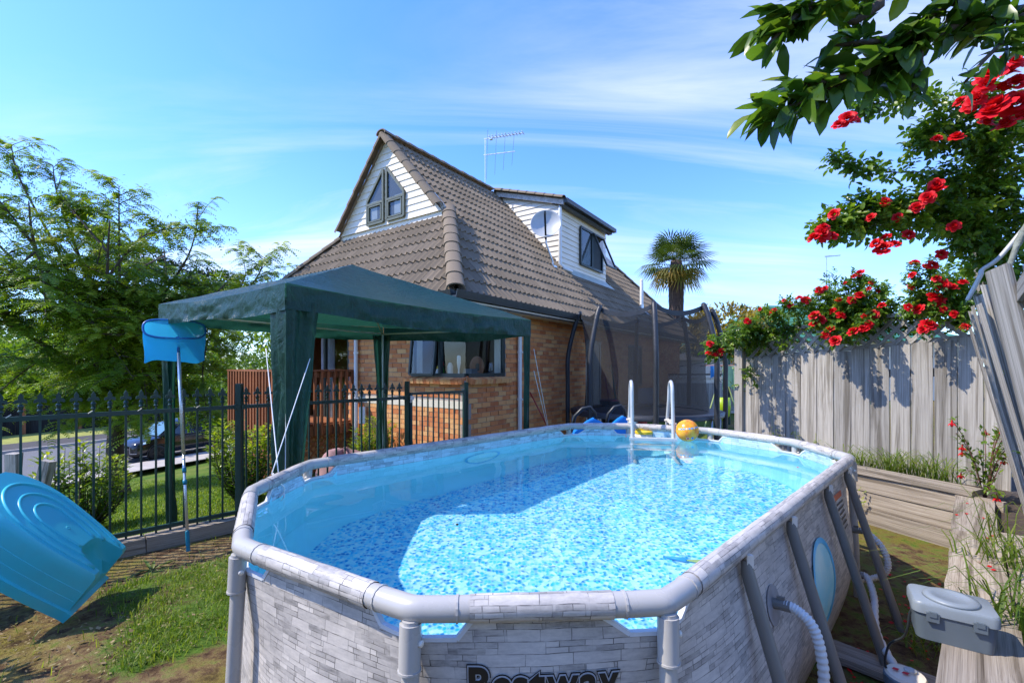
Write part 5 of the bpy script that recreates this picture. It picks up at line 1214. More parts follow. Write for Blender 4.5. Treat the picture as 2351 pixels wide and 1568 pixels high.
m = MB(); ring = [WA - wn1 * 0.05, WB - wn1 * 0.05, F1F + up * 0 , F1N + V((1.5, -.2, 0)), PL(3, -1.3), PL(0.9, -1.3), PL(0.9, -0.12)]; a = [m.vert(V((p.x, p.y, 0.43))) for p in ring]; b = [m.vert(V((p.x, p.y, -0.05))) for p in ring]; m.face(a[::-1] if False else a)
for i in range(len(ring)): m.face((a[i], b[i], b[(i + 1) % len(ring)], a[(i + 1) % len(ring)]))
o = m.build('garden_bed', MT['bark']); tag(o, 'raised soil bed behind the sleeper walls', None, kind='structure')
# ------------------------------------------------------------------ grey box, pump, hoses
bx = thing('grey_plastic_box', V((1.86, 1.93, 0.50)), 'grey plastic box with domed lid on the sleeper wall', 'box')
ax, ay = V((0.82, -0.57, 0)).normalized(), V((0.57, 0.82, 0)).normalized(); gb1 = plain('slate_plastic', (0.10, 0.125, 0.145), 0.4, 0, 0.06, 5); gb2 = plain('pale_slate_plastic', (0.21, 0.24, 0.26), 0.4, 0, 0.07, 5)
def rbox(c, hx, hy, z0, z1, k0, k1, r=0.03, n=5):
    m = MB(); rs = []
    for z_, k in ((z0, k0), (z1, k1)):
        ring = []
        for qx, qy, a0 in ((1, 1, 0), (-1, 1, 90), (-1, -1, 180), (1, -1, 270)):
            for j in range(n + 1):
                a = rad(a0 + 90 * j / n); ring.append(c + ax * (qx * (hx * k - r) + r * math.cos(a)) + ay * (qy * (hy * k - r) + r * math.sin(a)) + up * z_)
        rs.append(ring)
    return rs
def loft(rs, name, mat, parent, capb=True):
    m = MB(); I = [[m.vert(p) for p in r_] for r_ in rs]; k = len(I[0])
    for A, B in zip(I, I[1:]):
        for j in range(k): m.face((A[j], A[(j + 1) % k], B[(j + 1) % k], B[j]))
    m.face(I[-1]); 
    if capb: m.face(I[0][::-1])
    return sharpen(m.build(name, mat, parent), 40)
c0 = V((W[bx].x, W[bx].y, 0)); HX, HY = 0.128, 0.095
loft(rbox(c0, HX, HY, 0.501, 0.62, 0.93, 1.0), 'tub', gb1, bx)
L1 = rbox(c0, HX + .006, HY + .006, 0.612, 0.645, 1, 1) + rbox(c0, HX + .006, HY + .006, 0.655, 0.657, 0.97, 0.955)
lid = loft(L1, 'lid', gb2, bx)
m = MB(); m.lathe(c0 + up * 0.657, [(0.092, 0.0), (0.088, 0.010), (0.060, 0.014), (0.057, 0.011), (0.003, 0.012)], 32); dm = m.build('dome', gb2, lid, True)
for kx in (-0.5, 0.5): m = MB(); m.box(c0 + ax * (HX * 1.1 * kx) - ay * (HY + 0.008) + up * 0.605, ax * 0.02, ay * 0.006, up * 0.018); m.box(c0 + ax * (HX * 1.1 * kx) - ay * (HY + 0.010) + up * 0.618, ax * 0.012, ay * 0.008, up * 0.010); m.build('clasp', gb1, bx)
pump = thing('filter_pump', V((1.80, 2.08, -0.02)), 'white filter pump canister with slate collar between pool and sleepers', 'pump')
c = W[pump]; m = MB(); m.lathe(c, [(0.066, 0), (0.072, 0.20)], 24); m.build('canister', MT['white'], pump, True)
m = MB(); m.lathe(c, [(0.076, 0.20), (0.082, 0.205), (0.082, 0.245), (0.076, 0.25)], 24); m.build('collar', plain('slate_blue_plastic', (0.11, 0.15, 0.19), 0.4), pump, False)
m = MB(); m.lathe(c, [(0.076, 0.25), (0.07, 0.262), (0.045, 0.268), (0.01, 0.27)], 24); l = sharpen(m.build('lid', MT['white'], pump), 50)
m = MB(); m.lathe(c + V((0.02, 0, 0.268)), [(0.022, 0), (0.024, 0.012), (0.016, 0.016)], 8); m.build('valve_knob', pale, l)
for kx, ky in ((-.02, -.02), (-.04, .01)): m = MB(); m.poly([c + V((kx + a, ky + b, .277)) for a, b in ((0, -.012), (.02, 0), (.004, .013), (-.015, .003))]); m.build('fallen_petal', plain('red_petal', (0.6, 0.01, 0.03), 0.6), l)
hm = plain('ribbed_white_hose', (0.62, 0.61, 0.58), 0.35, 0, 0.06, 4)
def hose(label, pts, r=0.0185):
    P_ = catmull(pts, 26); L = [0]
    rr = [r * (1.10 if (k // 2) % 2 else 0.93) for k in range(len(P_))]
    o = thing('ribbed_hose', V(pts[0]), label, 'hose', 'pool pump hoses'); m = MB(); m.tube(P_, rr, 12); m.build('hose', hm, o, True)
    m = MB(); d = (P_[3] - P_[0]).normalized(); m.tube([P_[0] - d * 0.05, P_[0] + d * 0.035], 0.021, 12); m.box(P_[0] + d * 0.0 + up * .024, d * 0.014, d.cross(up) * 0.006, up * 0.008); m.build('hose_clamp', plain_dark, o); return o
hu = u_at(2.02, 1); hp = wallpt_f(hu, 0.70, 0.03); no = (hp - PL(2.02, 1.86, hp.z)); no.z = 0; no = no.normalized()
hose('white ribbed hose curving down from the pool wall beside the letter mark', [hp, hp + no * 0.05 + up * 0.0, hp + no * 0.11 - up * 0.05, hp + no * 0.14 - up * 0.18, hp + no * 0.15 - up * 0.38, hp + no * 0.20 - up * 0.60, hp + no * 0.28 - up * 0.66])
hp2 = wallpt_f(u_at(3.86, 1), 0.52, 0.03); ho = PL(0, -1)
hose('white hose looping out of the far end of the pool wall', [hp2, hp2 + ho * 0.06, hp2 + ho * 0.14 - up * 0.08, hp2 + ho * 0.17 - up * 0.20, hp2 + ho * 0.12 - up * 0.28, hp2 + ho * 0.03 - up * 0.30 + PL(-.1, 0)])
hp3 = wallpt_f(u_at(3.72, 1), 0.27, 0.03)
hose('white hose running from the pool wall down to the filter pump', [hp3, hp3 + ho * 0.05, hp3 + ho * 0.10 + PL(-0.12, 0) - up * 0.07, hp3 + ho * 0.16 + PL(-0.5, 0) - up * 0.12, V((1.90, 2.18, 0.10)), V((1.86, 2.13, 0.10))])
m = MB(); m.tube(catmull([V((1.80, 2.0, 0.58)), V((1.77, 2.02, 0.56)), V((1.765, 2.03, 0.48)), V((1.77, 2.06, 0.42)), V((1.74, 2.10, 0.36)), V((1.74, 2.12, 0.25)), V((1.78, 2.1, 0.2))], 6), 0.005, 6); tag(m.build('power_cable', MT['black'], None, True, V((1.77, 2.05, .4))), 'black power cable hanging from the grey box to the pump', 'cable')
o = plank('loose_plank', None, V((1.70, 2.70, 0.04)), V((2.16, 2.24, 0.03)), 0.17, 0.04, V((1, 1, 0)), 'sleeper'); tag(o, 'loose weathered plank on the ground under the pool braces', 'plank')
# ------------------------------------------------------------------ trampoline
TC = V((2.78, 9.55, 0)); TR = 1.50; tz = 0.72
tr = thing('trampoline', TC, 'black trampoline with net enclosure and padded poles between house and fence', 'trampoline')
padm = plain('black_foam_sleeve', (0.030, 0.033, 0.038), 0.45, 0, 0.2, 6, 0.5, 25)
ringp = [TC + V((math.cos(a) * TR, math.sin(a) * TR, tz)) for a in (2 * math.pi * k / 48 for k in range(48))]
m = MB(); m.tube(ringp, 0.03, 8, closed=True); m.build('frame_ring', MT['steel'], tr, True)
m = MB(); m.lathe(TC, [(TR + 0.03, tz - 0.05), (TR + 0.04, tz + 0.035), (TR - 0.10, tz + 0.05), (TR - 0.27, tz + 0.03)], 48, cap=False); m.build('spring_pad', padm, tr, True)
m = MB(); m.face([m.vert(TC + V((math.cos(a) * (TR - .26), math.sin(a) * (TR - .26), tz + 0.01))) for a in (2 * math.pi * k / 48 for k in range(48))]); m.build('mat', plain('black_mat', (0.012, 0.012, 0.014), 0.6), tr)
camdir = math.atan2(-TC.y, -TC.x)
tops = []
for k in range(8):
    a = camdir + rad(7) + k * math.pi / 4; d = V((math.cos(a), math.sin(a), 0))
    P_ = [TC + d * (TR + 0.09) + up * -0.02, TC + d * (TR + 0.10) + up * 0.5, TC + d * (TR + 0.10) + up * 1.3, TC + d * (TR + 0.09) + up * 1.9, TC + d * (TR - 0.06) + up * 2.55, TC + d * (TR - 0.16) + up * 2.80]
    P2 = catmull(P_, 8); m = MB(); m.tube(P2, [0.048 * (1 + 0.07 * noise.noise(V((k * 5, j * 0.35, 0)))) for j in range(len(P2))], 10); po = m.build('padded_pole', padm, tr, True)
    m = MB(); m.lathe(P2[-1] - up * .01, [(0.04, 0), (0.04, 0.035), (0.02, 0.05)], 10); m.build('pole_cap', MT['black'], po); tops.append((a, P2[-1]))
    m = MB(); m.tube([TC + d * TR + up * tz, TC + d * TR + up * 0.02], 0.022, 8); m.build('leg', MT['steel'], tr, True)
n = NT('black_netting'); n.set((0.022, 0.024, 0.026), 0.8); tb = n.new('BsdfTransparent'); mx = n.new('MixShader'); mx.inputs[0].default_value = 0.37; n.lk(n.b.outputs[0], mx.inputs[1]); n.lk(tb.outputs[0], mx.inputs[2]); n.lk(mx.outputs[0], n.out.inputs[0]); NETM = n.m
def netf(u, v):
    a = tops[0][0] + 2 * math.pi * u; f = (u * 8) % 1.0; sag = 4 * f * (1 - f)
    r_ = lerp(TR - 0.25, TR - 0.20, v) - 0.06 * sag * v - 0.07 * math.sin(math.pi * v); zt = 2.70 - 0.12 * sag
    return TC + V((math.cos(a) * r_, math.sin(a) * r_, lerp(tz + 0.03, zt, v)))
m = MB(); m.grid(netf, 96, 10, closed=True); m.build('net', NETM, tr, True)
def topband(u, v):
    a = tops[0][0] + 2 * math.pi * u; f = (u * 8) % 1.0; sag = 4 * f * (1 - f); r_ = TR - 0.20 - 0.06 * sag + 0.03 * (1 - sag)
    return TC + V((math.cos(a) * r_, math.sin(a) * r_, 2.71 - 0.13 * sag + 0.09 * v))
m = MB(); m.grid(topband, 96, 2, closed=True); m.build('net_band', padm, tr, True)
m = MB(); m.lathe(V((4.02, 8.9, 0.0)), [(0.24, 0), (0.24, 0.05), (0.10, 0.11), (0.04, 0.12)], 20); ub = thing('umbrella_base', V((4.02, 8.9, 0)), 'round grey umbrella base at the foot of the trampoline pole', 'umbrella base'); m.build('base', plain('pale_grey_base', (0.45, 0.46, 0.45), 0.6), ub)
# behind the net: leaning boards, brooms, tubs
def leaner(name, label, cat, a, b, r, mat): m = MB(); m.tube([a, b], r, 8); o = m.build(name, mat, None, True, V(a)); return tag(o, label, cat)
leaner('red_pole', 'thin red pole leaning on the brick wall beside the gazebo leg', 'pole', HL(2.25, -0.5, 0.0), HL(1.9, -0.03, 1.15), 0.012, plain('red_paint', (0.35, 0.02, 0.02), 0.4))
leaner('red_broom_handle', 'red broom handle leaning on the side wall behind the trampoline net', 'broom', HL(5.3, -0.4, 0.0), HL(5.55, -0.04, 1.5), 0.016, plain('red_paint_b', (0.4, 0.03, 0.02), 0.4))
leaner('green_broom_handle', 'green broom handle leaning on the side wall behind the trampoline net', 'broom', HL(5.7, -0.4, 0.0), HL(6.0, -0.04, 1.7), 0.016, plain('green_paint', (0.02, 0.2, 0.08), 0.4))
tubs = [('white_tub', 'white lidded tub on the ground behind the trampoline', (5.0, -0.9), (0.22, 0.2, 0.42), (0.6, 0.6, 0.6)), ('red_tub', 'red plastic tub on the ground behind the trampoline', (6.3, -0.7), (0.25, 0.2, 0.34), (0.4, 0.02, 0.02)), ('black_tub', 'black bin standing on its own behind the trampoline', (4.6, -0.6), (0.24, 0.2, 0.8), (0.02, 0.02, 0.02))]
for nm, lb, (s, p), (a, b, h), cl in tubs:
    o = thing(nm, HL(s, p, 0), lb, 'tub'); cc = HL(s, p, 0); m = MB(); m.lathe(cc, [(a * .8, 0), (a, h), (a * 1.06, h), (a * 1.06, h + .04)], 18); m.build('body', plain(nm + '_plastic', cl, 0.4), o); m = MB(); m.lathe(cc, [(a * 1.05, h + .042), (a * 0.9, h + .07), (0.02, h + .08)], 18); m.build('lid', plain(nm + '_lid', (0.3, 0.02, 0.02) if nm != 'red_tub' else (0.5, 0.5, 0.5), 0.4), o)
ch = thing('garden_chair', V((3.75, 12.6, 0)), 'grey mesh chair with red seat behind the trampoline', 'chair')
cc = W[ch]; m = MB(); m.box(cc + up * 0.45, V((.24, 0, 0)), V((0, .22, 0)), up * .03); m.build('seat', plain('red_seat', (0.4, 0.02, 0.03), 0.6), ch); m = MB(); m.box(cc + up * 0.78 + V((0, .22, 0)), V((.22, 0, 0)), V((0, .015, 0)), up * .28); m.build('backrest', plain('grey_mesh', (0.35, 0.35, 0.36), 0.7), ch)
for a, b in ((-1, -1), (1, -1), (-1, 1), (1, 1)): m = MB(); m.tube([cc + V((.22 * a, .2 * b, 0)), cc + V((.2 * a, .19 * b, .44))], 0.014, 6); m.build('leg', MT['steel'], ch)
# blue ride-on seats behind the pool rim
bs = plain('bright_blue_plastic', (0.01, 0.22, 0.75), 0.35, 0, 0.05)
for (x, y, sc, lb) in ((1.02, 6.0, 1.0, 'blue plastic rocker with black loop handle, left of the ladder and nearer the house'), (1.48, 6.25, 0.85, 'smaller-looking blue plastic rocker with black loop handle, close to the ladder')):
    o = thing('toy_rocker', V((x, y, 0)), lb, 'toy', 'blue rockers behind the pool'); c = V((x, y, 0))
    prof = [(-.26, .62), (-.20, .80), (-.02, .93), (0.06, .97), (.16, .92), (.22, .80), (.26, .70), (.20, .58), (0, .55)]
    m = MB(); m.prism([c + V((px_ * sc, -0.08, 0.35 * 0 + pz)) for px_, pz in prof], V((0, 0.16, 0))); m.abox(c + V((-.2, -.07, 0)), c + V((.2, .07, .6))); m.build('body', bs, o)
    m = MB(); m.tube([c + V((-.22 * sc, -.05, .88)), c + V((-.20 * sc, -.05, 1.0)), c + V((-.10 * sc, -.05, 1.10)), c + V((-.0 * sc, -.05, 1.12)), c + V((.06 * sc, -.05, 1.05)), c + V((.08 * sc, -.05, .94))], 0.022, 10); m.build('handle', MT['black'], o, True)
# ------------------------------------------------------------------ clothesline, far fence and white wall
cl = thing('clothesline', V((6.2, 13.0, 0)), 'dark green rotary clothesline hung with small washing behind the trampoline', 'clothesline')
c = W[cl]; m = MB(); m.tube([c, c + up * 1.92], 0.04, 10); m.lathe(c + up * 1.9, [(0.09, 0), (0.09, .03)], 12); m.build('post', MT['green_metal'], cl)
for dx, dy in ((1.5, .2), (-1.5, -.2), (-.2, 1.5), (.2, -1.5)): m = MB(); m.tube([c + up * 1.9, c + V((dx, dy, 1.66))], 0.014, 6); m.build('arm', MT['green_metal'], cl)
pk_ = plain('pink_line', (0.55, 0.25, 0.22), 0.6)
for k, r_ in enumerate((0.7, 1.1, 1.45)):
    m = MB(); R4 = [c + V((r_, r_ * .13, 1.69)), c + V((-r_ * .13, r_, 1.69)), c + V((-r_, -r_ * .13, 1.69)), c + V((r_ * .13, -r_, 1.69))]
    for a, b in zip(R4, R4[1:] + R4[:1]): m.bar(a, b, 0.012, 0.012)
    m.build('line', pk_, cl)
wash = [(-0.95, 0.26, 0.32, (0.05, 0.25, 0.55)), (-0.62, 0.36, 0.62, (0.35, 0.55, 0.30)), (-0.34, 0.20, 0.62, (0.35, 0.55, 0.30)), (0.02, 0.16, 0.62, (0.45, 0.6, 0.5)), (0.30, 0.2, 0.72, (0.45, 0.62, 0.75)), (0.52, 0.2, 0.66, (0.55, 0.68, 0.75)), (0.74, 0.07, 0.7, (0.6, 0.2, 0.12)), (0.86, 0.12, 0.8, (0.5, 0.5, 0.5))]
wl = ['blue rag', 'wide green cloth', 'narrow green cloth', 'pale green cloth by the post', 'pale blue cloth beside the post', 'pale blue cloth next to the orange strip', 'orange striped strip of cloth', 'grey cloth at the end']
for (dx, w_, h, colr), nm in zip(wash, wl):
    a = c + V((dx, -0.95, 1.68)); m = MB(); m.grid(lambda u, v: a + V((u * w_, 0.03 * math.sin(u * 9 + dx * 7) * (0.3 + v), -h * v * (1 - .12 * math.sin(u * 5 + dx)))), 8, 6); o = m.build('hanging_cloth', plain('cloth', colr, 0.9), None, True, a); tag(o, nm + ' pegged on the clothesline', 'laundry', 'washing on the clothesline')
ff = thing('far_fence', V((6.6, 17, 0)), 'distant paling fence with white lattice strip behind the clothesline', 'fence')
for i in range(26): x = 4.6 + i * 0.185; plank('paling', ff, V((x, 17, 0.05)), V((x, 17, 1.05)), 0.175, 0.02, V((1, 0, 0)), 'timber', 0.01)
for i in range(48):
    x = 4.4 + i * 0.1
    for dg in (0, 1): plank('lattice_slat', ff, V((x + .28 * dg, 16.98 + .006 * dg, 1.06)), V((x + .28 * (1 - dg), 16.98 + .006 * dg, 1.34)), 0.03, 0.005, V((1, 0, 1)), 'white', 0.0)
plank('cap_rail', ff, V((4.4, 17, 1.37)), V((9.6, 17, 1.37)), 0.05, 0.06, up, 'darkboard'); plank('plinth', ff, V((4.4, 17, -.02)), V((9.6, 17, -.02)), 0.1, 0.14, up, 'timber')
sh = thing('white_shed', V((9, 20.5, 0)), 'white walled shed behind the far fence', 'shed'); m = MB(); m.abox((5.5, 20, 0), (13, 23, 1.95)); m.build('wall', MT['white'], sh); m = MB(); m.prism([V((5.3, 19.8, 1.95)), V((5.3, 23.2, 1.95)), V((5.3, 21.5, 2.3))], V((7.9, 0, 0))); m.build('roof', MT['steel'], sh)
ls = thing('lime_scoop', V((5.65, 12.2, 0)), 'lime green plastic toy hanging on a frame behind the trampoline pole', 'toy'); c = W[ls]; m = MB(); m.lathe(c + up * 0.55, [(0.02, -.34), (0.16, -.22), (0.2, 0.05), (0.18, 0.28)], 16); m.build('scoop', plain('lime_plastic', (0.35, 0.5, 0.01), 0.4), ls, True)
for k in (-1, 1): m = MB(); m.tube([c + V((.5 * k, 0, 0)), c + V((0.12 * k, 0, 1.25))], 0.016, 6); m.build('frame_leg', plain('lime_frame', (0.4, 0.5, 0.2), 0.5), ls)
# house with green tiled roof beyond the fence, with its own aerial
gh = thing('green_roof_house', V((15, 26, 0)), 'house with green tiled hip roof beyond the rose-covered fence', 'house'); m = MB(); m.abox((11.5, 22.5, 0), (22, 32, 2.9)); m.build('wall', MT['white'], gh)
e_ = [V((10.8, 21.8, 2.9)), V((22.7, 21.8, 2.9)), V((22.7, 32.7, 2.9)), V((10.8, 32.7, 2.9))]; r1_, r2_ = V((15.2, 27.0, 5.3)), V((17.8, 27.4, 5.3)); m = MB()
for f in ((e_[0], e_[1], r2_, r1_), (e_[1], e_[2], r2_), (e_[2], e_[3], r1_, r2_), (e_[3], e_[0], r1_)): m.poly(f)
gr_ = NT('green_metal_tile'); wv = gr_.new('TexWave', bands_direction='Z'); wv.inputs['Scale'].default_value = 2.0; gr_.lk(gr_.coord('Object'), wv.inputs['Vector']); gr_.set((0.05, 0.20, 0.12), 0.5); gr_.bump(wv.outputs[0], 0.8, 0.05); m.build('roof', gr_.m, gh)
for k in range(7):
    z_ = 3.05 + k * .33; kk = (z_ - 2.9) / 2.4; a = e_[0].lerp(r1_, kk); b = e_[1].lerp(r2_, kk); m = MB(); m.bar(a + V((0, -.03, .03)), b + V((0, -.03, .03)), 0.05, 0.05); m.build('roof_course', plain('green_course', (0.035, 0.15, 0.09), 0.5), gh)
a2 = thing('far_antenna', V((17.0, 24.6, 4.6)), 'thin television aerial beyond the fence roses', 'antenna'); c = W[a2]; m = MB(); m.tube([c, c + up * 3.0], 0.02, 5); m.bar(c + up * 3.0 + V((-.1, 0, 0)), c + up * 3.08 + V((.75, 0, 0)), .04, .05); m.bar(c + up * 2.0 + V((-.2, 0, 0)), c + up * 1.92 + V((.55, 0, 0)), .04, .04)
m.build('mast', MT['steel'], a2)
for i in range(7): m = MB(); m.bar(c + up * 3.03 + V((i * .1, -.15, 0)), c + up * 3.03 + V((i * .1, .15, .04)), .015, .03); m.build('element', MT['steel'], a2)
# ------------------------------------------------------------------ street: dark fence, parked car
df = thing('dark_street_fence', RL(10, 37.2, -2.3), 'dark paling fence with red-brown posts across the street', 'fence')
for i in range(60):
    l = -3 + i * 0.6; plank('panel_board', df, RL(l, 37.2, -2.3), RL(l, 37.2, -0.35), 0.59, 0.03, RD, 'darkboard', 0.004)
for i in range(14): l = -3 + i * 2.6; plank('post', df, RL(l, 37.1, -2.35), RL(l, 37.1, -0.3), 0.16, 0.12, RD, 'stain', 0.02)
car = thing('parked_car', V((-15.48, 21.15, -2.39)), 'black sport utility car parked at the kerb beyond the tree', 'car')
CX, CY = -RD, -RN; C0 = W[car]                      # CX front, CY side facing the garden
def CP(x, y, z): return C0 + CX * x + CY * y + up * z
paint = plain('black_car_paint', (0.010, 0.010, 0.012), 0.14, 0.0, 0.1, 3, spec=0.7); rub = plain('black_rubber', (0.015, 0.015, 0.016), 0.7); chrome = plain('chrome', (0.7, 0.7, 0.72), 0.15, 1.0, 0.02)
dglass = plain('dark_car_glass', (0.012, 0.016, 0.018), 0.05, 0, 0.02, 3, spec=0.9)
st_ = [(-2.16, .45, .95, .66), (-2.10, .36, 1.02, .80), (-1.85, .30, 1.04, .87), (-1.33, .28, 1.03, .895), (-0.6, .24, 1.01, .90), (0.2, .24, 1.00, .90), (0.85, .25, 1.01, .895), (1.34, .28, .99, .885), (1.75, .28, .93, .86), (2.02, .28, .84, .80), (2.16, .32, .74, .66), (2.19, .40, .66, .55)]
m = MB(); rings = []
for x, zb, zt, w_ in st_:
    h = zt - zb; half = [(w_ * .86, zb), (w_ * .98, zb + h * .2), (w_, zb + h * .45), (w_ * .97, zb + h * .72), (w_ * .93, zt - .02), (w_ * .80, zt + .012), (w_ * .4, zt + .04)]
    rings.append([m.vert(CP(x, y, z)) for y, z in half] + [m.vert(CP(x, -y, z)) for y, z in reversed(half)])
k = len(rings[0])
for A, B in zip(rings, rings[1:]):
    for j in range(k): m.face((A[j], A[(j + 1) % k], B[(j + 1) % k], B[j]))
m.face(rings[0][::-1]); m.face(rings[-1]); body = sharpen(m.build('body', paint, car), 40)
cs = [(-2.02, 1.06, .72, 1.16), (-1.75, 1.04, .80, 1.50), (-1.2, 1.03, .82, 1.62), (-0.4, 1.01, .82, 1.66), (0.25, 1.0, .82, 1.63), (0.60, 1.0, .82, 1.50), (1.18, 1.02, .78, 1.04)]
m = MB(); rings = []
for x, zb, w_, zt in cs:
    h = zt - zb; half = [(w_, zb), (w_ * .985, zb + h * .12), (w_ * .80, zb + h * .90), (w_ * .70, zt - .005), (w_ * .3, zt + .02)]; rings.append([m.vert(CP(x, y, z)) for y, z in half] + [m.vert(CP(x, -y, z)) for y, z in reversed(half)])
k = len(rings[0])
for A, B in zip(rings, rings[1:]):
    for j in range(k): m.face((A[j], A[(j + 1) % k], B[(j + 1) % k], B[j]))
m.face(rings[0][::-1]); m.face(rings[-1]); sharpen(m.build('cabin', paint, car), 40)
def side_glass(x0, x1, zt0, zt1, x0b=None, x1b=None):
    for sgn in (1, -1):
        m = MB(); y = lambda z: sgn * (0.835 - (z - 1.0) * 0.25)
        pts = [CP(x0b if x0b is not None else x0, y(1.07), 1.07), CP(x1b if x1b is not None else x1, y(1.07), 1.07), CP(x1, y(zt1), zt1), CP(x0, y(zt0), zt0)]; m.poly(pts); m.build('side_window', dglass, car)
side_glass(-0.52, 0.28, 1.54, 1.53, -0.52, 0.80); side_glass(-1.28, -0.58, 1.53, 1.54); side_glass(-1.66, -1.34, 1.45, 1.52, -1.85, -1.34)
m = MB(); m.poly([CP(1.20, .66, 1.06), CP(1.20, -.66, 1.06), CP(0.62, -.60, 1.52), CP(0.62, .60, 1.52)]); m.build('windscreen', plain('windscreen_glass', (0.10, 0.19, 0.20), 0.03, 0, 0.02, 3, spec=1.0), car)
for sgn in (1, -1):
    for x in (1.335, -1.335):
        c = CP(x, sgn * 0.79, 0.345); axw = CY * sgn; m = MB(); m.lathe(c - axw * 0.11, [(0.22, 0), (0.325, 0.02), (0.345, 0.05), (0.345, 0.17), (0.325, 0.21), (0.23, 0.215)], 28, axw); wl_ = m.build('wheel', rub, car, True)
        m = MB(); m.lathe(c + axw * 0.085, [(0.23, 0.02), (0.22, -0.01), (0.05, 0.0)], 20, axw); a, b = ortho(axw)
        for q in range(5): d = a * math.cos(q * 1.2566) + b * math.sin(q * 1.2566); m.bar(c + axw * 0.10 + d * 0.03, c + axw * 0.10 + d * 0.22, 0.05, 0.02, axw)
        m.build('rim', plain('dark_alloy', (0.05, 0.05, 0.055), 0.3, 0.7), wl_)
        m = MB(); m.lathe(c - axw * 0.02, [(0.375, 0.0), (0.405, 0.118), (0.375, 0.12)], 28, axw, False); m.build('wheel_arch', rub, car, True)
for sgn in (1, -1):
    m = MB(); m.poly([CP(2.10, sgn * .50, .80), CP(1.78, sgn * .86, .88), CP(1.78, sgn * .872, .80), CP(2.10, sgn * .62, .73)]); m.build('headlight', chrome, car)
    m = MB(); m.poly([CP(2.17, sgn * .57, .66), CP(2.06, sgn * .80, .66), CP(2.06, sgn * .80, .46), CP(2.19, sgn * .57, .46)]); f = m.build('fog_lamp', plain('dark_lens', (0.03, 0.03, 0.03), 0.2), car)
    m = MB(); m.bar(CP(2.2, sgn * .56, .70), CP(2.2, sgn * .56, .42), .02, .03); m.bar(CP(2.2, sgn * .56, .42), CP(2.08, sgn * .80, .42), .02, .03); m.build('chrome_blade', chrome, car)
    m = MB(); m.box(CP(0.90, sgn * .98, 1.10), CX * .07, CY * .10, up * .07); m.build('wing_mirror', paint, car)
    m = MB(); m.box(CP(-2.02, sgn * .80, .98), CX * .06, CY * .06, up * .05); m.build('tail_light', plain('red_lens', (0.5, 0.01, 0.01), 0.2), car)
    m = MB(); m.bar(CP(0.3, sgn * .60, 1.68), CP(-1.6, sgn * .58, 1.66), .03, .04); m.build('roof_rail', MT['black'], car)
    for x in (-0.45, -1.15): m = MB(); m.bar(CP(x, sgn * .905, .92), CP(x + .18, sgn * .905, .92), .03, .03); m.build('door_handle', chrome, car)
    m = MB(); m.bar(CP(1.0, sgn * .90, .30), CP(-1.0, sgn * .90, .30), .03, .03); m.build('sill_trim', chrome, car)
    m = MB(); m.bar(CP(0.10 - .65, sgn * .902, .40), CP(0.10 - .65, sgn * .895, .98), .006, .012); m.build('door_seam', rub, car)
for i in range(3): m = MB(); m.bar(CP(2.185 - .02 * i, .45, .60 + i * .055), CP(2.185 - .02 * i, -.45, .60 + i * .055), .03, .018); m.build('grille_bar', chrome, car)
em = MB()
for q in range(3):
    a = rad(90 + 120 * q); d = V((math.cos(a), math.sin(a), 0)); p_ = V((-d.y, d.x, 0)); e0 = lambda v: CP(2.215, v.x * .09, .665 + v.y * .09)
    em.poly([e0(V((0, 0, 0))), e0(d * .5 + p_ * .29), e0(d), e0(d * .5 - p_ * .29)])
em.build('emblem', chrome, car)
m = MB(); m.box(CP(2.22, 0, .45), CX * .008, CY * .18, up * .06); m.build('number_plate', MT['white'], car)
# old timber stakes behind the metal fence
for x, y, z0, h, tl_, lb in ((-5.22, 4.75, -.2, 0.95, 0.02, 'weathered timber stake standing at the left edge behind the fence'), (-5.35, 5.05, -.3, 0.90, 0.20, 'short split timber stake leaning behind the fence beside the taller one')):
    o = plank('timber_stake', None, V((x, y, z0)), V((x + tl_, y, z0 + h)), 0.11, 0.08, V((1, 0, 0)), 'timber', 0.06); tag(o, lb, 'stake', 'old stakes behind the metal fence')
# ------------------------------------------------------------------ foliage helpers
def leaf(mb, p, d, n, L, Wd, bend=0.25, seg=2):
    """a leaf folded along its midrib: p base, d direction, n upper side"""
    d = d.normalized(); x = d.cross(n); x = x.normalized() if x.length > 1e-5 else ortho(d)[0]; n = x.cross(d)
    prof = {1: [(0.45, 1.0)], 2: [(0.28, 0.85), (0.66, 0.85)], 3: [(0.18, 0.62), (0.45, 1.0), (0.78, 0.62)]}[seg]
    prev = (mb.vert(p),); mids = []
    rows = [(0.0, 0.0)] + prof + [(1.0, 0.0)]
    V0 = []
    for k, w_ in rows:
        c = p + d * (L * k) - n * (bend * L * k * k)
        if w_ == 0: V0.append([mb.vert(c)])
        else: V0.append([mb.vert(c + x * (Wd * .5 * w_) + n * (Wd * .14 * w_)), mb.vert(c), mb.vert(c - x * (Wd * .5 * w_) + n * (Wd * .14 * w_))])
    for A, B in zip(V0, V0[1:]):
        if len(A) == 1: mb.face((A[0], B[0], B[1])); mb.face((A[0], B[1], B[2]))
        elif len(B) == 1: mb.face((A[0], B[0], A[1])); mb.face((A[1], B[0], A[2]))
        else: mb.face((A[0], B[0], B[1], A[1])); mb.face((A[1], B[1], B[2], A[2]))
def rv(r_=R): 
    a = r_.uniform(0, 2 * math.pi); z = r_.uniform(-1, 1); s = math.sqrt(1 - z * z); return V((s * math.cos(a), s * math.sin(a), z))
def along(path, k):
    n = len(path) - 1; f = k * n; i = min(int(f), n - 1); return path[i].lerp(path[i + 1], f - i), (path[i + 1] - path[i]).normalized()
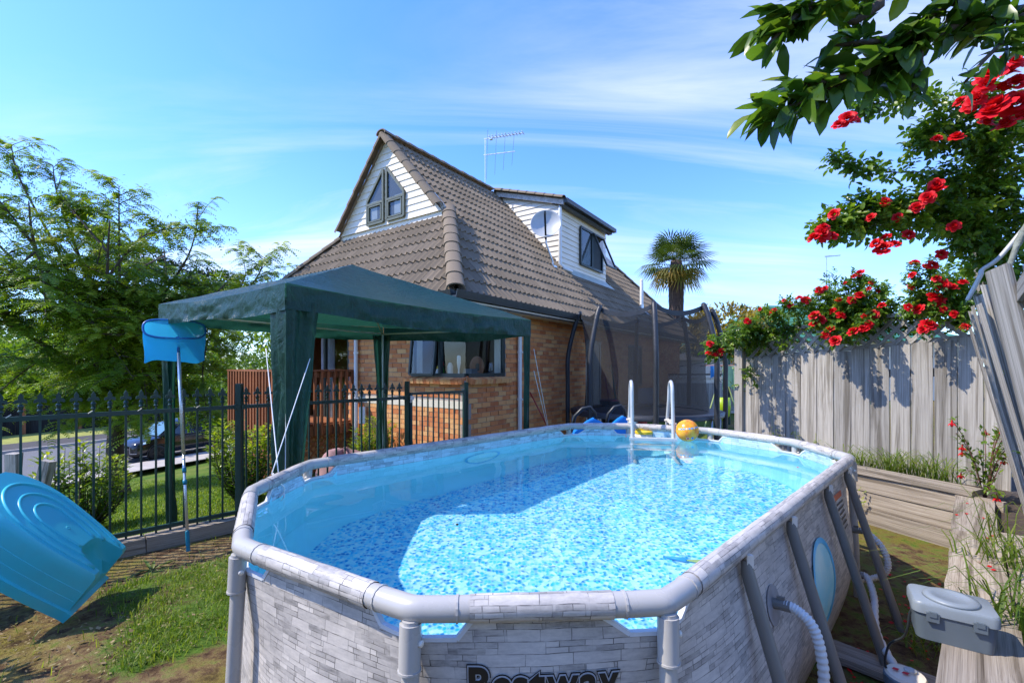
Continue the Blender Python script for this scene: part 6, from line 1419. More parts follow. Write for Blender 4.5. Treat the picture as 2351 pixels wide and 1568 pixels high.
def frond(mb, p, d, L, n=9, droop=0.6, lw=0.014, ll=0.075):
    """feathery compound leaf: leaflets in pairs along a drooping stalk"""
    side = d.cross(up); side = side.normalized() if side.length > 1e-4 else V((1, 0, 0)); base = mb.cur
    for k in range(n):
        u = (k + 0.6) / n; c = p + d * (L * u) - up * (droop * L * u * u); t = (d - up * (2 * droop * u)).normalized(); w_ = ll * (math.sin(math.pi * (0.12 + 0.83 * u)) ** 0.7)
        for sg in (-1, 1):
            o = (side * sg + t * 0.35 - up * 0.25).normalized(); a = c; b = c + o * w_; q = t * lw
            mb.cur = min(1, max(0, base + R.uniform(-.1, .1))); mb.face((mb.vert(a - q * .6), mb.vert(a + q * .6), mb.vert(b + q * .5), mb.vert(b - q * .4)))
    mb.cur = base
GREENS = {'feather': ((0.06, 0.12, 0.016), (0.14, 0.25, 0.02), (0.25, 0.37, 0.028), (0.42, 0.48, 0.04)),
          'hedge': ((0.05, 0.11, 0.012), (0.11, 0.21, 0.016), (0.24, 0.34, 0.022), (0.42, 0.46, 0.03)),
          'rose': ((0.045, 0.11, 0.018), (0.11, 0.22, 0.022), (0.21, 0.32, 0.03), (0.34, 0.40, 0.05)),
          'citrus': ((0.035, 0.085, 0.016), (0.07, 0.155, 0.02), (0.13, 0.23, 0.024), (0.28, 0.33, 0.03)),
          'dark': ((0.010, 0.022, 0.010), (0.020, 0.042, 0.015), (0.035, 0.065, 0.018)),
          'gold': ((0.03, 0.06, 0.012), (0.07, 0.10, 0.016), (0.28, 0.21, 0.035), (0.45, 0.34, 0.075)),
          'grass': ((0.04, 0.085, 0.010), (0.085, 0.16, 0.016), (0.16, 0.25, 0.03), (0.27, 0.31, 0.06)),
          'lawn': ((0.05, 0.11, 0.010), (0.11, 0.20, 0.016), (0.20, 0.30, 0.026), (0.36, 0.42, 0.07)),
          'palm': ((0.03, 0.055, 0.014), (0.06, 0.10, 0.022), (0.11, 0.15, 0.035), (0.35, 0.22, 0.05))}
LM = {k: leafmat(k + '_leaves', v, 0.30 if k in ('citrus', 'rose', 'hedge') else 0.45, 0.55 if k != 'dark' else 0.2) for k, v in GREENS.items()}
MT['barkm'] = plain('tree_bark', (0.085, 0.065, 0.05), 0.95, 0, 0.4, 9, 0.9, 30)
# ------------------------------------------------------------------ big feathery tree on the lawn
ft = thing('feathery_tree', V((-10.0, 11.6, gz(-10.0, 11.6))), 'broad feathery-leaved tree on the lawn behind the metal fence', 'tree')
def make_feather():
    b = W[ft]; rr = random.Random(21); wood_ = MB(); lf = MB()
    fork = b + V((0.1, -0.1, 2.0)); wood_.tube(catmull([b - up * .2, b + up * 0.25 + V((-.03, 0, 0)), b + up * 1.2 + V((-.12, 0, 0)), fork], 5), [0.42, .36, .30, .26, .24, .22, .21, .20, .19, .185, .18, .18, .18, .18, .18, .18][:16], 10)
    cap = lambda x: 6.5 - 0.44 * max(0, x + 11.6) - 0.10 * max(0, -(x + 12.4))
    mains = []
    for i in range(7):
        a = i * 0.9 + rr.uniform(-.2, .2); r_ = rr.uniform(2.2, 3.4); top = fork + V((math.cos(a) * r_, math.sin(a) * r_ * .8, 0)); top.z = rr.uniform(2.8, min(5.2, cap(top.x)))
        path = catmull([fork - up * rr.uniform(0, .4), fork.lerp(top, .4) + rv(rr) * .25 + up * .3, fork.lerp(top, .75) + rv(rr) * .3, top], 5); mains.append(path); wood_.tube(path, [lerp(.085, .010, k / (len(path) - 1)) for k in range(len(path))], 7)
    limbs = []
    for i in range(78):
        m_ = mains[i % 7]; p, t = along(m_, rr.uniform(.12, .98)); a = rr.uniform(0, 6.283); tip = p + V((math.cos(a), math.sin(a), 0)) * rr.uniform(1.0, 2.3); lo, hi = 0.35, cap(tip.x); tip.z = max(min(hi, p.z + rr.uniform(-2.4, 1.9)), lo) if rr.random() < .8 else rr.uniform(lo, hi)
        path = catmull([p, p.lerp(tip, .5) + up * .25 + rv(rr) * .2, tip], 5); limbs.append(path); wood_.tube(path, [lerp(.028, .006, k / (len(path) - 1)) for k in range(len(path))], 5)
    for tip in (V((-12.1, 11.0, 7.0)), V((-11.3, 11.2, 6.6)), V((-9.5, 11.0, 6.0)), V((-7.6, 11.0, 5.2)), V((-6.3, 10.8, 3.9)), V((-5.9, 10.9, 4.3)), V((-13.2, 10.6, 6.2))):
        path = catmull([fork + up * .6, fork.lerp(tip, .5) + up * .35, tip - up * .3 - (tip - fork).normalized() * .6, tip], 6); limbs.append(path); wood_.tube(path, [lerp(.045, .008, k / (len(path) - 1)) for k in range(len(path))], 6)
    for path in limbs:
        n = 19 if len(path) < 14 else 22
        for j in range(n):
            k = 0.2 + 0.8 * j / (n - 1); p, t = along(path, min(.999, k)); az = rr.uniform(0, 2 * math.pi)
            d = (V((math.cos(az), math.sin(az), rr.uniform(-.1, .45))) + t * 0.5).normalized(); L = rr.uniform(0.45, 0.95)
            q = p + d * L - up * (0.12 * L); tw = [p, p.lerp(q, .5) + up * .06, q]; wood_.tube(tw, [.010, .007, .004], 4, False)
            tone = min(1, max(0, 0.52 + 0.42 * noise.noise(p * 0.8) + rr.uniform(-.2, .28)))
            nf_ = 12
            for f in range(nf_):
                u = 0.12 + 0.88 * f / (nf_ - 1); c = (p.lerp(q, u)) + up * (.1 * math.sin(math.pi * u)); fd = V((math.cos(az + rr.uniform(-1.5, 1.5)), math.sin(az + rr.uniform(-1.5, 1.5)), rr.uniform(-.1, .5))).normalized()
                lf.cur = min(1, max(0, tone + rr.uniform(-.15, .15))); frond(lf, c, fd, rr.uniform(0.20, 0.36), 7, rr.uniform(.4, .95), 0.022, 0.075)
    for path in limbs:                                # fuller leaf clumps round the branch ends
        for j in range(190):
            p, t = along(path, rr.uniform(.35, .999)); q = p + V((rr.gauss(0, .32), rr.gauss(0, .32), rr.gauss(.02, .16))); lf.cur = min(1, max(0, .62 + .4 * noise.noise(q * .9) + rr.uniform(-.25, .25))); d = V((rr.uniform(-1, 1), rr.uniform(-1, 1), rr.uniform(-.5, .25))).normalized(); leaf(lf, q, d, (up + rv(rr) * .5).normalized(), rr.uniform(.06, .11), .032, .3, 1)
    wood_.build('trunk', MT['barkm'], ft, True); lf.build('crown', LM['feather'], ft)
make_feather()
def blob_tree(name, label, cat, base, trunk_h, blobs, n, lsize, mat, seed, tr=0.16, grp=None, seg=1, gold=0.0):
    """trunk with limbs to each clump; leaves scattered on and inside uneven clumps"""
    rr = random.Random(seed); o = thing(name, base, label, cat, grp); wd = MB(); lf = MB(); b = V(base); fork = b + up * trunk_h
    wd.tube([b - up * .2, b + up * trunk_h * .5, fork], [tr * 1.25, tr, tr * .8], 8)
    tot = sum(bl[1][0] * bl[1][1] * bl[1][2] for bl in blobs) ** 1.0
    for c, rad_ in blobs:
        c = b + V(c); wd.tube(catmull([fork - up * .1, fork.lerp(c, .5) + rv(rr) * .15, c], 4), [lerp(tr * .6, tr * .12, k / 8) for k in range(9)], 5)
        k = int(n * (rad_[0] * rad_[1] * rad_[2]) / tot)
        for _ in range(k):
            d = rv(rr); r_ = rr.uniform(.45, 1.0) ** 0.5; q = c + V((d.x * rad_[0], d.y * rad_[1], d.z * rad_[2])) * (r_ * (1 + .28 * noise.noise((c + d) * 2.3)))
            if noise.noise(q * (1.6 / max(rad_[0], .3))) < -0.28: continue
            tone = 0.42 + 0.45 * noise.noise(q * 1.4) + rr.uniform(-.22, .22)
            if gold and d.z > -.1 and noise.noise(q * 2.2 + V((5, 5, 5))) > -gold: tone = rr.uniform(.7, 1.0)
            else: tone = min(tone, 0.72) if gold else tone
            lf.cur = min(1, max(0, tone)); dd = (d + rv(rr) * .9 + V((0, 0, .1))).normalized(); leaf(lf, q, dd, (up + rv(rr) * .7).normalized(), lsize * rr.uniform(.7, 1.3), lsize * .45, .2, seg)
    wd.build('trunk', MT['barkm'], o, True); lf.build('crown', LM[mat], o); return o
bt_ = 'trees beyond the street fence'
for i, (l, w_, h, rr_, lb) in enumerate(((0, 41, 5.5, 3.6, 'dark leafy tree beyond the street fence, at the left edge'), (7, 43, 7.0, 4.2, 'tall leafy tree beyond the street fence, behind the lawn tree trunk'), (15, 41, 6.0, 3.8, 'leafy tree beyond the street fence, above the parked car'), (24, 43, 6.6, 4.4, 'leafy tree beyond the street fence, beside the deck'), (33, 40, 6.0, 4.2, 'leafy tree beyond the street fence, farthest up the street'), (-7, 46, 8.5, 5, 'tall tree far behind the street fence, outermost on the left'), (3, 49, 9, 5.4, 'tall tree far behind the street fence, between the first two'), (12, 49, 9, 5.2, 'tall tree far behind the street fence, behind the car'), (21, 50, 9, 5.4, 'tall tree far behind the street fence, left of the deck'))):
    p_ = RL(l, w_, -2.3); blob_tree('street_tree', lb, 'tree', p_, h * .35, [((0, 0, h * .6), (rr_, rr_, rr_ * .62)), ((rr_ * .6, 0, h * .42), (rr_ * .7, rr_ * .7, rr_ * .5)), ((-rr_ * .6, .3, h * .45), (rr_ * .7, rr_ * .7, rr_ * .5)), ((0, -.6, h * .25), (rr_ * .9, rr_ * .6, rr_ * .35))], 9000, 0.40, 'feather', 60 + i, .25, bt_)
for i, (x, y, h, lb) in enumerate(((-43, 52, 18.5, 'big dark pine on the skyline behind the feathery tree'), (-30, 46, 13.5, 'small round dark pine on the skyline right of the feathery tree'))):
    blob_tree('pine_tree', lb, 'tree', V((x, y, -2)), h * .75, [((0, 0, h * .86), (4.2 if i == 0 else 2.2, 4, 1.5)), ((-3 if i == 0 else -1, 0, h * .80), (2.6 if i == 0 else 1.4, 2, 1.0)), ((3.2 if i == 0 else 1, 0, h * .80), (2.8 if i == 0 else 1.4, 2, 1.0))], 2600, 0.5, 'dark', 90 + i, .4)
p_ = V((-10.6, 18.5, gz(-10.6, 18.5))); blob_tree('roadside_tree', 'bushy yellow-green tree on the lawn just left of the deck', 'tree', p_, 1.6, [((0, 0, 3.6), (2.2, 2.0, 1.9)), ((1.4, 0, 2.6), (1.7, 1.5, 1.4)), ((-1.5, 0, 2.8), (1.8, 1.6, 1.5)), ((0.6, -.5, 1.6), (1.8, 1.4, 1.1))], 9000, 0.22, 'hedge', 41, .2)
gt = blob_tree('golden_tree', 'round tree with golden blossom behind the trampoline', 'tree', V((10.2, 21.5, 0)), 1.2, [((0, 0, 2.9), (2.0, 1.8, 1.7)), ((-1.3, 0, 2.6), (1.3, 1.3, 1.4)), ((1.1, 0, 2.2), (1.4, 1.2, 1.4)), ((0, -.6, 1.2), (2.2, 1.5, 1.1))], 15000, 0.24, 'gold', 33, .2, gold=0.4)
# ------------------------------------------------------------------ palm
pm = thing('fan_palm', V((9.2, 25.5, 0)), 'tall fan palm with shaggy trunk and dead skirt behind the house', 'palm')
def make_palm():
    rr = random.Random(5); b = W[pm]; top = b + up * 7.6; m = MB()
    m.tube([b, b + up * 3, b + up * 5.0, b + up * 6.6, top], [.30, .30, .40, .42, .30], 12); m.build('trunk', plain('fibrous_trunk', (0.06, 0.035, 0.025), 0.95, 0, 0.4, 6, 1.0, 22), pm, True)
    m = MB()
    for i in range(260):                             # hanging fibre and dead leaf stalks
        a = rr.uniform(0, 6.283); z = rr.uniform(4.2, 7.2); d = V((math.cos(a), math.sin(a), 0)); p = b + up * z + d * .34; q = p + d * rr.uniform(.02, .16) - up * rr.uniform(.4, 1.1); s = up.cross(d) * .03; m.cur = rr.random(); m.face((m.vert(p - s), m.vert(p + s), m.vert(q + s * .3), m.vert(q - s * .3)))
    m.build('trunk_fibre', leafmat('dead_fibre', ((.05, .03, .02), (.11, .065, .04), (.19, .12, .075)), .9, .1), pm)
    for i in range(58):
        a = i * 2.399 + rr.uniform(-.2, .2); el = lerp(1.25, -0.75, (i / 57) ** 0.85) + rr.uniform(-.12, .12); d = V((math.cos(a) * math.cos(el), math.sin(a) * math.cos(el), math.sin(el))); st = rr.uniform(.95, 1.3) * (1.0 if el > -.3 else .8)
        hub = top - up * .15 + d * st - up * .05; m = MB(); sd = d.cross(up).normalized(); nn = sd.cross(d).normalized(); L = rr.uniform(1.0, 1.25)
        tone = .3 if el > .0 else (.55 if el > -.3 else .9)
        s_ = sd * .018; m.cur = .6; m.face((m.vert(top - up * .15 - s_), m.vert(top - up * .15 + s_), m.vert(hub + s_), m.vert(hub - s_)))
        N_ = 20
        for k in range(N_):
            th_ = lerp(-2.0, 2.0, k / (N_ - 1)); e = (d * math.cos(th_) + sd * math.sin(th_)).normalized(); ln = L * (0.72 + .28 * math.cos(th_ * .8)); tip = hub + e * ln - up * (.16 + (.22 if el < 0 else .05)) * ln; w_ = .042; md = hub + e * ln * .55 - up * .02
            x = e.cross(nn).normalized() * w_; m.cur = min(1, max(0, tone + rr.uniform(-.22, .22))); i0 = m.vert(hub); i1 = m.vert(md + x); i2 = m.vert(md - x); i3 = m.vert(tip); m.face((i0, i1, i3, i2))
        m.build('fan_leaf', LM['palm'], pm)
make_palm()
cb = thing('cabbage_tree', V((-7.6, 14.0, gz(-7.6, 14.0))), 'spiky strap-leaved plant hanging dead leaves beside the deck corner', 'plant')
m = MB(); m.tube([W[cb], W[cb] + up * 1.7], [.12, .1], 8); m.build('stem', MT['barkm'], cb); m = MB(); 
for i in range(110):
    a = R.uniform(0, 6.28); el = R.uniform(-1.1, 1.0); d = V((math.cos(a) * math.cos(el), math.sin(a) * math.cos(el), math.sin(el))); m.cur = R.uniform(.2, .7) if el > -.3 else .95; leaf(m, W[cb] + up * 1.75, d, up, .75, .045, .35, 2)
m.build('leaves', LM['palm'], cb)
# ------------------------------------------------------------------ shrubs at the fence
def shrub(label, c, rx, ry, h, n, L, seed, mat='hedge'):
    rr = random.Random(seed); o = thing('leafy_shrub', V(c), label, 'shrub', 'yellow-green shrubs along the metal fence'); lf = MB(); wd = MB(); c = V(c); ns = 34
    for i in range(ns):
        a = rr.uniform(0, 6.283); r_ = math.sqrt(rr.random()); tip = c + V((math.cos(a) * rx * r_, math.sin(a) * ry * r_, h * (1.0 - .35 * r_ * r_) * rr.uniform(.75, 1.12))); b = c + V((math.cos(a) * .08, math.sin(a) * .08, 0)); path = catmull([b, b.lerp(tip, .5) + V((math.cos(a) * rx * .25 * r_, math.sin(a) * ry * .25 * r_, 0)), tip], 6)
        wd.tube(path, [lerp(.012, .003, k / (len(path) - 1)) for k in range(len(path))], 4, False)
        for k in range(n // ns):
            u = rr.uniform(.12, 1.0); p, t = along(path, min(.999, u)); az = rr.uniform(0, 6.283); d = (V((math.cos(az), math.sin(az), rr.uniform(.0, .7))) + t * .5).normalized(); lf.cur = min(1, max(0, 0.10 + 0.75 * u ** 1.6 + rr.uniform(-.2, .22))); q = p + V((math.cos(az), math.sin(az), 0)) * rr.uniform(0, .09); leaf(lf, q, d, up, L * rr.uniform(.7, 1.25), L * .42, .25, 2)
    wd.build('stems', MT['barkm'], o, True); lf.build('foliage', LM[mat], o)
gp_ = lambda x, y: V((x, y, gz(x, y)))
shrub('yellow-green shrub behind the metal fence, right of the blue sandpit', gp_(-5.42, 5.70), .50, .5, 1.12, 2400, .085, 11)
shrub('yellow-green shrub behind the metal fence, at the tall green post', gp_(-3.85, 6.55), .60, .55, 1.22, 2800, .085, 12)
shrub('yellow-green shrub between the metal fence and the brick wall', HL(-0.45, 1.75, -0.42), .46, .42, 1.15, 2000, .08, 13)
# ------------------------------------------------------------------ roses
MT['petal'] = None
n = NT('red_petals'); r_ = n.attr('rnd'); n.set(n.ramp(r_, [(0, (0.42, 0.0, 0.012)), (.5, (0.68, 0.004, 0.010)), (1, (0.80, 0.015, 0.03))]), 0.55, spec=0.3); tl = n.new('BsdfTranslucent'); tl.inputs[0].default_value = (.8, .01, .01, 1); mx = n.new('MixShader'); mx.inputs[0].default_value = .3; n.lk(n.b.outputs[0], mx.inputs[1]); n.lk(tl.outputs[0], mx.inputs[2]); n.lk(mx.outputs[0], n.out.inputs[0]); MT['petal'] = n.m
def bloom_mesh(seed):
    rr = random.Random(seed); m = MB()
    for ring, (cnt, r0, tilt, L) in enumerate(((6, .16, .35, .55), (6, .12, .75, .50), (5, .07, 1.05, .42), (4, .03, 1.35, .34))):
        for k in range(cnt):
            a = 2 * math.pi * (k + .5 * ring) / cnt + rr.uniform(-.25, .25); d = V((math.cos(a), math.sin(a), 0)); s = V((-d.y, d.x, 0)); tl_ = tilt + rr.uniform(-.15, .15); w_ = L * .52; m.cur = min(1, max(0, .75 - .18 * ring + rr.uniform(-.2, .2))); rows = []
            for j in range(4):
                v = j / 3; e = d * math.cos(tl_ + .5 * (1 - v)) + up * math.sin(tl_ + .3 * (1 - v)); c = d * r0 + e * (L * v) - up * (.10 * v * v * (1 if ring < 2 else 0)) + up * .05 * ring; ww = w_ * (0.45, .85, 1.0, .62)[j]
                rows.append([m.vert(c + s * (ww * q) + d * (-.10 * ww * abs(q) ** 2 * 2) + up * (.09 * ww * abs(q)) + rv(rr) * .018) for q in (-1, -.4, .4, 1)])
            for A, B in zip(rows, rows[1:]):
                for q in range(3): m.face((A[q], A[q + 1], B[q + 1], B[q]))
    me = m.mesh('rose_bloom', MT['petal']); me.shade_smooth(); return me
RB = [bloom_mesh(i) for i in range(5)]
def bloom(parent, p, size, face=None):
    f = (face or V((-.45, -.55, .5))) + rv() * .45; f.normalize(); x, y = ortho(f); a = R.uniform(0, 6.28); X = x * math.cos(a) + y * math.sin(a); Y = f.cross(X); s = size
    place('rose_bloom', R.choice(RB), parent, frame(X, Y, f, p, (s, s, s)))
def rose_leaf(mb, p, d, n, L):
    """five leaflets on a stalk"""
    d = d.normalized(); x = d.cross(n); x = x.normalized() if x.length > 1e-4 else ortho(d)[0]; t = mb.cur
    for k, sg in ((.35, 1), (.35, -1), (.68, 1), (.68, -1), (.9, 0)):
        mb.cur = min(1, max(0, t + R.uniform(-.1, .1))); c = p + d * (L * 1.6 * k); dd = (x * sg + d * .55) if sg else d; leaf(mb, c, dd + up * -.15, n, L * (1.0 if sg == 0 else .82), L * .62, .3, 2)
def px3(x, y, Y): return V(((x - 1175.5) / 1045 * Y, Y, 1.64 - (y - 843) / 1045 * Y))
def rose_sprays(o, sprays, L, mat='rose', seed=3, thick=.007):
    rr = random.Random(seed); wd = MB(); lf = MB()
    for path, dens, spread in sprays:
        P_ = catmull(path, 6); wd.tube(P_, [lerp(thick, thick * .45, k / (len(P_) - 1)) for k in range(len(P_))], 5, False); ln = sum((b - a).length for a, b in zip(P_, P_[1:])); k = int(dens * ln)
        for i in range(k):
            u = rr.random() ** .9; p, t = along(P_, min(.999, u)); d = (rv(rr) + t * .4 + V((-.1, -.1, .0))).normalized(); q = p + rv(rr) * (spread * rr.random() ** .6 * (1.15 - .7 * u)); lf.cur = min(1, max(0, .38 + .4 * noise.noise(q * 5) + rr.uniform(-.25, .3))); rose_leaf(lf, q, d, (up + rv(rr) * .8).normalized(), L * rr.uniform(.75, 1.2))
    wd.build('canes', plain('green_cane', (0.06, 0.085, 0.025), .6, 0, .3, 20), o, True); lf.build('foliage', LM[mat], o)
# near climbing rose arching out of the leaning fence
r1 = thing('climbing_rose', PL(3.6, -0.4, 0.43), 'climbing red rose arching over the leaning fence, nearest the camera', 'rose')
root = PL(3.4, -0.35, 0.45); S_ = []
def arm(pts, dens, spread): S_.append(([root, PL(3.7, -.3, 1.6)] + [px3(*p) for p in pts] if False else [px3(*p) for p in pts], dens, spread))
arm([(2340, 640, 3.2), (2250, 540, 3.1), (2120, 500, 3.0), (1990, 510, 2.95), (1890, 520, 2.9)], 330, .17)
arm([(2350, 520, 3.2), (2230, 440, 3.1), (2100, 470, 3.0), (1960, 480, 2.9)], 330, .16)
arm([(2350, 470, 3.1), (2210, 400, 3.1), (2040, 395, 3.0), (1915, 370, 2.9)], 90, .06)
arm([(2351, 420, 3.1), (2240, 330, 3.0), (2150, 300, 3.0), (2120, 330, 2.95)], 330, .15)
arm([(2351, 330, 3.1), (2260, 270, 3.0), (2100, 225, 2.9), (1960, 250, 2.85)], 120, .08)
arm([(2350, 580, 3.3), (2280, 480, 3.2), (2250, 380, 3.1), (2270, 300, 3.1)], 420, .20)
arm([(2345, 700, 3.3), (2270, 600, 3.2), (2220, 520, 3.1), (2180, 470, 3.1)], 420, .18)
arm([(2350, 300, 3.0), (2300, 240, 2.9), (2230, 190, 2.9)], 200, .12)
S_.append(([root, PL(3.7, -.32, 1.3), px3(2340, 640, 3.2), px3(2330, 480, 3.2)], 40, .12)); S_.append(([root, PL(4.2, -.3, 1.5), px3(2350, 500, 3.3)], 20, .1))
S_ = [(p, d * 1.15, s * 1.05) for p, d, s in S_]
rose_sprays(r1, S_, 0.044, seed=4)
for x, y, Y, s in ((1885, 540, 2.9, .085), (1870, 548, 2.88, .07), (1905, 545, 2.92, .07), (1890, 525, 2.9, .06), (1916, 492, 2.95, .06), (2028, 572, 2.95, .085), (2050, 565, 2.95, .07), (2012, 560, 2.95, .06), (2148, 442, 3.0, .10), (2150, 425, 3.0, .07), (2105, 477, 3.0, .065), (2030, 465, 3.0, .06), (2195, 318, 3.0, .075), (1945, 275, 2.9, .085), (1925, 288, 2.9, .06), (1962, 280, 2.9, .055), (2280, 175, 2.7, .13), (2320, 145, 2.7, .10), (2250, 215, 2.75, .08), (2290, 250, 2.7, .14), (2335, 240, 2.7, .13), (2262, 285, 2.75, .075), (2160, 585, 3.1, .06), (2035, 545, 3.0, .05), (2205, 235, 2.9, .06), (2150, 320, 3.0, .05), (2310, 170, 2.7, .1), (2332, 195, 2.7, .1), (2262, 197, 2.7, .08), (2240, 232, 2.75, .08), (2346, 275, 2.7, .1), (2312, 290, 2.7, .1), (2272, 262, 2.7, .1), (2350, 130, 2.7, .1), (2225, 247, 2.8, .07), (2300, 205, 2.7, .08), (2130, 455, 2.95, .07), (2085, 540, 3.0, .06), (2000, 500, 2.95, .05), (2060, 500, 3.0, .05), (2190, 520, 3.0, .06), (2140, 610, 3.1, .06)): bloom(r1, px3(x, y, Y - .16), s * .95)
# rose on the paling fence
r2 = thing('fence_rose', F1N.lerp(F1F, .55) + up * .43, 'red rambling rose growing through the lattice of the paling fence', 'rose')
S_ = []; rr = random.Random(8)
for i in range(34):
    k = rr.random(); b = F1N.lerp(F1F, k) - fn * .12 + up * (ftop(k) + .26); hgt = (.10 + .50 * math.exp(-((k - .52) / .16) ** 2) + .5 * math.exp(-((k - .05) / .14) ** 2)) * rr.uniform(.6, 1.15); tip = b + up * hgt + fdir * rr.uniform(-.3, .3) + fn * rr.uniform(-.25, .35); S_.append(([b - up * .12 - fn * .05, b, b.lerp(tip, .6) + rv(rr) * .08, tip], 95, .13))
for i in range(8):
    k = rr.random(); b = F1N.lerp(F1F, k) + up * (ftop(k) + .36); tip = b + fn * rr.uniform(.1, .3) - up * rr.uniform(.0, .3) + fdir * rr.uniform(-.2, .2); S_.append(([b, b.lerp(tip, .5) + up * .1, tip], 90, .1))
b = F1F + up * 1.9; S_.append(([b - up * .5, b + up * .15, px3(1700, 770, 6.6), px3(1655, 785, 6.4), px3(1625, 800, 6.3)], 120, .16)); S_.append(([b, px3(1700, 745, 6.8), px3(1670, 765, 6.7)], 120, .16)); S_.append(([b - up * .3, px3(1720, 850, 6.5), px3(1735, 880, 6.45)], 60, .1))
FB = ((1630, 790, 6.2, .085), (1628, 812, 6.2, .08), (1655, 808, 6.2, .1), (1640, 815, 6.2, .06), (1716, 738, 6.4, .09), (1772, 716, 6.3, .06), (1778, 712, 6.2, .06), (1850, 690, 5.8, .10), (1835, 685, 5.8, .07), (1880, 668, 5.8, .09), (1895, 662, 5.8, .06), (1975, 628, 5.6, .09), (1960, 635, 5.6, .06), (1815, 700, 6.0, .07), (1800, 690, 6.0, .05), (1870, 725, 5.7, .11), (1885, 735, 5.7, .10), (1868, 745, 5.7, .09), (1912, 715, 5.7, .09), (1925, 690, 5.6, .07), (1930, 725, 5.6, .10), (1973, 680, 5.5, .11), (1955, 690, 5.5, .09), (2025, 702, 5.4, .08), (2005, 724, 5.4, .11), (1985, 728, 5.4, .07), (1895, 770, 5.6, .09), (1905, 758, 5.6, .10), (1918, 783, 5.5, .12), (1960, 762, 5.3, .11), (1980, 757, 5.3, .11), (1995, 745, 5.3, .08), (2130, 748, 4.9, .13), (2120, 757, 4.9, .09), (2190, 722, 4.8, .08), (2110, 710, 5.0, .10), (2085, 706, 5.0, .08), (2140, 684, 4.9, .11), (2155, 690, 4.9, .11), (2165, 655, 4.8, .11), (2185, 662, 4.8, .10), (2150, 640, 4.8, .07), (2090, 660, 5.0, .07), (2095, 632, 5.0, .07), (2165, 710, 4.85, .07), (2100, 605, 5.0, .08), (2125, 612, 5.0, .06), (2210, 650, 4.8, .08), (2215, 750, 4.75, .07), (2000, 650, 5.5, .05), (2015, 668, 5.5, .05), (1995, 663, 5.5, .05), (1940, 650, 5.6, .04), (1745, 710, 6.4, .05), (1770, 722, 6.3, .05))
for x, y, Y, s in FB:                                # a leafy shoot to every bloom
    p = px3(x, y, Y - .2); k = max(0.0, min(1.0, (p - F1N).dot(fdir) / FL)); b = F1N.lerp(F1F, k) + up * (ftop(k) + .33); S_.append(([b, b.lerp(p, .5) + up * .10 + rv(rr) * .06, p - up * .02], 85, .10))
S_ = [(p, d * 1.15, s * 1.1) for p, d, s in S_]
rose_sprays(r2, S_, 0.045, seed=6)
for x, y, Y, s in FB: bloom(r2, px3(x, y, Y - .22), s * .92)
# ------------------------------------------------------------------ citrus branches overhead
ct_ = thing('citrus_tree', V((3.4, 1.2, 0.43)), 'citrus tree branches with large glossy leaves hanging in at the top right', 'tree')
def make_citrus():
    rr = random.Random(17); wd = MB(); lf = MB(); b = W[ct_]; fork = b + V((-.1, .25, 2.2)); wd.tube(catmull([b - up * .3, b + up * 1.1 + V((.05, 0, 0)), fork], 5), [.09, .085, .08, .075, .07, .065, .06, .055, .05, .05, .05], 9)
    br = [[(2351, 40, 1.75), (2200, 60, 1.7), (2050, 130, 1.65), (1930, 190, 1.62), (1840, 235, 1.6), (1745, 265, 1.6)], [(2351, -60, 1.8), (2180, 10, 1.7), (2090, 90, 1.66), (2040, 180, 1.64)], [(2200, -60, 1.75), (2000, -25, 1.7), (1860, 20, 1.66), (1760, 60, 1.65)], [(1860, 15, 1.66), (1810, 55, 1.63), (1760, 110, 1.62)], [(2351, 90, 1.7), (2290, 110, 1.65), (2215, 190, 1.6)], [(2351, 20, 1.75), (2280, 40, 1.7), (2240, 80, 1.68), (2230, 30, 1.7)], [(2140, 70, 1.68), (2010, 95, 1.66), (1915, 105, 1.65)], [(1990, 165, 1.63), (1890, 190, 1.62), (1800, 195, 1.62)], [(2100, 60, 1.68), (2110, 150, 1.66), (2095, 200, 1.64)], [(2020, 10, 1.68), (1960, 50, 1.66), (1940, 30, 1.66)]]
    for path in br:
        P_ = [px3(*p) for p in path]
        if path[0][0] >= 2200: P_ = [fork, fork.lerp(P_[0], .6) + up * .15] + P_
        P2 = catmull(P_, 6); wd.tube(P2, [lerp(.020, .004, k / (len(P2) - 1)) for k in range(len(P2))], 6)
        ln = sum((q - p).length for p, q in zip(P2, P2[1:]))
        for i in range(int(ln * (85 if path[0][1] not in (90, 20) else 22))):
            u = rr.uniform(.15 if path[0][0] >= 2200 else 0.05, 1.0); p, t = along(P2, min(.999, u)); d = (rv(rr) * .9 + t * .8 + V((-.25, 0, -.25))).normalized(); q = p + rv(rr) * .035
            lf.cur = min(1, max(0, .36 + rr.uniform(-.3, .3) + (.35 if rr.random() < .12 else 0))); L = rr.uniform(.075, .14); leaf(lf, q, d, (up + rv(rr) * .7).normalized(), L, L * rr.uniform(.38, .5), rr.uniform(.1, .35), 3)
    # the rest of the crown outside the picture
    for i in range(1500):
        d = rv(rr); q = fork + V((.9, -.1, .75)) + V((d.x * 1.1, d.y * 1.2, d.z * .8)) * rr.random() ** .4
        if q.y < 0.35 or q.x < 1.16 * q.y + .25: continue
        lf.cur = rr.uniform(.1, .6); L = rr.uniform(.07, .12); leaf(lf, q, rv(rr), (up + rv(rr) * .6).normalized(), L, L * .45, .2, 2)
    wd.build('trunk', MT['barkm'], ct_, True); o = lf.build('crown', LM['citrus'], ct_, True)
make_citrus()
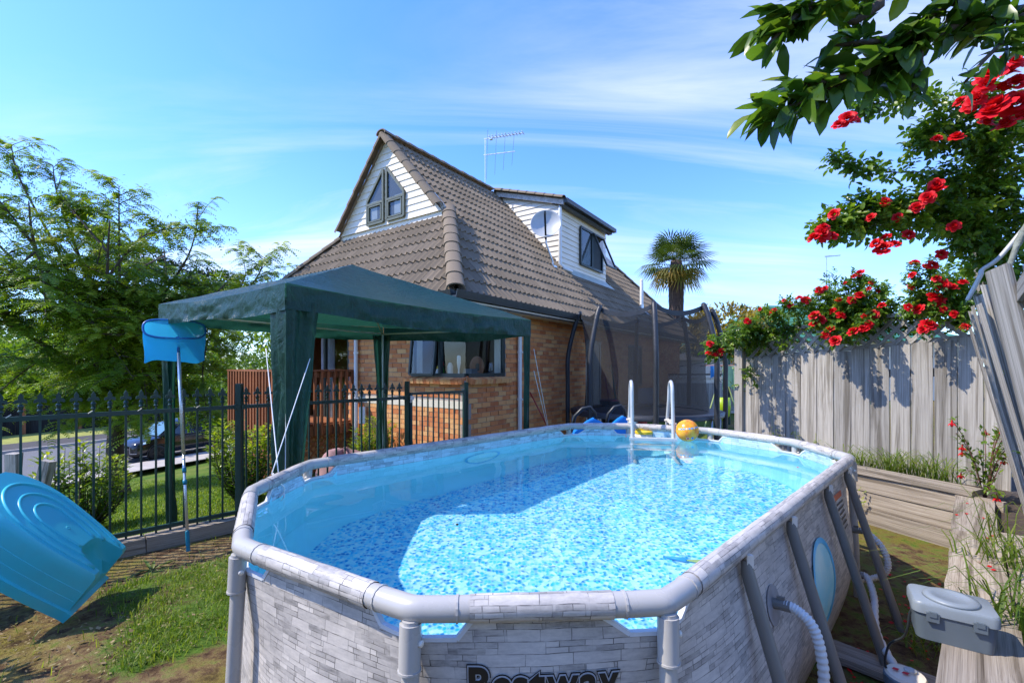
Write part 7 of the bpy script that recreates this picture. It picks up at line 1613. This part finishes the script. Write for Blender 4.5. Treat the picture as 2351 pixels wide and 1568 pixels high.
# ------------------------------------------------------------------ grass, weeds and small plants
def blades(mb, n, area, hmin, hmax, w_, dens, rr, tone=(.2, .8), lean=.5):
    k = 0; tries = 0
    while k < n and tries < n * 14:
        tries += 1; x, y = area(rr)
        if rr.random() > dens(x, y): continue
        z = gz(x, y); h = rr.uniform(hmin, hmax); a = rr.uniform(0, 6.283); d = V((math.cos(a), math.sin(a), 0)); l = rr.uniform(.1, lean) * h; s = V((-d.y, d.x, 0)) * w_; p = V((x, y, z - .005)); q = p + d * (l * .35) + up * (h * .62); t = p + d * l + up * h * rr.uniform(.75, 1)
        mb.cur = rr.uniform(*tone); mb.face((mb.vert(p - s), mb.vert(p + s), mb.vert(q + s * .7), mb.vert(q - s * .7))); mb.face((mb.vert(q - s * .7), mb.vert(q + s * .7), mb.vert(t))); k += 1
rr = random.Random(2); m = MB()
def yard_d(x, y):
    return max(0.0, min(1.0, (cover(x, y) - .46) * 3.2)) * (0.25 + .75 * sstep((noise.noise(V((x * 2.6, y * 2.6, 4))) + .35) / .5))
blades(m, 26000, lambda r_: (r_.uniform(-3.6, -0.4), r_.uniform(1.5, 5.6)), .014, .055, .0026, lambda x, y: yard_d(x, y) if (y - x) * Q > 3.1 else 0, rr, (.15, .95), 1.1)
blades(m, 3000, lambda r_: (r_.uniform(-3.4, -0.4), r_.uniform(1.5, 5.4)), .05, .10, .0026, lambda x, y: (yard_d(x, y) * .8 + .06) if (y - x) * Q > 3.1 else 0, rr, (.3, 1), 1.2)
def lawn_area(r_):
    Y = lerp(4.6, 18.0, r_.random() ** 1.6); return (r_.uniform(-1.15, -0.45) * Y, Y)
blades(m, 42000, lawn_area, .03, .075, .006, lambda x, y: 1.0 if (y - x) * Q > 5.75 and x * RN.x + y * RN.y < 19.8 and (V((x, y, 0)) - HC).dot(D1) < -.1 else 0.0, rr, (.25, 1.0), .9)
o = m.build('lawn_grass', LM['lawn']); tag(o, 'short grass blades on the yard and the lawn beyond the fence', None, kind='stuff')
# chips of dry moss and leaf litter on the bare earth
m = MB(); rr = random.Random(3)
for i in range(9000):
    x, y = rr.uniform(-4.2, -.4), rr.uniform(1.4, 5.4); t = (y - x) * Q
    if t < 3.2 or t > 5.5: continue
    p = V((x, y, gz(x, y) + rr.uniform(.004, .018))); d = rv(rr); d.z *= .3; d.normalize(); s = rr.uniform(.004, .012) * (1 if rr.random() < .93 else 2.2); x_ = d * s; y_ = (d.cross(up) + rv(rr) * .3) * s * .5; m.cur = rr.random(); m.face((m.vert(p - x_), m.vert(p + y_), m.vert(p + x_), m.vert(p - y_)))
o = m.build('leaf_litter', leafmat('litter', ((.06, .035, .02), (.16, .11, .05), (.34, .26, .13), (.12, .12, .03)), .9, .05)); tag(o, 'dry leaf litter and moss chips on the bare earth', None, kind='stuff')
def weed(label, p, n, L, wd_, mat='grass', flat=.5, grp='weeds in the yard', cat='weed', name='broadleaf_weed', seg=2, h=0.0, cl=0.02):
    o = thing(name, V(p), label, cat, grp); m = MB()
    for i in range(n):
        a = R.uniform(0, 6.283); d = V((math.cos(a), math.sin(a), R.uniform(.1, 1.0) * flat)); m.cur = R.uniform(.3, .95); leaf(m, V(p) + V((R.uniform(-cl, cl), R.uniform(-cl, cl), R.uniform(0, h))), d, up, L * R.uniform(.6, 1.2), wd_, .35, seg)
    m.build('leaves', LM[mat], o); return o
weed('strappy dock weed on the bare earth in front of the sleeper edge', gp_(-3.12, 3.95), 14, .22, .03, flat=.6)
weed('small leafy weed with white blossom in the middle of the bare patch', gp_(-2.05, 2.55), 16, .06, .03)
for i, (x, y, n_, s_, lb) in enumerate(((-1.62, 2.02, 90, .26, 'wide clover patch at the bottom of the yard'), (-1.35, 1.92, 60, .2, 'clover patch at the bottom of the yard, next to the pool leg'), (-1.9, 3.35, 50, .16, 'clover patch half way up the yard'), (-2.35, 4.05, 60, .24, 'clover patch below the sleeper edge'))):
    o = thing('clover_patch', gp_(x, y), lb, 'weed', 'clover patches in the yard'); m = MB()
    for j in range(n_ * 3):
        a = R.uniform(0, 6.283); r_ = s_ * math.sqrt(R.random()); q = gp_(x + math.cos(a) * r_ * 1.3, y + math.sin(a) * r_ * .7) + up * R.uniform(.01, .035); m.cur = R.uniform(.3, .9); leaf(m, q, V((R.uniform(-1, 1), R.uniform(-1, 1), .25)), up, .026, .024, .2, 1)
    m.build('leaves', LM['grass'], o)
def tuft(label, p, n, L, w_=.010, mat='grass', grp='grass tufts on the garden bed', spread=.16, lean=(.4, 1.1)):
    o = thing('grass_tuft', V(p), label, 'grass', grp); m = MB()
    for i in range(n):
        a = R.uniform(0, 6.283); q = V(p) + V((R.uniform(-spread, spread), R.uniform(-spread, spread), 0)); d = V((math.cos(a), math.sin(a), 0)) * R.uniform(*lean) + V((-.15, -.1, 0)); l = L * R.uniform(.5, 1.15); m.cur = R.uniform(.35, 1.0); s = V((-d.y, d.x, 0)).normalized() * w_ * .5; pts = [q, q + d * (l * .25) + up * (l * .45), q + d * (l * .6) + up * (l * .62), q + d * l * .95 + up * (l * .50)]
        for k, (A_, B_) in enumerate(zip(pts, pts[1:])): wa, wb = (1, .85, .55, .1)[k], (1, .85, .55, .1)[k + 1]; m.face((m.vert(A_ - s * wa), m.vert(A_ + s * wa), m.vert(B_ + s * wb), m.vert(B_ - s * wb)))
    m.build('blades', LM[mat], o)
for i, (k, off, n_, L, lb) in enumerate(((.12, .35, 120, .44, 'long grass tuft at the fence foot, beside the fuchsia'), (.26, .35, 140, .46, 'long grass tuft at the fence foot, second from the fuchsia'), (.40, .4, 120, .42, 'long grass tuft at the fence foot, in the middle of the bed'), (.56, .42, 60, .26, 'low grass tuft at the fence foot, behind the pool corner'))): p_ = F1N.lerp(F1F, k) + fn * off; tuft(lb, V((p_.x, p_.y, .44)), n_, L)
tuft('grass tuft spilling over the sleeper wall behind the grey box', PL(3.05, -.28, .46), 150, .40, spread=.22); tuft('grass tuft at the sleeper wall between box and corner', PL(3.9, -.22, .46), 90, .34, spread=.2); tuft('grass blades at the right edge in front of the grey box', PL(2.05, -.42, .46), 60, .36, spread=.16); tuft('small tuft between the pool braces and the wall', PL(3.6, .18, .0), 40, .20, spread=.12)
tuft('sparse long stalks leaning out over the sleeper corner', PL(4.3, -.15, .5), 26, .5, .006, spread=.1)
fu = thing('fuchsia_plant', V((4.22, 4.06, .45)), 'fuchsia with drooping red flowers beside the leaning fence', 'plant'); m = MB(); fw = MB(); st2 = MB()
for i in range(16):
    a = R.uniform(0, 6.28); tip = W[fu] + V((math.cos(a) * R.uniform(.08, .3), math.sin(a) * R.uniform(.08, .3), R.uniform(.1, .75))); P_ = catmull([W[fu], W[fu].lerp(tip, .5) + up * .12, tip], 5); st2.tube(P_, .004, 4, False)
    for j in range(30): p, t = along(P_, R.uniform(.2, .99)); m.cur = R.uniform(.1, .8); leaf(m, p + rv() * .03, rv() + t, up, .05, .026, .2, 1)
    if i < 13:
        fl_ = MB(); c = tip - up * .03; fl_.cur = R.random(); fl_.tube([tip, c], [.003, .008], 6)
        for q in range(4): d = V((math.cos(q * 1.57), math.sin(q * 1.57), -.35)); leaf(fl_, c, d, up, .045, .018, .3, 1)
        fl_.lathe(c - up * .035, [(.004, 0), (.012, .012), (.009, .034)], 7); fl_.build('flower', MT['petal'], fu)
m.build('leaves', LM['rose'], fu); st2.build('stems', plain('red_stem', (.12, .04, .03), .7), fu)
for i, (k, z_, lb) in enumerate(((.80, .55, 'sapling with pale leaves growing at the fence foot behind the pool handle'), (.70, .5, 'small sapling at the fence foot, second behind the pool handle'), (.60, .5, 'small sapling at the fence foot, nearest the pool corner'))):
    p_ = F1N.lerp(F1F, k) + fn * .12; o = thing('seedling', V((p_.x, p_.y, .42)), lb, 'seedling', 'seedlings at the fence foot'); m = MB()
    for j in range(34): q = V((p_.x, p_.y, .42)) + up * R.uniform(.1, .42 - .06 * i) + V((R.uniform(-.05, .05), R.uniform(-.05, .05), 0)); m.cur = R.uniform(.4, 1); leaf(m, q, V((R.uniform(-1, 1), R.uniform(-1, 1), .2)), up, .055, .025, .3, 1)
    m.tube([V((p_.x, p_.y, .42)), V((p_.x, p_.y, .8))], .003, 4); m.build('leaves', LM['hedge'], o)
cw_ = thing('wall_creeper', WA.lerp(WB, .42) + wn1 * .02 + up * .3, 'small weed growing out of the sleeper wall joint', 'weed'); m = MB()
for j in range(26): q = W[cw_] + wn1 * R.uniform(.005, .03) + up * R.uniform(-.14, .08) + wd1 * R.uniform(-.06, .06); m.cur = R.uniform(.5, 1); leaf(m, q, wn1 + rv() * .6, up, .026, .02, .3, 1)
m.build('leaves', LM['hedge'], cw_)
# fallen petals
m = MB(); rr = random.Random(12)
for i in range(120):
    s, t = rr.uniform(2.2, 5.0), rr.uniform(.08, .5)
    p = PL(s, t, .012); a = rr.uniform(0, 6.28); d = V((math.cos(a), math.sin(a), .1)) * rr.uniform(.008, .017); e = V((-d.y, d.x, rr.uniform(-.004, .008))) * .7; m.cur = rr.random(); m.face((m.vert(p - d), m.vert(p + e), m.vert(p + d), m.vert(p - e)))
for i in range(14):
    p = PL(rr.uniform(3.6, 5.4), rr.uniform(-.13, .06), .508); a = rr.uniform(0, 6.28); d = V((math.cos(a), math.sin(a), .1)) * .014; e = V((-d.y, d.x, .005)) * .6; m.face((m.vert(p - d), m.vert(p + e), m.vert(p + d), m.vert(p - e)))
o = m.build('fallen_petals', MT['petal']); tag(o, 'red rose petals scattered on the ground beside the pool', None, kind='stuff')
for x, y, lb in ((1.24, 4.95, 'red petal floating left of the chlorine floater'), (1.56, 4.93, 'red petal floating between floater and ladder'), (2.15, 3.42, 'red petal floating at the right end of the pool')):
    m = MB(); p = V((x, y, WZ + .003)); m.poly([p + V((-.014, 0, 0)), p + V((0, -.009, .002)), p + V((.014, 0, 0)), p + V((0, .009, .003))]); tag(m.build('floating_petal', MT['petal'], None, False, p), lb, 'petal', 'petals on the water')
dt = thing('dive_toy', V((1.02, 2.55, .03)), 'blue and yellow dive toy lying on the pool floor', 'toy'); c = W[dt]; m = MB(); m.tube([c + V((-.14, .05, 0)), c + V((-.04, .01, 0))], [.006, .018], 8); a = m.build('head', plain('sky_blue', (.05, .4, .7), .4), dt, True); a.cycles.is_caustics_receiver = True
m = MB()
for k in range(5): m.tube([c + V((-.04, .01, 0)), c + V((.12, -.06 + .015 * k, 0))], .004, 5)
a = m.build('streamers', plain('yellow_green', (.5, .55, .08), .5), dt); a.cycles.is_caustics_receiver = True
m = MB(); m.lathe(PL(1.35, 1.72, WZ + .002), [(.004, 0), (.008, .004), (.004, .008)], 6); tag(m.build('dead_leaf', plain('dead_leaf', (.02, .015, .01), .8), None, False, PL(1.35, 1.72, WZ)), 'tiny dark leaf floating in the middle of the pool', 'leaf')

# ------------------------------------------------------------------ the garden behind the camera (shows in window reflections and the water)
for i, (x, y, h, r_, lb) in enumerate(((-9, -9, 6.5, 3.2, 'leafy tree behind the photographer, towards the street'), (-2, -11, 7.5, 3.6, 'leafy tree behind the photographer, in the middle'), (6, -9, 6.5, 3.4, 'leafy tree behind the photographer, towards the fence side'))):
    blob_tree('back_garden_tree', lb, 'tree', V((x, y, 0)), h * .35, [((0, 0, h * .62), (r_, r_, r_ * .7)), ((r_ * .6, 0, h * .35), (r_ * .8, r_ * .7, r_ * .6)), ((-r_ * .6, 0, h * .35), (r_ * .8, r_ * .7, r_ * .6))], 2600, 0.5, 'feather', 130 + i, .22, 'trees behind the photographer')
bf = thing('back_fence', V((0, -6.5, 0)), 'paling fence behind the photographer', 'fence')
for i in range(90): plank('paling', bf, V((-9 + i * .2, -6.5, 0)), V((-9 + i * .2, -6.5, 1.8)), .19, .02, V((1, 0, 0)), 'timber', .01)
shrub('leafy shrub just outside the left edge, shading the near yard', gp_(-3.55, 1.95), .5, .6, 1.35, 2200, .09, 15)
